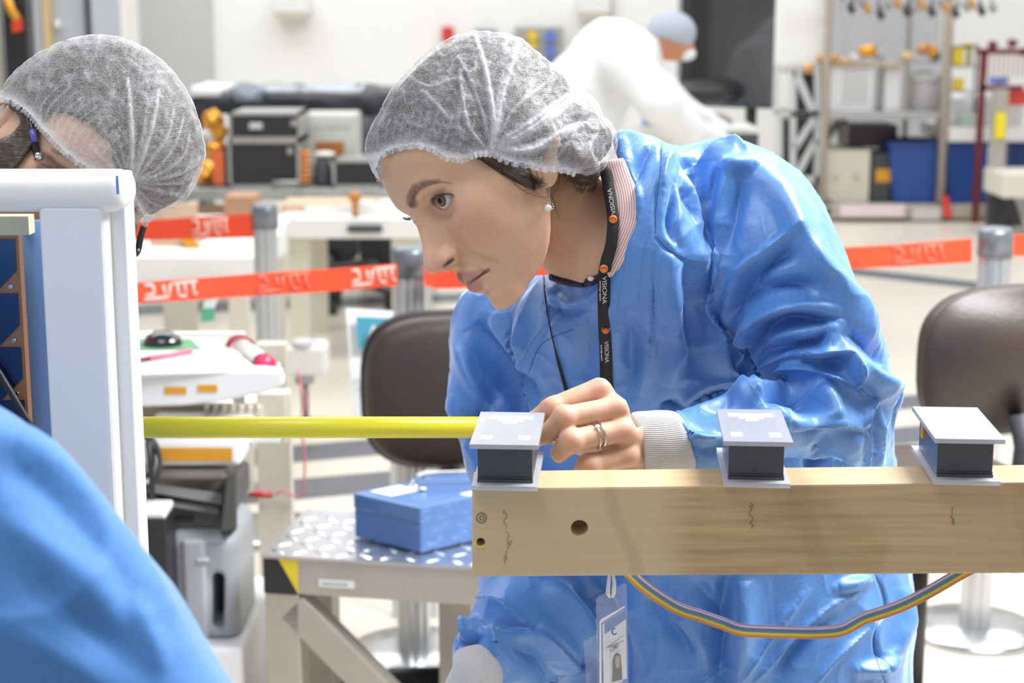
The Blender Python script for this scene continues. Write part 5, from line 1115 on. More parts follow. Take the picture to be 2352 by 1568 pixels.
G_TORSO = [(1440, 560, 1.80, 150), (1480, 780, 1.86, 270), (1600, 1080, 1.92, 370), (1670, 1400, 1.95, 430), (1670, 1800, 1.96, 470)]
G_ARM = [(1690, 440, 1.770, 125), (1800, 620, 1.735, 150), (1900, 800, 1.715, 135), (1965, 940, 1.705, 92)]
G_FORE = [(1960, 950, 1.700, 100), (1860, 950, 1.665, 92), (1740, 965, 1.625, 84), (1640, 1010, 1.595, 80), (1592, 1020, 1.588, 76)]
G_FARM = [(1135, 760, 1.95, 100), (1130, 900, 1.93, 105), (1160, 1100, 1.90, 100), (1200, 1290, 1.86, 120)]
G_FFOR = [(1260, 1330, 1.86, 150), (1215, 1430, 1.78, 130), (1120, 1495, 1.70, 92)]
def gown_shape(P):
    d = px_chain(P, G_TORSO, .05)
    d = smin(d, px_chain(P, [(1110, 760, 1.98, 110), (1280, 720, 1.92, 130), (1500, 560, 1.86, 160), (1640, 470, 1.83, 160), (1700, 450, 1.80, 130)], .05), .05)
    d = smin(d, px_chain(P, [(1500, 430, 1.80, 110), (1640, 450, 1.80, 130), (1750, 560, 1.86, 220), (1850, 900, 1.90, 210), (1880, 1150, 1.93, 220)], .04), .05)
    d = smin(d, px_chain(P, [(1400, 440, 1.74, 80), (1450, 400, 1.73, 90), (1500, 480, 1.695, 90), (1490, 570, 1.685, 95), (1440, 640, 1.70, 90), (1360, 700, 1.75, 90), (1270, 740, 1.80, 90)], .03), .03)
    d = smin(d, px_chain(P, [(1480, 640, 1.735, 120), (1470, 760, 1.785, 150), (1440, 900, 1.83, 170)], .03), .06)      # neck opening
    d = smin(d, px_chain(P, G_FARM, .03), .02)
    d = smin(d, px_chain(P, G_ARM, .04), .022)
    d = smin(d, px_chain(P, G_FORE, .02), .006)
    d = smin(d, px_chain(P, G_FFOR, .03), .012)
    z0 = .40
    px, py = topx(P); kk = (.005+.018*sstep(np.hypot(px-1400, py-480), 190, 330)).astype(np.float32)
    return smax(smax(d, carve(P, GOWNP), kk), z0-P[:, 2], .01)
V, F_ = surface(gown_shape, (-.14, 1.47, .38), (.66, 2.36, 1.50), .0042); V = relax(V, F_, 2, .5)
# finer mesh: one split for the folds
def split_quads(V, F_):
    e = np.concatenate([F_[:, [i, (i+1) % 4]] for i in range(4)]); e.sort(axis=1); key = e[:, 0].astype(np.int64)*len(V)+e[:, 1]; u, inv = np.unique(key, return_inverse=True)
    mid = (V[u//len(V)]+V[u % len(V)])*.5; cen = V[F_].mean(1); n = len(F_); m0 = len(V); c0 = m0+len(mid); E_ = [inv[i*n:(i+1)*n]+m0 for i in range(4)]; cc = np.arange(n)+c0
    Q = [np.stack([F_[:, i], E_[i], cc, E_[(i-1) % 4]], 1) for i in range(4)]
    return np.concatenate([V, mid, cen]).astype(np.float32), np.concatenate(Q)
V, F_ = split_quads(V, F_); V = relax(V, F_, 2, .5)
def zz(*uv): return [(1300+.5102*u, 280+.5102*v) for u, v in uv]
FOLDS = [
 # long soft forms of the sleeve
 ('r', 40, .012, *zz((700, 170), (690, 300), (670, 480), (665, 700), (700, 980))),
 ('v', 30, .012, *zz((600, 150), (580, 260), (620, 420), (640, 600))),
 ('r', 26, .010, *zz((850, 200), (960, 330), (1040, 480), (1130, 620), (1250, 760), (1400, 900))),
 ('v', 20, .009, *zz((800, 260), (760, 380), (740, 480), (720, 600))),
 ('v', 26, .012, *zz((1060, 560), (900, 640), (780, 760), (730, 900))),
 ('r', 11, .010, *zz((1030, 490), (900, 590), (790, 680), (735, 830), (725, 900))),
 ('v', 26, .013, *zz((1150, 740), (1010, 740), (880, 770), (780, 840))),
 ('r', 12, .010, *zz((1210, 850), (1080, 830), (950, 840), (840, 900), (800, 1000), (750, 1110))),
 ('v', 24, .015, *zz((1200, 900), (1060, 890), (930, 930), (860, 1010), (830, 1090))),
 ('r', 12, .010, *zz((1230, 910), (1110, 940), (980, 950), (880, 1010), (830, 1100), (860, 1190))),
 ('v', 20, .012, *zz((1200, 960), (1080, 1000), (1000, 1030), (900, 1040))),
 ('c', 9, .012, *zz((1290, 1025), (1160, 1035), (1020, 1045), (910, 1085), (850, 1150))),
 ('v', 18, .010, *zz((1260, 1060), (1150, 1100), (1050, 1080))),
 ('c', 8, .010, *zz((1290, 1030), (1305, 1110), (1290, 1180))),
 ('r', 14, .012, *zz((870, 1200), (960, 1130), (1100, 1110), (1220, 1160), (1330, 1240))),
 ('v', 30, .020, *zz((880, 1210), (990, 1190), (1080, 1230), (1110, 1330))),
 ('r', 20, .008, *zz((1130, 1180), (1180, 1250), (1200, 1330))),
 ('c', 7, .008, *zz((1370, 1240), (1340, 1300), (1310, 1360))),
 ('s', 16, .010, *zz((1310, 1365), (1200, 1358), (1080, 1368), (1000, 1372))),
 ('r', 12, .006, *zz((1230, 910), (1190, 980), (1150, 1040))),
 ('c', 7, .007, *zz((1360, 860), (1430, 960), (1470, 1100), (1480, 1200))),
 ('s', 18, .012, *zz((1290, 1020), (1390, 1130), (1470, 1220), (1490, 1290))),
 ('v', 22, .010, *zz((1260, 930), (1370, 1010), (1450, 1100))),
 ('r', 10, .006, *zz((1370, 1260), (1400, 1400), (1410, 1560))),
 # forearm towards the cuff
 ('c', 8, .003, *zz((520, 1265), (640, 1190), (740, 1165), (860, 1195), (940, 1250), (1000, 1350))),
 ('v', 18, .009, *zz((600, 1290), (700, 1250), (800, 1260), (880, 1300))),
 ('c', 6, .007, *zz((510, 1300), (530, 1370), (600, 1425), (690, 1420))),
 ('v', 10, .008, *zz((420, 1280), (470, 1265), (520, 1290))),
 ('c', 6, .006, *zz((520, 1440), (600, 1425), (680, 1420))),
 # shoulder seam and top folds
 ('c', 8, .008, *zz((560, 190), (620, 130), (690, 100), (770, 110), (830, 150))),
 ('v', 11, .009, *zz((540, 195), (600, 125), (660, 90), (740, 85))),
 ('v', 12, .008, *zz((690, 210), (670, 290), (660, 400))),
 ('r', 14, .006, *zz((700, 200), (760, 200), (830, 190))),
 ('v', 12, .006, *zz((380, 120), (340, 180), (310, 250), (300, 310))),
 ('r', 12, .006, *zz((470, 130), (440, 200), (430, 300))),
 ('v', 10, .007, *zz((500, 260), (490, 350), (470, 450), (500, 560))),
 ('r', 8, .004, *zz((250, 60), (270, 160), (330, 330), (325, 430))),
 ('v', 5, .0030, *zz((430, 100), (425, 200), (415, 300), (405, 400), (403, 500))),
 ('v', 5, .0025, *zz((403, 520), (470, 590), (560, 640))),
 ('v', 5, .0022, *zz((405, 560), (400, 700), (390, 900), (370, 1100))),
 # breast panel
 ('v', 40, .012, *zz((560, 620), (580, 800), (600, 1000), (580, 1180))),
 ('r', 30, .008, *zz((470, 560), (480, 760), (500, 950), (470, 1200))),
 ('v', 22, .007, *zz((280, 900), (300, 1050), (290, 1200))),
 ('r', 20, .006, *zz((380, 960), (350, 1080), (320, 1240))),
 ('c', 5, .004, *zz((605, 820), (640, 900), (690, 960))),
 ('s', 14, .008, *zz((660, 620), (690, 1010), (740, 1120), (830, 1190))),
 # under the arm
 ('r', 26, .008, (1960, 985), (1950, 1040), (1945, 1090)), ('v', 18, .008, (1915, 1000), (1880, 1040), (1860, 1090)), ('c', 6, .006, (1975, 975), (1985, 1020), (1990, 1080)),
 ('v', 24, .008, (1780, 1000), (1740, 1050), (1730, 1100)),
 # left breast and far sleeve
 ('v', 34, .014, (1075, 740), (1130, 800), (1190, 880), (1230, 930)), ('r', 26, .010, (1120, 730), (1170, 790), (1230, 870)), ('c', 5, .004, (1255, 745), (1225, 790), (1205, 860)),
 ('r', 20, .008, (1055, 760), (1080, 860), (1130, 960)), ('v', 20, .009, (1150, 900), (1090, 960), (1060, 1020)), ('r', 18, .007, (1040, 900), (1060, 960), (1090, 1060)), ('v', 8, .003, (1290, 650), (1270, 720), (1240, 780)),
 ('r', 9, .004, (1250, 655), (1300, 690), (1340, 690), (1380, 670)), ('v', 9, .004, (1240, 690), (1290, 720), (1350, 715)), ('v', 26, .006, (1340, 720), (1350, 800), (1340, 880)),
 # skirt below the beam
 ('v', 30, .014, (1330, 1330), (1380, 1400), (1420, 1500), (1430, 1600)), ('r', 26, .010, (1250, 1330), (1330, 1420), (1340, 1530)), ('v', 24, .012, (1320, 1500), (1360, 1540), (1340, 1600)),
 ('c', 6, .008, (1085, 1370), (1150, 1400), (1230, 1450)), ('v', 14, .008, (1080, 1400), (1140, 1425), (1215, 1450)), ('c', 6, .008, (1085, 1372), (1072, 1420), (1066, 1480)), ('v', 12, .008, (1050, 1470), (1066, 1480), (1066, 1500)), ('c', 5, .007, (1128, 1420), (1130, 1450), (1140, 1505)),
 ('v', 16, .010, (1100, 1450), (1090, 1470), (1085, 1500)), ('v', 22, .010, (1180, 1470), (1230, 1510), (1270, 1570)), ('r', 22, .008, (1230, 1430), (1290, 1480), (1330, 1530)), ('s', 14, .008, (1150, 1430), (1250, 1470), (1320, 1530), (1335, 1540)),
 ('s', 20, .018, (1692, 1570), (1690, 1480), (1692, 1400), (1694, 1320)), ('v', 22, .012, (1670, 1320), (1665, 1400), (1660, 1500), (1650, 1600)),
 ('c', 7, .006, (1970, 1360), (1900, 1395), (1840, 1450), (1760, 1530), (1700, 1590)), ('c', 7, .006, (1850, 1355), (1800, 1420), (1740, 1500), (1690, 1570)), ('v', 16, .008, (1900, 1420), (1830, 1490), (1780, 1560)), ('c', 6, .005, (2000, 1440), (1930, 1500), (1870, 1570)),
 ('v', 5, .003, (2010, 1318), (2030, 1360), (2035, 1400), (2012, 1440), (2012, 1500), (2035, 1570)), ('r', 12, .007, (1920, 1350), (1970, 1335), (2000, 1325)), ('r', 14, .010, (1970, 1540), (2030, 1525), (2050, 1500)), ('r', 16, .006, (2070, 1340), (2080, 1420), (2060, 1500)),
 ('c', 5, .006, (1580, 1580), (1640, 1550), (1690, 1530)), ('v', 18, .008, (1480, 1360), (1530, 1430), (1600, 1500)), ('v', 18, .007, (1600, 1340), (1640, 1400), (1650, 1450)), ('r', 20, .007, (1560, 1360), (1590, 1440), (1620, 1520)),
]
FOLDS = [(f[0], f[1], f[2]*1.7, *f[3:]) for f in FOLDS]
V = strokes(V, F_, FOLDS)
Nn = vnormals(V, F_); wr = (1-np.abs(vnoise(V, 16)))**3*.0035+(1-np.abs(vnoise(V+3, 38)))**4*.0012; V = (V+Nn*(wr-.0012)[:, None]).astype(np.float32)
def seg3(ch, r): 
    out = []
    for a, b in zip(ch[:-1], ch[1:]): out.append((at(*a[:3]), at(*b[:3]), rad((a[3]+b[3])/2, a[2]), r))
    return out
guv = grid_uv(V, seg3(G_TORSO[1:4], 0.05)+[(at(*G_ARM[0][:3]), at(*G_ARM[-1][:3]), .058, .25)]+[(at(*G_FORE[0][:3]), at(*G_FORE[-1][:3]), .036, .1)]+[(at(*G_FARM[0][:3]), at(*G_FARM[-1][:3]), .05, 0.)]+[(at(*G_FFOR[0][:3]), at(*G_FFOR[-1][:3]), .055, -.3)])
gown = np_mesh('gown', V, F_, GOWNM, woman, {'guv': guv})
bvh_gown = BVHTree.FromPolygons([tuple(v) for v in V.astype(float)], [tuple(f) for f in F_.tolist()])
# seams with stitching
def seam(name, pts, w, m, trees, parent, lift=.0015):
    mb = MB(); c = cr(pts, 14); out = []; last = None
    for x, y in c:
        p = onto(x, y, trees, lift, last)
        if p is not None: out.append(p); last = p
    mb.tube(out, w, 6, cap=True); return mb.build(name, m, parent, True)
SEAMM = mat('blue_seam', (.03, .10, .34), .6)
for pts in (zz((432, 95), (427, 200), (415, 300), (405, 400), (403, 500)), zz((403, 515), (470, 580), (570, 625)), [(2010, 1318), (2028, 1355), (2034, 1400), (2012, 1440), (2010, 1500), (2035, 1570)], [(1318, 985-230), (1245, 790), (1212, 860)]):
    seam('seam', pts, .0004, SEAMM, [bvh_gown], gown, .0002)
# knitted cuffs
KNIT = mat('grey_knit', (.52, .51, .52), .85, sheen=.3); n = N(KNIT); at_ = n.attr('guv'); sp = n.add('ShaderNodeSeparateXYZ'); n.link(at_.outputs['Vector'], sp.inputs[0])
rib = n.math('ABSOLUTE', n.math('SINE', n.math('MULTIPLY', sp.outputs[1], 3.14159/.0011))); n.link(n.mix(rib, (.42, .41, .42), (.66, .65, .66)), n.b.inputs['Base Color']); n.link(n.bump(rib, .6, .0008), n.b.inputs['Normal'])
CUFFP = polymap([(1447, 960), (1448, 945), (1480, 940), (1510, 935), (1545, 934), (1562, 950), (1575, 985), (1585, 1010), (1600, 1060), (1600, 1130), (1470, 1130), (1481, 1075), (1476, 1020), (1462, 985)], 1.5)
def cuff1(P): return smax(px_chain(P, [(1440, 1018, 1.575, 72), (1500, 1016, 1.574, 76), (1600, 1014, 1.580, 78)], .01), carve(P, CUFFP), .006)
V, F_ = surface(cuff1, at(1430, 1150, 1.50), at(1640, 900, 1.68)+.01, .002); V = relax(V, F_, 2)
Nn = vnormals(V, F_); V = V+Nn*(.0012*vnoise(V, 60)[:, None])
np_mesh('cuff', V, F_, KNIT, woman, {'guv': grid_uv(V, [(at(1440, 1018, 1.585), at(1600, 1014, 1.59), .028, 0)])})
CUFF2 = polymap([(1036, 1500), (1050, 1490), (1075, 1482), (1100, 1478), (1130, 1488), (1150, 1510), (1164, 1540), (1175, 1600), (1180, 1700), (960, 1700), (1000, 1600), (1020, 1568), (1040, 1530)], 2)
CF = [(1110, 1480, 1.69, 60), (1085, 1560, 1.66, 68), (1060, 1640, 1.63, 60)]
def cuff2(P): return smax(px_chain(P, CF, .01), carve(P, CUFF2), .006)
V, F_ = surface(cuff2, at(960, 1700, 1.55), at(1200, 1440, 1.78)+.02, .0025); V = relax(V, F_, 2)
np_mesh('cuff', V, F_, KNIT, woman, {'guv': grid_uv(V, [(at(*CF[0][:3]), at(*CF[1][:3]), .028, 0)])})
def hand2(P):
    d = px_chain(P, [(1070, 1600, 1.645, 46), (1040, 1690, 1.62, 50)], .02)
    for i in range(4): d = smin(d, px_chain(P, [(1020+i*24, 1700, 1.615, 26), (1000+i*26, 1790, 1.60, 22), (1004+i*26, 1850, 1.61, 18)], .005), .004)
    return smin(d, px_chain(P, [(1085, 1640, 1.61, 26), (1120, 1720, 1.60, 22), (1110, 1770, 1.59, 19)], .006), .01)
V, F_ = surface(hand2, at(940, 1900, 1.56)-.02, at(1180, 1560, 1.69)+.02, .003)
np_mesh('hand', V, F_, SKIN, woman, {'tint': np.tile((.60, .39, .28, 1), (len(V), 1))})
# shirt at the neck
SHIRT = mat('striped_shirt', (.85, .78, .76), .8); n = N(SHIRT); at_ = n.attr('guv'); sp = n.add('ShaderNodeSeparateXYZ'); n.link(at_.outputs['Vector'], sp.inputs[0])
st_ = n.math('LESS_THAN', n.math('FRACT', n.math('MULTIPLY', sp.outputs[0], 1/.00245)), .30); n.link(n.mix(st_, (.80, .70, .68), (.55, .16, .15)), n.b.inputs['Base Color'])
SHP = polymap([(1385, 372), (1405, 366), (1432, 362), (1450, 405), (1475, 460), (1482, 500), (1470, 550), (1435, 605), (1400, 640), (1384, 612), (1392, 560), (1402, 500)], 1.5)
def shirt_shape(P):
    n0 = hw(-.030, -.006, -.050)+np.array([0, .014, 0]); n1 = at(1405, 600, 1.715); n2 = at(1500, 700, 1.78)
    d = smin(rcone(P, n0, n1, .0545, .0600), rcone(P, n1, n2, .062, .090), .03); d = smin(d, px_chain(P, [(1400, 380, 1.70, 80), (1440, 500, 1.70, 100), (1420, 600, 1.72, 110)], .03), .03)
    return smax(d, carve(P, SHP), .003)
V, F_ = surface(shirt_shape, at(1370, 660, 1.58)-.01, at(1500, 350, 1.82)+.02, .0018); V = relax(V, F_, 1)
px, py = topx(V); d, sd, _ = segd(px, py, cr([(1418, 340), (1428, 380), (1446, 440), (1448, 500), (1425, 560), (1385, 640)], 8)); 
bvh_shirt = BVHTree.FromPolygons([tuple(v) for v in V.astype(float)], [tuple(f) for f in F_.tolist()])
np_mesh('shirt_collar', V, F_, SHIRT, woman, {'guv': np.stack([sd*1.72/FPX+.05, sd*0, sd*0], 1)})
NAVY = mat('navy_collar', (.02, .02, .05), .7); mb = MB(); mb.tube([onto(x, y, [bvh_skin], -.001, at(x, y, 1.66)) for x, y in cr([(1268, 636), (1295, 645), (1325, 650), (1352, 648), (1378, 634), (1392, 618)], 4)], .0042, 8); mb.build('collar_edge', NAVY, woman, True)
mb = MB(); p = onto(1357, 640, [bvh_skin], .004, at(1357, 640, 1.62)); mb.ball(p, .0034, 8, (1, .5, .7)); mb.build('shirt_button', mat('shirt_button', (.8, .72, .68), .3), woman)
# ================================================================= things she wears: lanyard, earring, ring, badge
BLK = mat('black_webbing', (.018, .017, .018), .7, bump=.5, bscale=900)
TR = [bvh_skin, bvh_gown, bvh_shirt]
lan = empty('lanyard', at(1388, 640, 1.60), 'black lanyard with orange dots and white lettering hanging from her neck', 'lanyard')
pts = cr([(1374, 385), (1391, 398), (1399, 440), (1408, 500), (1404, 560), (1392, 605), (1387, 650), (1388, 740), (1391, 800), (1393, 870), (1396, 980), (1402, 1160), (1405, 1320)], 8)
P3 = []
for x, y in pts:
    p = onto(x, y, TR, .004, at(x, y, 1.66)); P3.append(p)
P3 = np.array(P3); yy = P3[:, 1].copy()
for _ in range(14): 
    s_ = np.convolve(np.pad(yy, 1, 'edge'), [.25, .5, .25], 'valid'); yy = np.minimum(s_, P3[:, 1]-.0)
P3 = np.array([at(x, y, D) for (x, y), D in zip(pts, yy)])
mb = MB(); hwid = np.interp(np.arange(len(P3)), [0, 12, 30, 60, len(P3)], [13, 13.5, 13.5, 14.5, 14.5]); vs_ = []; fs = []
for i, (x, y) in enumerate(pts):
    t = pts[min(i+1, len(pts)-1)]-pts[max(i-1, 0)]; t /= np.linalg.norm(t); nx, ny = -t[1], t[0]; nx, ny = (nx, ny) if nx > 0 else (-nx, -ny)
    a = at(x-nx*hwid[i], y-ny*hwid[i], yy[i]+.001); b = at(x+nx*hwid[i], y+ny*hwid[i], yy[i]); vs_ += [a, b, b+[0, .0012, 0], a+[0, .0012, 0]]
    if i: j = 4*i; fs += [(j-4, j-3, j+1, j), (j-3, j-2, j+2, j+1), (j-2, j-1, j+3, j+2), (j-1, j-4, j, j+3)]
mb._add(vs_, fs); mb.build('strap', BLK, lan, True)
LWH = mat('white_print', (.72, .72, .74), .6); LOR = mat('orange_print', (.85, .25, .03), .5); LOR2 = mat('red_print', (.55, .05, .01), .5)
def on_strap(px, py):
    i = int(np.argmin(np.hypot(pts[:, 0]-px, pts[:, 1]-py))); o = at(px, py, yy[i]-.0016); a = P3[min(i+2, len(P3)-1)]-P3[max(i-2, 0)]; return o, Vector(a/np.linalg.norm(a))
def strap_text(s, px, py, size, flip=False, m=LWH, sx=1.):
    o, dn = on_strap(px, py); X = dn if not flip else -dn; Zv = Vector(-FW); Y = Zv.cross(X).normalized(); Zv = X.cross(Y).normalized()
    M = Matrix((X, Y, Zv)).transposed().to_4x4(); M.translation = Vector(o)
    text('lettering', s, size, M, m, lan, .0001, sx=sx)
strap_text('VISIONA', 1388, 666, .0062, sx=1.2); strap_text('VISIONA', 1393, 808, .0062, sx=1.2); strap_text('VISIONA', 1405, 462, .0060, True, sx=1.12)
strap_text('tecnologia espacial', 1379, 668, .0028); strap_text('tecnologia espacial', 1382, 810, .0028)
for x, y in ((1387, 617), (1391, 757), (1408, 503)):
    o, dn = on_strap(x, y); mb = MB(); mb.M = Matrix.Translation(Vector(o)) @ (-Vector(FW)).to_track_quat('Z', 'X').to_matrix().to_4x4()
    mb.lathe([(.0041, 0), (.0038, .0004)], (0, 0, 0), 24); mb.build('orange_dot', LOR, lan)
    mb = MB(); mb.M = Matrix.Translation(Vector(o)) @ (-Vector(FW)).to_track_quat('Z', 'X').to_matrix().to_4x4()
    mb.tube([(math.cos(w)*.0026-.001, math.sin(w)*.0030, .0005) for w in np.linspace(-1.4, 1.4, 9)], .0006, 6); mb.build('red_arc', LOR2, lan)
# thin black cord
mb = MB(); c = cr([(1249, 632), (1252, 680), (1262, 745), (1278, 815), (1290, 860), (1299, 892), (1305, 930)], 8)
out = []; last = None
for i, (x, y) in enumerate(c):
    p = onto(x, y, TR, .003, last); last = p; out.append(p)
mb.tube(out, .0011, 6, rs=np.interp(np.arange(len(c)), [0, 22, 26, 60], [.0007, .0008, .0015, .0022])); tag(mb.build('neck_cord', BLK, None, True), 'thin black cord hanging down the front of the gown', 'cord')
# earring
ER = empty('earring', at(1256, 430, 1.585), 'small pearl drop earring below her ear', 'earring')
PEARL = mat('pearl', (.82, .82, .80), .12, spec=.8, coat=.6); SIL = mat('silver', (.75, .75, .75), .2, metal=1.)
pe = onto(1258, 470, [bvh_skin], .006); D0 = pe[1]
mb = MB(); mb.ball(at(1259, 477, D0), .0036, 12); mb.build('pearl', PEARL, ER, True)
mb = MB(); mb.tube([at(x, y, D0) for x, y in cr([(1255, 425), (1258, 430), (1262, 437), (1262, 452), (1264, 464)], 4)], .0003, 6)
for w in range(9): mb.ball(at(1263+math.cos(w*.7)*8.5, 474+math.sin(w*.7)*8, D0+.001), .0007, 5)
mb.build('hook', SIL, ER, True)
# ring on the ring finger
RG = empty('finger_ring', at(1371, 1000, 1.52), 'silver ring with a small white stone on her ring finger', 'ring')
a_, b_ = at(1434, 988, 1.543), at(1312, 1012, 1.520); ax = Vector(b_-a_).normalized(); 
def ringat(t, rr, thick, name, m):
    c = Vector(a_+(b_-a_)*t); q = (ax+Vector((.25, 0, -.05))*0).to_track_quat('Z', 'Y'); mb = MB(); p = []
    for k in range(40):
        w = 2*math.pi*k/39; p.append(c+q @ Vector((math.cos(w)*rr, math.sin(w)*rr, 0)))
    mb.tube(p, thick, 8, cap=False); mb.build(name, m, RG, True)
ringat(.47, .0119, .0011, 'band', SIL); ringat(.56, .0118, .0009, 'band', SIL)
ps = onto(1372, 980, [bvh_hand], .0015); mb = MB(); mb.lathe([(.0006, -.0012), (.0024, .0010), (.0019, .0022), (.001, .0025)], ps, 10, Vector((0, -1, .5))); mb.build('stone', mat('stone', (.9, .92, .95), .05, spec=1., coat=1.), RG)
mb = MB()
for w in range(4): mb.tube([Vector(ps)+Vector((math.cos(w*1.57)*.0008, .001, math.sin(w*1.57)*.0008-.001)), Vector(ps)+Vector((math.cos(w*1.57+.4)*.0024, -.0014, math.sin(w*1.57+.4)*.0024+.0004))], .0004, 5)
mb.build('prong', SIL, RG, True)
# badge
BD = empty('id_badge', at(1405, 1330, 1.66), 'identity badge in a clear holder with a white plastic clip below the beam', 'badge')
bD = 1.60
CLR = mat('clear_plastic', (.75, .82, .95), .08, alpha=.10, spec=.8); WPL = mat('clip_plastic', (.80, .81, .84), .35, alpha=.85)
mb = MB()
for dx in (-6, 7): mb.tube([at(1404+dx*.5, 1310, bD), at(1404+dx, 1340, bD-.001), at(1402+dx, 1362, bD-.001), at(1403+dx*.4, 1371, bD)], .0017, 8, rs=[.0017, .0019, .0024, .0015])
mb.build('clip', WPL, BD, True)
def slab(name, poly, D0_, D1_, m, parent, t=.0006, sl=.0, bev=0.):
    """flat plate seen as this outline; left edge at depth D0_, right edge at D1_"""
    x0, x1 = 1369, 1444; a = [at(x, y, D0_+(D1_-D0_)*(x-x0)/(x1-x0)) for x, y in poly]; nn = len(a)
    mb = MB(); mb._add(a+[p+np.array([0, t, 0]) for p in a], [tuple(range(nn-1, -1, -1)), tuple(range(nn, 2*nn))]+[(i, (i+1) % nn, (i+1) % nn+nn, i+nn) for i in range(nn)]); 
    bmesh.ops.recalc_face_normals(mb.bm, faces=mb.bm.faces[:]); return mb.build(name, m, parent)
dA, dB = 1.582, 1.622
slab('badge_holder', [(1369, 1378), (1374, 1371), (1398, 1359), (1404, 1364), (1410, 1352), (1434, 1339), (1439, 1343), (1441, 1400), (1444, 1568), (1444, 1640), (1376, 1640), (1370, 1480)], dA, dB, CLR, BD, .0012)
PAPER = mat('badge_paper', (.70, .74, .82), .5); BBLU = mat('badge_blue', (.03, .16, .52), .4); INK = mat('badge_ink', (.10, .12, .20), .7)
slab('badge_edge', [(1377, 1428), (1381, 1422), (1434, 1392), (1436, 1394), (1381, 1430), (1382, 1640), (1377, 1640)], dA+.002, dB+.002, mat('badge_edge', (.8, .82, .85), .4), BD, .0012)
slab('badge_card', [(1384, 1436), (1387, 1430), (1437, 1398), (1440, 1560), (1440, 1640), (1388, 1640)], dA+.003, dB+.003, PAPER, BD, .0008)
slab('badge_header', [(1388, 1430), (1437, 1399), (1438, 1421), (1389, 1456)], dA+.0028, dB+.0028, BBLU, BD, .0003)
slab('badge_footer', [(1389, 1572), (1440, 1558), (1440, 1600), (1389, 1612)], dA+.0028, dB+.0028, BBLU, BD, .0003)
for p_ in (((1393, 1487), (1432, 1458)), ((1395, 1486), (1433, 1470))):
    (x0, y0), (x1, y1) = p_; slab('printed_line', [(x0, y0), (x1, y1), (x1, y1+1.5), (x0, y0+1.5)], dA+.0028, dB+.0028, INK, BD, .0002)
ring_ = [(1411+math.cos(w)*5, 1450+math.sin(w)*7) for w in np.linspace(.4, 5.2, 14)]; mb = MB(); mb.tube([at(x, y, dA+.018) for x, y in ring_], .0006, 6); mb.build('badge_emblem', BBLU, BD, True)
slab('photo', [(1402, 1500), (1429, 1491), (1430, 1565), (1404, 1572)], dA+.0027, dB+.0020, mat('photo_ground', (.62, .64, .70), .4), BD, .0002)
slab('photo_hair', [(1407, 1540), (1407, 1515), (1412, 1502), (1418, 1498), (1425, 1504), (1428, 1530), (1429, 1560), (1406, 1566)], dA+.0024, dB+.0016, mat('photo_hair', (.03, .02, .02), .5), BD, .0002)
slab('photo_face', [(1413, 1520), (1414, 1508), (1420, 1504), (1424, 1512), (1424, 1526), (1420, 1536), (1415, 1532)], dA+.0020, dB+.0012, mat('photo_face', (.40, .28, .22), .5), BD, .0002)
X = Vector(at(1440, 1478, dB)-at(1390, 1500, dA)).normalized(); Y = Vector((0, 0, 1)).cross(X).cross(X)*-1; Y = (Vector((0, 0, 1))-X*X.z).normalized(); Zv = X.cross(Y); M = Matrix((X, Y, Zv)).transposed().to_4x4(); M.translation = Vector(at(1411, 1488, (dA+dB)/2-.0006))
text('badge_lettering', 'COMIT', .0068, M, INK, BD, .0001, sx=.9)
slab('clear_card_cover', [(1340, 1472), (1372, 1456), (1374, 1640), (1350, 1640), (1344, 1520)], dA-.004, dA+.002, CLR, BD, .0008)
# ================================================================= right background
# dark glossy cabinet that mirrors the worker
GLS = mat('dark_gloss', (.028, .030, .034), .10, spec=.9, coat=.6)
MD = 8.7
e = empty('dark_glass_cabinet', (at(1670, 240, MD)[0], MD, 0), 'tall dark glossy cabinet that mirrors the worker in white', 'cabinet')
ax_, bx_ = at(1561, 100, MD)[0], at(1779, 100, MD-.25)[0]; zlo = at(1660, 243, MD)[2]; zhi = 3.4
mb = MB(); mb.hexa([(ax_, MD, zlo), (bx_, MD-.25, zlo), (bx_+.02, MD-.10, zlo), (ax_+.02, MD+.15, zlo), (ax_, MD, zhi), (bx_, MD-.25, zhi), (bx_+.02, MD-.10, zhi), (ax_+.02, MD+.15, zhi)]); mb.build('glass_front', GLS, e)
mb = MB(); mb.ball(((ax_*.75+bx_*.25), MD-.16, at(1620, 208, MD)[2]), .165, 14, (1, .8, .40)); mb.build('rounded_foot', BLACK, e, True)
for x in (ax_+.06, bx_-.10): mb = MB(); mb.box((x, MD-.06, 0), (x+.05, MD+.0, zlo+.02)); mb.build('leg', BLACK, e)
B('grey_edge', (1558, -120, 1566, 180), MD-.02, .03, GREY, e)
# white desk behind the worker
e = table_thing('white_worktable', 'white work table the bending worker leans over', 'table', 1480, 292, 1740, 345, 8.0, .5, mat('worktable_white', (.80, .80, .76), .4), legm=WP); zw = at(1600, 292, 8.)[2]
tag(B('dark_box', (1665, 308, 1742, 356), 7.9, .05, DGREY, z0=0.), 'dark box standing in front of the white work table', 'box')
mb = MB(); c = at(1640, 292, 8.25); mb.ball((c[0], 8.25, zw), .07, 12, (1.3, .7, .75)); tag(mb.build('grey_bag', mat('bag_grey', (.25, .22, .22), .6)), 'small dark grey bag on the white work table', 'bag')
tag(B('blue_glove_box', (1476, 270, 1500, 292), 8.1, .1, mat('light_blue', (.25, .52, .80), .5), z0=zw+.001), 'light blue box on the white work table beside the worker', 'box')
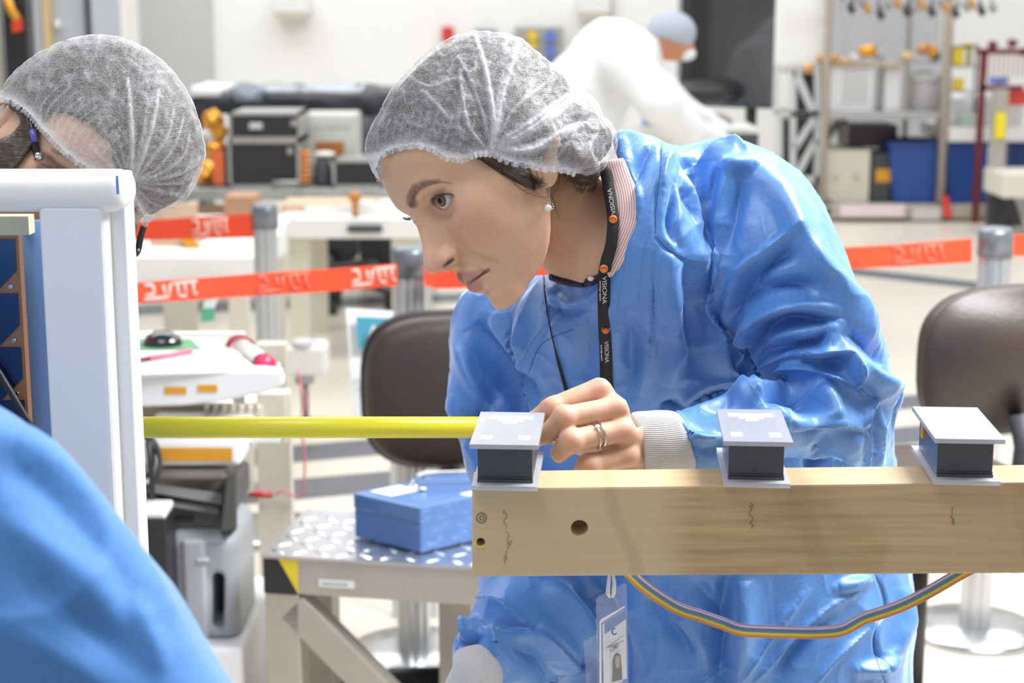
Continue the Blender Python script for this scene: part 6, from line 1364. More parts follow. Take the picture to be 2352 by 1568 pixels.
# worker in white
WS = mat('white_coverall', (.84, .86, .88), .75, bump=.5, bscale=14)
def worker(P):
    d = px_chain(P, [(1330, 330, 7.8, 90), (1345, 210, 7.75, 92), (1405, 130, 7.7, 78), (1470, 130, 7.7, 52)], .05)
    d = smin(d, px_chain(P, [(1440, 150, 7.45, 55), (1510, 235, 7.35, 42), (1575, 300, 7.6, 36), (1640, 315, 7.9, 22)], .03), .04)
    d = smin(d, px_chain(P, [(1450, 150, 7.95, 50), (1540, 240, 8.0, 40), (1640, 290, 8.1, 22)], .03), .04)
    d = smin(d, px_chain(P, [(1500, 110, 7.7, 22), (1530, 80, 7.7, 30)], .03), .02)
    for dy in (-.12, .14): d = smin(d, smin(rcone(P, at(1330, 330, 7.8+dy), (at(1330, 330, 7.8)[0]-.03, 7.8+dy, .45), .15, .10), rcone(P, (at(1330, 330, 7.8)[0]-.03, 7.8+dy, .45), (at(1330, 330, 7.8)[0]-.05, 7.8+dy, .08), .10, .07), .05), .05)
    return smax(d, .004-P[:, 2], .01)
V, F_ = surface(worker, (.0, 7.2, -.03), (1.15, 8.4, 1.65), .016); V = relax(V, F_, 2); Nn = vnormals(V, F_); V = V+Nn*(.012*(1-np.abs(vnoise(V, 9)))**2)[:, None]
hc = at(1541, 88, 7.7); 
def whead(P): return smin(ell(P, hc, (.088, .075, .10)), smin(ell(P, hc+np.array([.055, 0, -.05]), (.045, .05, .05)), rcone(P, hc+np.array([.085, 0, -.035]), hc+np.array([.098, 0, -.055]), .012, .014), .015), .03)
def whand(P):
    d = None
    for k, (x, y, D) in enumerate(((1640, 315, 7.9), (1640, 291, 8.1))):
        q = px_chain(P, [(x-6, y, D, 18), (x+14, y+4, D-.01, 20)], .01)
        for i in range(4): q = smin(q, px_chain(P, [(x+14, y+1, D-.035+i*.022, 7), (x+38, y+8, D-.04+i*.024, 6), (x+48, y+14, D-.04+i*.024, 5)], .003), .006)
        q = smin(q, px_chain(P, [(x+4, y+4, D-.04, 8), (x+26, y+12, D-.06, 6)], .003), .008); d = q if d is None else np.minimum(d, q)
    return d
VV, FF = surface(lambda P: np.minimum(np.minimum(whead(P), whand(P)), worker(P)+.030), (.0, 7.2, -.03), (1.25, 8.4, 1.7), .011)
px, py = topx(VV); gl_ = (VV[:, 2] < 1.18)
wk = np_mesh('person', VV, FF, SKIN, None, {'tint': np.where(gl_[:, None], np.array([[.78, .78, .80, 1]]), np.array([[.55, .24, .13, 1]]))}); tag(wk, 'worker in a white coverall and hairnet bending over a table in the distance', 'person')
np_mesh('coverall', V, F_, WS, wk)
V, F_ = surface(lambda P: smax(ell(P, hc+np.array([0, 0, .025]), (.112, .095, .095)), -((P-hc)@np.array([.35, 0, 1], np.float32)+.012), .01), hc-.2, hc+.2, .009)
np_mesh('hairnet', V, F_, mat('far_hairnet', (.40, .43, .50), .6), wk)
V, F_ = surface(lambda P: ell(P, hc+np.array([.068, 0, -.068]), (.045, .055, .032)), hc-.2, hc+.2, .008); np_mesh('face_mask', V, F_, mat('face_mask', (.75, .78, .80), .6), wk)
# white wrapped column and lattice frame
WD7 = 12.6
e = empty('wrapped_column', (at(1830, 400, WD7)[0], WD7, 0), 'tall instrument wrapped in white film right of the dark glossy cabinet', 'wrapped instrument'); WRAP = mat('white_wrap', (.84, .84, .83), .35, bump=1.2, bscale=5)
def wrapshape(P): a = at(1777, 165, WD7); b = at(1882, 165, WD7); q = np.abs(P-np.array([(a[0]+b[0])/2, WD7+.25, 2.6], np.float32))-np.array([(b[0]-a[0])/2-.03, .22, 2.6-a[2]-.03]); return np.sqrt((np.maximum(q, 0)**2).sum(1))+np.minimum(q.max(1), 0)-.03+.012*vnoise(P, 6)
V, F_ = surface(wrapshape, (at(1760, 100, WD7)[0], WD7-.08, .85), (at(1900, 100, WD7)[0], WD7+.6, 4.4), .035); np_mesh('wrap', V, F_, WRAP, e)
def bar(mb, x0, y0, x1, y1, w, D, t=.04):
    a = at(x0, y0, D); b = at(x1, y1, D); d_ = Vector(b-a).normalized(); nn = Vector((-d_.z, 0, d_.x))*rad(w/2, D); T = Vector((0, t, 0)); a = Vector(a); b = Vector(b); mb.hexa([a-nn, a+nn, a+nn+T, a-nn+T, b-nn, b+nn, b+nn+T, b-nn+T]); return mb
LW = mat('lattice_white', (.60, .61, .62), .4)
for (x0, y0, x1, y1, w, nm) in ((1783, 150, 1783, 260, 12, 'upright'), (1822, 150, 1822, 405, 13, 'upright'), (1878, 150, 1878, 420, 13, 'upright'), (1778, 262, 1880, 262, 12, 'crossbar'), (1815, 412, 1885, 412, 16, 'crossbar'),
    (1826, 160, 1870, 262, 16, 'diagonal'), (1872, 270, 1826, 340, 14, 'diagonal'), (1874, 320, 1830, 405, 14, 'diagonal'), (1842, 300, 1842, 300.5, 1, 'upright'), (1790, 270, 1790, 400, 14, 'upright'), (1822, 262, 1878, 262, 10, 'crossbar')):
    if y1-y0 == .5: continue
    mb = MB(); bar(mb, x0, y0, x1, y1, w, WD7-.05); bmesh.ops.recalc_face_normals(mb.bm, faces=mb.bm.faces[:]); mb.build(nm, LW, e)
mb = MB(); pbox(mb, 1800, 420, 1886, 500, WD7-.05, .6, .01, z0=0.); mb.build('dark_base', mat('base_olive', (.14, .14, .12), .5), e)
for r_ in ((1829, 168, 1872, 405), (1792, 275, 1815, 410)): B('dark_gap_box', r_, WD7+.12, .1, mat('gap_dark_green', (.05, .065, .06), .6), e)  # dark boxes added behind the lattice to darken its openings
mb = MB(); pbox(mb, 1784, 250, 1812, 500, WD7+.3, .1, 0, z0=0.); mb.build('back_post', mat('post_cream', (.60, .58, .52), .5), e)
e2 = empty('lattice_stand', (at(1925, 300, 13.2)[0], 13.2, 0), 'white lattice stand behind the chrome rack post', 'stand')
for (x0, y0, x1, y1, w) in ((1898, 60, 1945, -40, 22), (1940, -60, 1940, 335, 12), (1890, 170, 1935, 262, 22), (1895, 320, 1940, 262, 20), (1935, 262, 1890, 262, 12), (1900, 150, 1900, 500, 10)): mb = MB(); bar(mb, x0, y0, x1, y1, w, 13.2); bmesh.ops.recalc_face_normals(mb.bm, faces=mb.bm.faces[:]); mb.build('bar', LW, e2)
for x_ in (1897, 1940): mb = MB(); pbox(mb, x_-6, 320, x_+6, 480, 13.2, .04, 0, z0=0.); mb.build('leg', LW, e2)
# chrome rack cart
RD = 12.4; KQ = RD/6.6; zc = at(2000, 470, RD)[2]
POST = mat('rack_post', (.52, .47, .42), .35, metal=.6)
e = empty('rack_cart', (at(2050, 500, RD)[0], RD, 0), 'chrome rack cart on wheels loaded with boxes and blue bins', 'cart')
for (x, w, D) in ((1894, 18, RD), (2167, 22, RD), (2078, 14, RD+.9)): mb = MB(); xx = at(x, 300, D)[0]; mb.cyl((xx, D, .13), (xx, D, 4.2), rad(w/2, D), 16); mb.build('post', POST, e, True)
x0, x1 = at(1880, 470, RD)[0], at(2290, 470, RD)[0]
mb = MB(); mb.box((x0, RD-.02, zc-.10), (x1, RD+1.0, zc), .01); mb.build('deck', mat('deck_grey', (.46, .42, .36), .5), e)
sh = at(2000, 268, RD)[2]; mb = MB(); mb.box((x0+.02, RD, sh-.02), (at(2170, 268, RD)[0], RD+.9, sh+.03), .005); mb.build('upper_shelf', mat('shelf_chrome', (.50, .50, .50), .3, metal=.7, bump=.6, bscale=30), e)
sw = at(2250, 300, RD)[2]; mb = MB(); mb.box((at(2172, 300, RD)[0], RD, sw-.08), (at(2500, 300, RD)[0], RD+.8, sw+.02), .005); mb.build('side_shelf', WHT, e)
for x in (2482,): mb = MB(); xx = at(x, 300, RD)[0]; mb.cyl((xx, RD+.1, 0), (xx, RD+.1, sw), .02); mb.build('post', POST, e, True)
for x in (1902, 2175, 2280): 
    xx = at(x, 500, RD)[0]; mb = MB(); mb.cyl((xx-.02, RD+.05, .075), (xx+.02, RD+.05, .075), .075, 24); mb.build('wheel', DGREY, e, True); mb = MB(); mb.box((xx-.03, RD+.02, .08), (xx+.03, RD+.08, zc-.06)); mb.build('caster_fork', GREY, e)
mb = MB(); a = at(2165, 460, RD-.03); b = at(2178, 500, RD-.03); mb.hexa([at(2168, 500, RD-.04), at(2188, 498, RD-.04), at(2188, 498, RD), at(2168, 500, RD), at(2166, 450, RD-.04), at(2178, 450, RD-.04), at(2178, 450, RD), at(2166, 450, RD)]); mb.build('red_lever', mat('red_lever', (.75, .06, .05), .4), e)
z_ = zc+.001
tag(B('cream_box', (1897, 345, 1998, 460), RD+.1, .5, CREAM, bev=.01, z0=z_), 'cream instrument box with two round knobs at the left of the rack cart', 'box')
for x in (1918, 1966): mb = MB(); c = at(x, 402, RD+.1); mb.cyl(c, c-np.array([0, .03, 0]), .018, 16); o = mb.build('knob', LGREY, bpy.data.objects['cream_box'], True)
tag(B('grey_box', (2000, 352, 2048, 455), RD+.12, .4, DGREY, bev=.01, z0=z_), 'dark grey box with an orange label on the rack cart', 'box'); B('orange_label', (2012, 388, 2046, 418), RD+.115, .01, ORNG, bpy.data.objects['grey_box'])
for (x0_, x1_, y0_, D, lab) in ((2044, 2160, 325, RD+.05, 'blue plastic bin in the middle of the rack cart'), (2172, 2272, 322, RD+.05, 'blue plastic bin at the right end of the rack cart')):
    e3 = empty('blue_bin', (at((x0_+x1_)/2, 460, D)[0], D, z_), lab, 'bin', 'blue bins'); a, b, c, d = at(x0_+8, 461, D+.03), at(x1_-6, 461, D+.03), at(x1_, y0_, D), at(x0_, y0_, D); zz0_ = z_; T = np.array([0, .45, 0]); mb = MB(); a[2] = b[2] = zz0_; mb.hexa([a, b, b+T, a+T, d, c, c+T, d+T], .01); mb.build('body', BLUEB, e3); mb = MB(); mb.box((d[0]-.012, D-.015, d[2]-.03), (c[0]+.012, D+.47, d[2]), .005); mb.build('rim', mat('bin_rim', (.015, .05, .22), .4), e3)
tag(B('blue_bin', (2318, 322, 2420, 396), RD+.3, .4, BLUEB), 'blue plastic bin at the right edge behind the white box', 'bin', 'blue bins')
tag(B('shelf_box', (2320, 397, 2430, 420), RD+.28, .5, LGREY, z0=0.), 'grey pedestal under the blue bin at the right edge', 'pedestal')
tag(B('dark_case', (1948, 288, 2062, 328), RD+.3, .4, mat('case_maroon', (.05, .025, .03), .4), z0=at(1990, 345, RD+.1)[2]+.002), 'dark case lying on the cream instrument box', 'case')
B('underside_panel', (1930, 470, 2078, 498), RD-.06, .03, mat('pink_white', (.78, .66, .68), .5), bpy.data.objects['rack_cart']); B('underside_panel', (2096, 478, 2160, 505), RD-.06, .03, mat('pink_grey', (.62, .55, .55), .5), bpy.data.objects['rack_cart'])
# things on the upper shelf
s0 = sh+.031
WD = mat('device_white', (.76, .76, .76), .4)
def on(name, lab, cat, x0, y0, x1, y1, D, dep, m, z, bev=.01, grp=None): return tag(B(name, (x0, y0, x1, y1), D, dep, m, bev=bev, z0=z), lab, cat, grp)
on('white_instrument', 'white ribbed instrument on the upper shelf of the rack cart', 'instrument', 1896, 152, 2005, 262, RD+.1, .35, WD, s0); on('white_cylinder_case', 'narrow white case on the upper rack shelf', 'case', 2032, 152, 2068, 250, RD+.15, .3, WD, s0)
for k in range(7): B('rib', (1936+k*9, 156, 1940+k*9, 240), RD+.09, .015, LGREY, bpy.data.objects['white_instrument'])
e = empty('grey_canister', (at(2124, 300, RD)[0], RD+.2, s0), 'grey canister with a lid on the upper rack shelf', 'canister'); c0 = at(2124, 200, RD+.25); mb = MB(); h_ = at(2124, 186, RD+.25)[2]; mb.lathe([(.105, s0), (.110, s0+.01), (.110, h_), (.1, h_+.01)], (c0[0], RD+.25, 0), 28); mb.build('body', mat('canister', (.42, .40, .41), .5), e, True); mb = MB(); mb.lathe([(.115, h_), (.115, h_+.05), (.05, h_+.07)], (c0[0], RD+.25, 0), 28); mb.build('lid', LGREY, e, True)
e = empty('foil_parts', (at(2000, 130, RD)[0], RD+.2, at(2000, 152, RD)[2]), 'gold and tan foil covered parts on top of the white instruments', 'parts')
for i, (x, y, rx, ry, m_) in enumerate(((1905, 134, 26, 12, mat('tan_foil', (.70, .42, .16), .35, metal=.5)), (1858, 158, 10, 12, GOLD), (1940, 140, 22, 8, mat('tan_foil2', (.66, .45, .22), .4)), (1992, 118, 22, 14, GOLD), (1965, 135, 16, 12, LGREY), (2020, 130, 12, 10, GREY), (2085, 132, 14, 12, mat('tan_foil3', (.66, .46, .22), .4)), (2120, 112, 14, 14, mat('copper', (.66, .32, .16), .25, metal=.8)), (2142, 120, 12, 16, GOLD), (2150, 128, 10, 12, DGREY))): lump('foil_piece', x, y, rx, ry, RD+.2, m_, e, i+20)
B('tray', (1888, 146, 2075, 153), RD+.08, .36, mat('tray_tan', (.45, .36, .26), .5), e); B('tray', (2085, 140, 2160, 146), RD+.1, .3, GREY, e)
# right: shelf with equipment, maroon posts, yellow tag
zr = sw+.021
on('white_cabinet', 'large white ribbed unit at the right on the side shelf', 'unit', 2172, 205, 2352, 298, RD+.2, .3, mat('unit_white', (.72, .73, .73), .45), zr)
on('glass_jar', 'clear jar with green and grey contents on the side shelf', 'jar', 2205, 262, 2262, 292, RD+.05, .1, mat('jar_green', (.42, .50, .44), .3), zr)
for i, (x, y, rx, ry, m_) in enumerate(((2262, 222, 20, 14, mat('shiny_white', (.9, .9, .92), .1, spec=1.)), (2200, 222, 24, 10, mat('shiny_white2', (.85, .87, .9), .15)), (2294, 185, 26, 9, mat('blue_part', (.16, .22, .62), .4)))): 
    o = lump(('silver_drum', 'white_lamp', 'blue_part')[i], x, y, rx, ry, RD+.1, m_, None, 31+i, ); tag(o, ('shiny rounded white part on the right hand unit', 'flat shiny part left of the rounded one', 'blue part in front of the maroon rack')[i], 'part')
o = on('red_bar', 'red padded bar at the right edge', 'bar', 2302, 208, 2400, 242, RD+.0, .1, mat('red_pad', (.70, .07, .05), .5), None) if False else tag(B('red_bar', (2302, 208, 2400, 242), RD-.05, .1, mat('red_pad', (.70, .07, .05), .5), bev=.02), 'red padded bar at the right edge', 'bar')
e = empty('maroon_rack', (at(2300, 300, RD-.1)[0], RD-.1, 0), 'thin maroon rack with hanging rods at the right', 'rack')
for (x0_, y0_, x1_, y1_) in ((2244, 118, 2258, 520), (2244, 112, 2420, 124), (2400, 112, 2412, 520), (2252, 196, 2352, 208)): B('tube', (x0_, y0_, x1_, y1_), RD-.12, .04, MAROON, e, z0=(0. if y1_ == 520 else None))
for k in range(9): B('rod', (2266+k*11, 124, 2270+k*11, 178), RD-.11, .02, mat('rod_pale', (.62, .52, .52), .5), e)
for i, (x, y) in enumerate(((2280, 104), (2325, 100), (2350, 118))): lump('knot', x, y, 11, 10, RD-.1, MAROON, e, 50+i)
e = empty('yellow_parts', (at(2210, 150, RD)[0], RD+.3, zr), 'yellow and green fittings on a thin frame above the side shelf', 'fittings')
for i, (x0_, y0_, x1_, y1_, m_) in enumerate(((2190, 108, 2214, 152, YEL), (2214, 100, 2236, 112, YEL), (2190, 180, 2214, 206, YEL), (2175, 110, 2186, 205, GREY), (2168, 104, 2250, 110, GREY), (2168, 150, 2250, 155, GREY), (2222, 112, 2232, 150, mat('olive', (.35, .33, .15), .5)))): B('fitting', (x0_, y0_, x1_, y1_), RD+.18, .04, m_, e)
B('upright', (2172, 100, 2178, 206), RD+.2, .03, GREY, e, z0=zr); B('upright', (2240, 100, 2246, 206), RD+.2, .03, GREY, e, z0=zr)
e = empty('tall_grey_post', (at(2298, 450, 11.9)[0], 11.9, 0), 'grey post on a dark base with a yellow tag at the right', 'post'); B('post', (2280, 205, 2312, 412), 11.9, .06, mat('post_grey', (.42, .40, .36), .5), e); mb = MB(); pbox(mb, 2272, 408, 2330, 520, 11.88, .08, .004, z0=0.); mb.build('dark_base', DGREY, e); B('yellow_tag', (2286, 258, 2311, 318), 11.87, .01, mat('yellow_tag', (.88, .72, .02), .5), e)
e = table_thing('cream_table', 'cream table top with black legs at the right edge', 'table', 2304, 400, 2480, 455, 11.5, .5, mat('cream_top', (.76, .73, .64), .5), legm=BLACK, legw=.05)
mb = MB(); mb.hexa([at(2320, 520, 11.52), at(2352, 520, 11.52), at(2352, 520, 11.6), at(2320, 520, 11.6), at(2306, 455, 11.52), at(2330, 455, 11.52), at(2330, 455, 11.6), at(2306, 455, 11.6)]); mb.build('gusset', BLACK, e)
# hanging clamps from above
e = empty('overhead_rail', (at(2100, -120, 9.)[0], 9., at(2100, -120, 9.)[2]), 'row of small dark and orange clamps hanging from an overhead rail', 'rail'); mb = MB(); mb.cyl(at(1950, -60, 9.), at(2420, -60, 9.), .012, 12); mb.build('rail', GREY, e, True)
for i in range(17):
    x = 1958+i*20+random.uniform(-6, 6); y = random.uniform(4, 26) if i % 3 else random.uniform(20, 40); m_ = (DGREY, GREY, mat('dark_orange', (.55, .30, .08), .4))[i % 3]; mb = MB(); mb.tube([at(x, -60, 9.), at(x+random.uniform(-8, 8), y-14, 9.)], .005, 6); mb.tube([at(x, y-16, 9.), at(x-6, y-4, 8.98), at(x+2, y+8, 9.)], .014, 8); mb.ball(at(x+3, y, 8.99), rad(8, 9.), 8); mb.build('clamp', m_, e, True)
for x in (1955, 2415): mb = MB(); xx = at(x, -60, 9.)[0]; mb.cyl((xx, 9., at(x, -60, 9.)[2]), (xx, 9., 5.9), .01, 8); mb.build('hanger', GREY, e, True)
# ================================================================= man with glasses behind the white frame
def axes_man():
    o = at(201, 473, 1.56); Cv = CAM-o; Cv /= np.linalg.norm(Cv); R_ = np.array([1., 0, 0]); R_ -= Cv*(R_@Cv); R_ /= np.linalg.norm(R_); U_ = np.cross(Cv, R_)
    if U_[2] < 0: U_ = -U_
    f = .11*R_-.465*U_+.88*Cv; f /= np.linalg.norm(f); L = .71*R_-.60*U_-.31*Cv; L -= f*(f@L); L /= np.linalg.norm(L)
    return o, np.stack([f, L, np.cross(f, L)], 1)
MO, MA = axes_man(); MS = 1.12; MO = MO-MS*(MA@np.array([.088, 0, 0]))
def mw(f, l, u): return MO+MS*(MA@np.array([f, l, u]))
def mloc(P): return ((np.asarray(P)-MO)@MA)/MS
MT = [(-30, 225), (5, 205), (18, 182), (38, 160), (62, 140), (90, 120), (130, 100), (165, 88), (205, 81), (240, 80), (275, 84), (305, 95), (340, 114), (372, 138), (400, 166), (425, 200), (445, 240), (460, 285), (470, 330), (472, 355), (464, 392), (448, 425), (432, 452), (408, 473), (380, 488), (356, 502), (340, 512)]
ML = [(-30, 212), (0, 226), (25, 234), (50, 250), (68, 264), (84, 284), (104, 306), (126, 330), (150, 352), (175, 372), (200, 388), (230, 400), (262, 420), (288, 442), (300, 452), (314, 470), (324, 492), (332, 512), (340, 512)]
MANP = polymap([(-300, -300), (1000, -300), (1000, 470), (345, 505), (334, 525), (316, 560), (300, 590), (120, 900), (-400, 900)], 2)
MCAPIN = polymap([(-300, 900), (-300, 190)]+MT[1:]+[(335, 900)], 2)
def man_skin(P):
    q = mloc(P).astype(np.float32); d = np.minimum(head_shape(q)*MS, smin(ear_shape(q, -1), ear_shape(q, 1), .001)*MS)
    d = smin(d, rcone(P, mw(-.035, 0, -.04), mw(-.09, 0, -.17), .056, .062), .02)
    return smax(smax(d, carve(P, MANP), .004), carve(P, MCAPIN)+.008, .006)
V1, F1 = surface(man_skin, MO-.21, MO+.21, .0017); V1 = relax(V1, F1, 1)
q1 = mloc(V1); cm = paint_face(V1, q1, tone=(.56, .36, .26)); px, py = topx(V1)
bd, _, bt = segd(px, py, cr([(100, 358), (112, 366), (126, 380), (150, 396)], 5)); k = sstep(-(bd-9), -6, 3)[:, None]*.8*(.8+.2*vnoise(q1, 700))[:, None]; cm = cm*(1-k)+np.array((.05, .03, .025))*k
bd, _, bt = segd(px, py, cr([(292, 506), (300, 518), (312, 528)], 5)); k = sstep(-(bd-10), -6, 3)[:, None]*.8; cm = cm*(1-k)+np.array((.05, .03, .025))*k
stub = sstep(-q1[:, 2], .035, .06)*sstep(q1[:, 0], -.01, .02)*.25; cm = cm*(1-stub[:, None])+np.array((.2, .14, .12))*stub[:, None]
def man_body(P):
    n1 = mw(-.09, 0, -.17); d = rcone(P, mw(-.05, 0, -.08), n1, .055, .062)
    sh_ = n1+np.array([-.20, .08, -.10]); d = smin(d, rcone(P, n1, sh_, .062, .08), .03); d = smin(d, rcone(P, sh_+np.array([-.02, -.10, -.03]), sh_+np.array([.02, .16, -.03]), .07, .07), .05)
    hp = np.array([sh_[0]-.22, sh_[1]+.10, .92]); d = smin(d, rcone(P, sh_, hp, .13, .16), .06)
    for s in (-.1, .1): d = smin(d, rcone(P, hp+np.array([s, 0, 0]), (hp[0]+s, hp[1], .06), .10, .05), .03); d = smin(d, ell(P, (hp[0]+s, hp[1]-.05, .035), (.045, .13, .035)), .02)
    return smax(d, .002-P[:, 2], .003)
V3, F3 = surface(man_body, (MO[0]-1.1, MO[1]-.35, -.03), (MO[0]+.30, MO[1]+.95, MO[2]+.05), .011)
V = np.concatenate([V1, V3]); Fq = np.concatenate([F1, F3+len(V1)])
man = np_mesh('person', V, Fq, SKIN, None, {'tint': np.concatenate([np.concatenate([cm, np.tile((.56, .36, .26), (len(V3), 1))]), np.ones((len(V), 1))], 1)}); tag(man, 'man with dark glasses and a hairnet looking down behind the white frame', 'person')
bvm = BVHTree.FromPolygons([tuple(v) for v in V1.astype(float)], [tuple(f) for f in F1.tolist()])
def man_gown(P):
    q = P; d = man_body(q)-.028; n1 = mw(-.09, 0, -.17); sh_ = n1+np.array([-.20, .08, -.10])
    for s in (-1, 1): a = sh_+np.array([0, .03+.13*s, -.04]); d = smin(d, smin(rcone(P, a, a+np.array([.02, .0, -.28]), .085, .07), rcone(P, a+np.array([.02, .0, -.28]), a+np.array([.08, .0, -.42]), .07, .055), .03), .03)
    d = smax(d, (P-n1)@(np.array([.80, .0, .60])).astype(np.float32)+.0, .01)
    return smax(d, .42-P[:, 2], .01)
V, F_ = surface(man_gown, (MO[0]-1.2, MO[1]-.4, .38), (MO[0]+.4, MO[1]+1.05, MO[2]+.05), .011); V = relax(V, F_, 1); Nn = vnormals(V, F_); V = V+Nn*(.006*(1-np.abs(vnoise(V, 12)))**3)[:, None]
np_mesh('gown', V, F_, GOWNM, man, {'guv': V*1.})
# hair
MH = polymap([(-40, 205), (30, 130), (120, 70), (240, 50), (330, 85), (420, 150), (480, 260), (490, 360), (460, 440), (400, 490), (350, 500), (322, 470), (300, 445), (262, 372), (250, 330), (205, 285), (150, 258), (108, 262), (92, 290), (80, 330), (50, 372), (10, 420), (-60, 430), (-60, 330), (-20, 330), (30, 305), (48, 280), (42, 262), (10, 240)], 2)
def man_hair(P): q = mloc(P).astype(np.float32); return smax(smax(head_shape(q)*MS-.006, carve(P, MH), .004), carve(P, MCAPIN)+.0052, .004)
V, F_ = surface(man_hair, MO-.21, MO+.21, .0024); Nn = vnormals(V, F_); V = (V+Nn*(.001*vnoise(V@MA*np.array([.3, 1, 1.]), 420)[:, None])).astype(np.float32); mhair = np_mesh('hair', V, F_, HAIRM, man)
st = []
for i in range(60):
    a = random.random(); b = random.gauss(0, 2); c = surf_strand([(62+a*30, 262+a*20), (50+a*24+b, 300+a*20), (28+a*26+b, 345+a*14), (-10+a*22, 385+a*14+b)], [bvm], .002, .004)
    if len(c) > 5: st.append(c)
hair_strands('loose_hair', st, mat('man_strand', (.03, .022, .018), .5), mhair, .0004)
# hairnet
MCP = polymap(MT+[(345, 600), (0, 600), (-60, 260)], 2); MCUT = polymap(MT+ML[::-1], 2, 250)
def mcap(P):
    q = mloc(P).astype(np.float32); d = ell(q, (-.006, 0, .045), (.122, .097, .102))*MS; d = smin(d, head_shape(q)*MS-.010, .012)
    d = smin(d, ell(q, (-.010, -.080, .0), (.034, .022, .036))*MS, .02); d = smin(d, px_chain(P, [(330, 360, 1.60, 110), (250, 250, 1.62, 140)], .03), .03)
    return smax(d, carve(P, MCP), .006)
def Y(*uv): return [(u*.35714, v*.35714) for u, v in uv]
GM = (297, 440); ML_ = [(6, .5, *Y((845, 1190), (850, 960), (838, 700), (822, 510))), (6, .45, *Y((860, 1160), (930, 960), (985, 780), (1020, 580))), (3, .3, *Y((850, 1140), (900, 940), (935, 760), (940, 600))), (4, .35, *Y((870, 1150), (960, 1040), (1070, 880), (1120, 700))), (3, .35, *Y((880, 1150), (1010, 1080), (1120, 930), (1180, 760))),
    (3, .3, *Y((880, 1160), (1040, 1110), (1170, 1010), (1220, 860))), (3, .3, *Y((890, 1160), (1080, 1140), (1230, 1080), (1290, 1000))), (3, .3, *Y((890, 1175), (1060, 1180), (1180, 1180))), (3, .28, *Y((890, 1190), (1040, 1230), (1150, 1260))), (3, .28, *Y((870, 1200), (960, 1290), (1040, 1330))), (3, .3, *Y((860, 1210), (920, 1300), (960, 1390))),
    (4, .3, *Y((820, 1160), (760, 1040), (680, 900))), (4, .3, *Y((810, 1170), (700, 1060), (590, 940))), (3, .25, *Y((830, 1140), (790, 1010), (740, 850)))]
for k in range(12): u = 240+k*38; v = 800+k*30; ML_.append((2.2, .26, *Y((u, v), (u+25+k*2, v-110), (u+90+k*4, v-200), (u+170+k*5, v-270))))
MSL = [('c', 4, .0026, *l[2:]) for l in ML_[:14]]+[('c', 3, .0013, *l[2:]) for l in ML_[14:]]
mnet, (VN, FN) = net_mesh(mcap, MO-.22, MO+.22, .0019, ML, MCUT, MSL, ML_, .0009, GM, 'hairnet', man, NETM)
bvmn = BVHTree.FromPolygons([tuple(v) for v in VN.astype(float)], [tuple(f) for f in FN.tolist()])
frill(ML[1:], [bvmn, bvm], 9, .0022, 5, 'hairnet_hem', mnet, NETM, 11.)
# glasses
GF = mat('glasses_frame', (.012, .012, .016), .25, spec=.6); GP = mat('glasses_blue', (.10, .10, .38), .3)
gl = empty('glasses', at(90, 368, 1.56), 'dark framed glasses with a blue stripe on the temple, worn by the man', 'glasses')
gD = onto(84, 330, [bvm], .004, at(84, 330, 1.56))[1]
mb = MB(); mb.tube([at(66, 262, gD+.012), at(73, 290, gD+.004), at(78, 320, gD), at(84, 350, gD-.003), at(88, 366, gD-.004)], .0032, 8, rs=[.003, .0035, .0038, .0034, .0036]); mb.build('temple', GF, gl, True)
mb = MB(); mb.tube([at(74, 298, gD-.002), at(80, 326, gD-.005)], .0033, 8); mb.build('blue_stripe', GP, gl, True); mb = MB(); mb.ball(at(88, 358, gD-.004), .0042, 8); mb.build('hinge', CHROME, gl, True)
hD = gD-.004
for pts_ in ([(88, 366), (72, 382), (58, 402), (60, 430), (90, 460), (130, 470), (160, 440), (158, 410), (138, 390), (110, 378), (88, 366)], [(316, 578), (300, 586), (270, 575), (245, 545), (240, 515), (262, 500)], [(160, 425), (185, 450), (215, 480), (243, 520)]):
    mb = MB(); mb.tube([at(x, y, hD+.0+.0001*abs(x-180)) for x, y in cr(pts_, 5)], .0022, 8); mb.build('rim', GF, gl, True)
mb = MB(); mb.tube([at(x, y, hD+.01) for x, y in cr([(300, 588), (312, 582), (318, 570), (322, 548), (328, 528), (330, 520)], 4)], .0030, 8); mb.build('temple', GF, gl, True); mb = MB(); mb.tube([at(296, 590, hD+.008), at(310, 574, hD+.008), at(298, 558, hD+.008)], .0022, 6); mb.build('corner', GF, gl, True); mb = MB(); mb.ball(at(318, 574, hD+.006), .0013, 6); mb.build('screw', mat('brass', (.6, .45, .2), .3, metal=.8), gl, True)
# ================================================================= third person, close to the camera at the lower left
FGP = polymap([(-1500, 700), (-500, 820), (-200, 862), (-60, 895), (0, 930), (55, 968), (110, 1012), (165, 1065), (225, 1130), (275, 1190), (318, 1243), (350, 1290), (400, 1365), (440, 1430), (485, 1500), (530, 1568), (620, 1720), (800, 2100), (900, 2500), (600, 2900), (-1500, 3200)], 4)
def fg(P):
    d = px_chain(P, [(-700, 1150, 1.05, 330), (-330, 1200, 1.02, 300), (-60, 1230, .98, 290), (170, 1480, .95, 260), (330, 1750, .93, 240), (420, 2000, .92, 200)], .05)
    d = smin(d, smin(rcone(P, (-.52, 1.04, 1.22), (-.50, 1.06, .85), .17, .18), rcone(P, (-.50, 1.06, .85), (-.50, 1.06, .45), .19, .22), .05), .06)
    return smax(smax(d, carve(P, FGP), .02), .42-P[:, 2], .01)
V, F_ = surface(fg, (-.85, .70, .36), (.12, 1.40, 1.48), .008); V, F_ = split_quads(V, F_); V = relax(V, F_, 2)
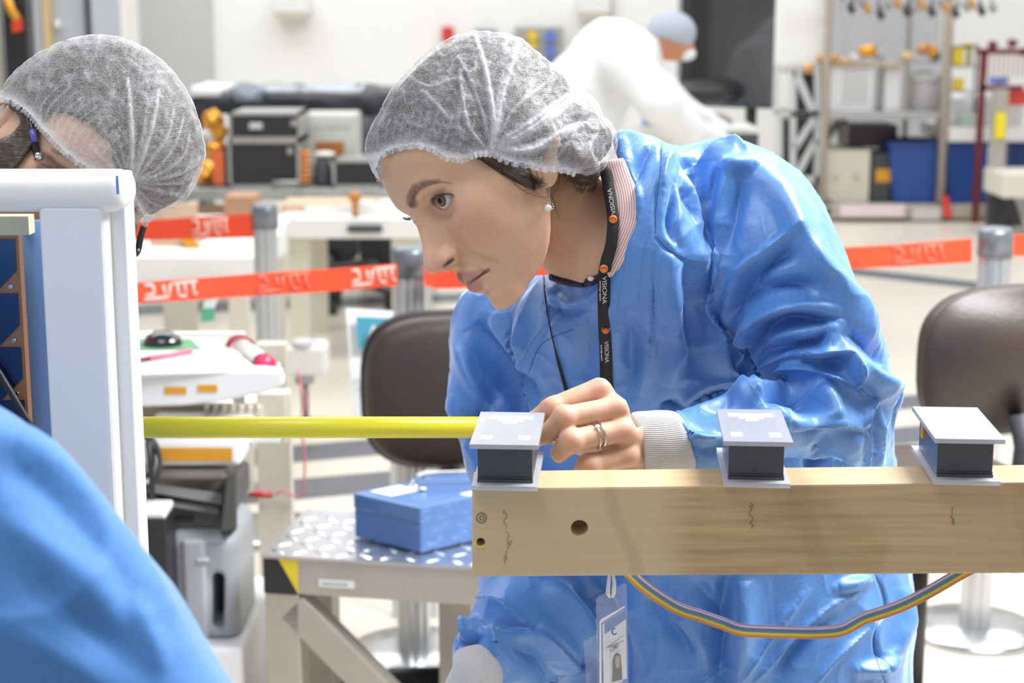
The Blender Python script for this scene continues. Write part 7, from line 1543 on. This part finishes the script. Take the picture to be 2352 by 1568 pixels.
V = strokes(V, F_, [('r', 40, .008, (40, 960), (150, 1080), (260, 1210), (380, 1380)), ('v', 50, .008, (-20, 1050), (120, 1120), (260, 1260), (330, 1420)), ('r', 40, .006, (0, 1180), (120, 1280), (260, 1400)), ('v', 40, .006, (60, 1330), (200, 1430), (330, 1540)), ('r', 26, .005, (300, 1350), (340, 1450), (380, 1560)), ('r', 30, .005, (-20, 1430), (120, 1500), (240, 1570))])
Nn = vnormals(V, F_); V = V+Nn*(.005*(1-np.abs(vnoise(V, 11)))**3)[:, None]
def fgb(P):
    d = smin(rcone(P, (-.52, 1.04, 1.22), (-.50, 1.06, .85), .12, .14), rcone(P, (-.52, 1.04, 1.25), (-.53, .99, 1.42), .06, .055), .05); hc_ = np.array((-.54, .95, 1.52)); d = smin(d, ell(P, hc_, (.08, .10, .115)), .03); d = smin(d, rcone(P, hc_+np.array([.02, .09, -.03]), hc_+np.array([.022, .115, -.045]), .012, .014), .015)
    for s in (-.1, .1): d = smin(d, rcone(P, (-.50+s, 1.06, .85), (-.50+s, 1.06, .07), .10, .05), .04); d = smin(d, ell(P, (-.50+s, 1.12, .035), (.045, .13, .035)), .02)
    a, b = at(420, 2000, .92), at(470, 2300, .98); d = smin(d, px_chain(P, [(-60, 1230, .98, 180), (330, 1750, .93, 150), (470, 2250, .96, 110)], .03), .03); d = smin(d, px_chain(P, [(480, 2260, .96, 120), (500, 2420, .97, 140)], .03), .01)
    for i in range(4): d = smin(d, px_chain(P, [(430+i*62, 2440, .97, 40), (420+i*66, 2600, .985, 36), (430+i*64, 2700, 1.0, 32)], .004), .006)
    d = smin(d, px_chain(P, [(400, 2380, .96, 42), (360, 2500, .95, 36)], .004), .01)
    return smax(d, .002-P[:, 2], .003)
Vb, Fb = surface(fgb, (-.85, .70, -.03), (.2, 1.4, 1.70), .008)
p3 = np_mesh('person', Vb, Fb, SKIN, None, {'tint': np.tile((.58, .38, .27, 1), (len(Vb), 1))}); tag(p3, 'person in a blue gown seen as a blurred shoulder at the lower left', 'person')
GOWN2 = gown_mat('blue_gown_fabric_near', (.07, .215, .53), gridk=.12); GOWN2.node_tree.nodes['Principled BSDF'].inputs['Roughness'].default_value = .68; GOWN2.node_tree.nodes['Principled BSDF'].inputs['Specular IOR Level'].default_value = .3; np_mesh('gown', V, F_, GOWN2, p3, {'guv': V*1.})
V, F_ = surface(lambda P: smax(ell(P, (-.54, .94, 1.55), (.105, .125, .125)), 1.535-P[:, 2], .01), (-.7, .75, 1.4), (-.38, 1.12, 1.72), .008); np_mesh('hairnet', V, F_, mat('near_hairnet', (.7, .72, .76), .7), p3)
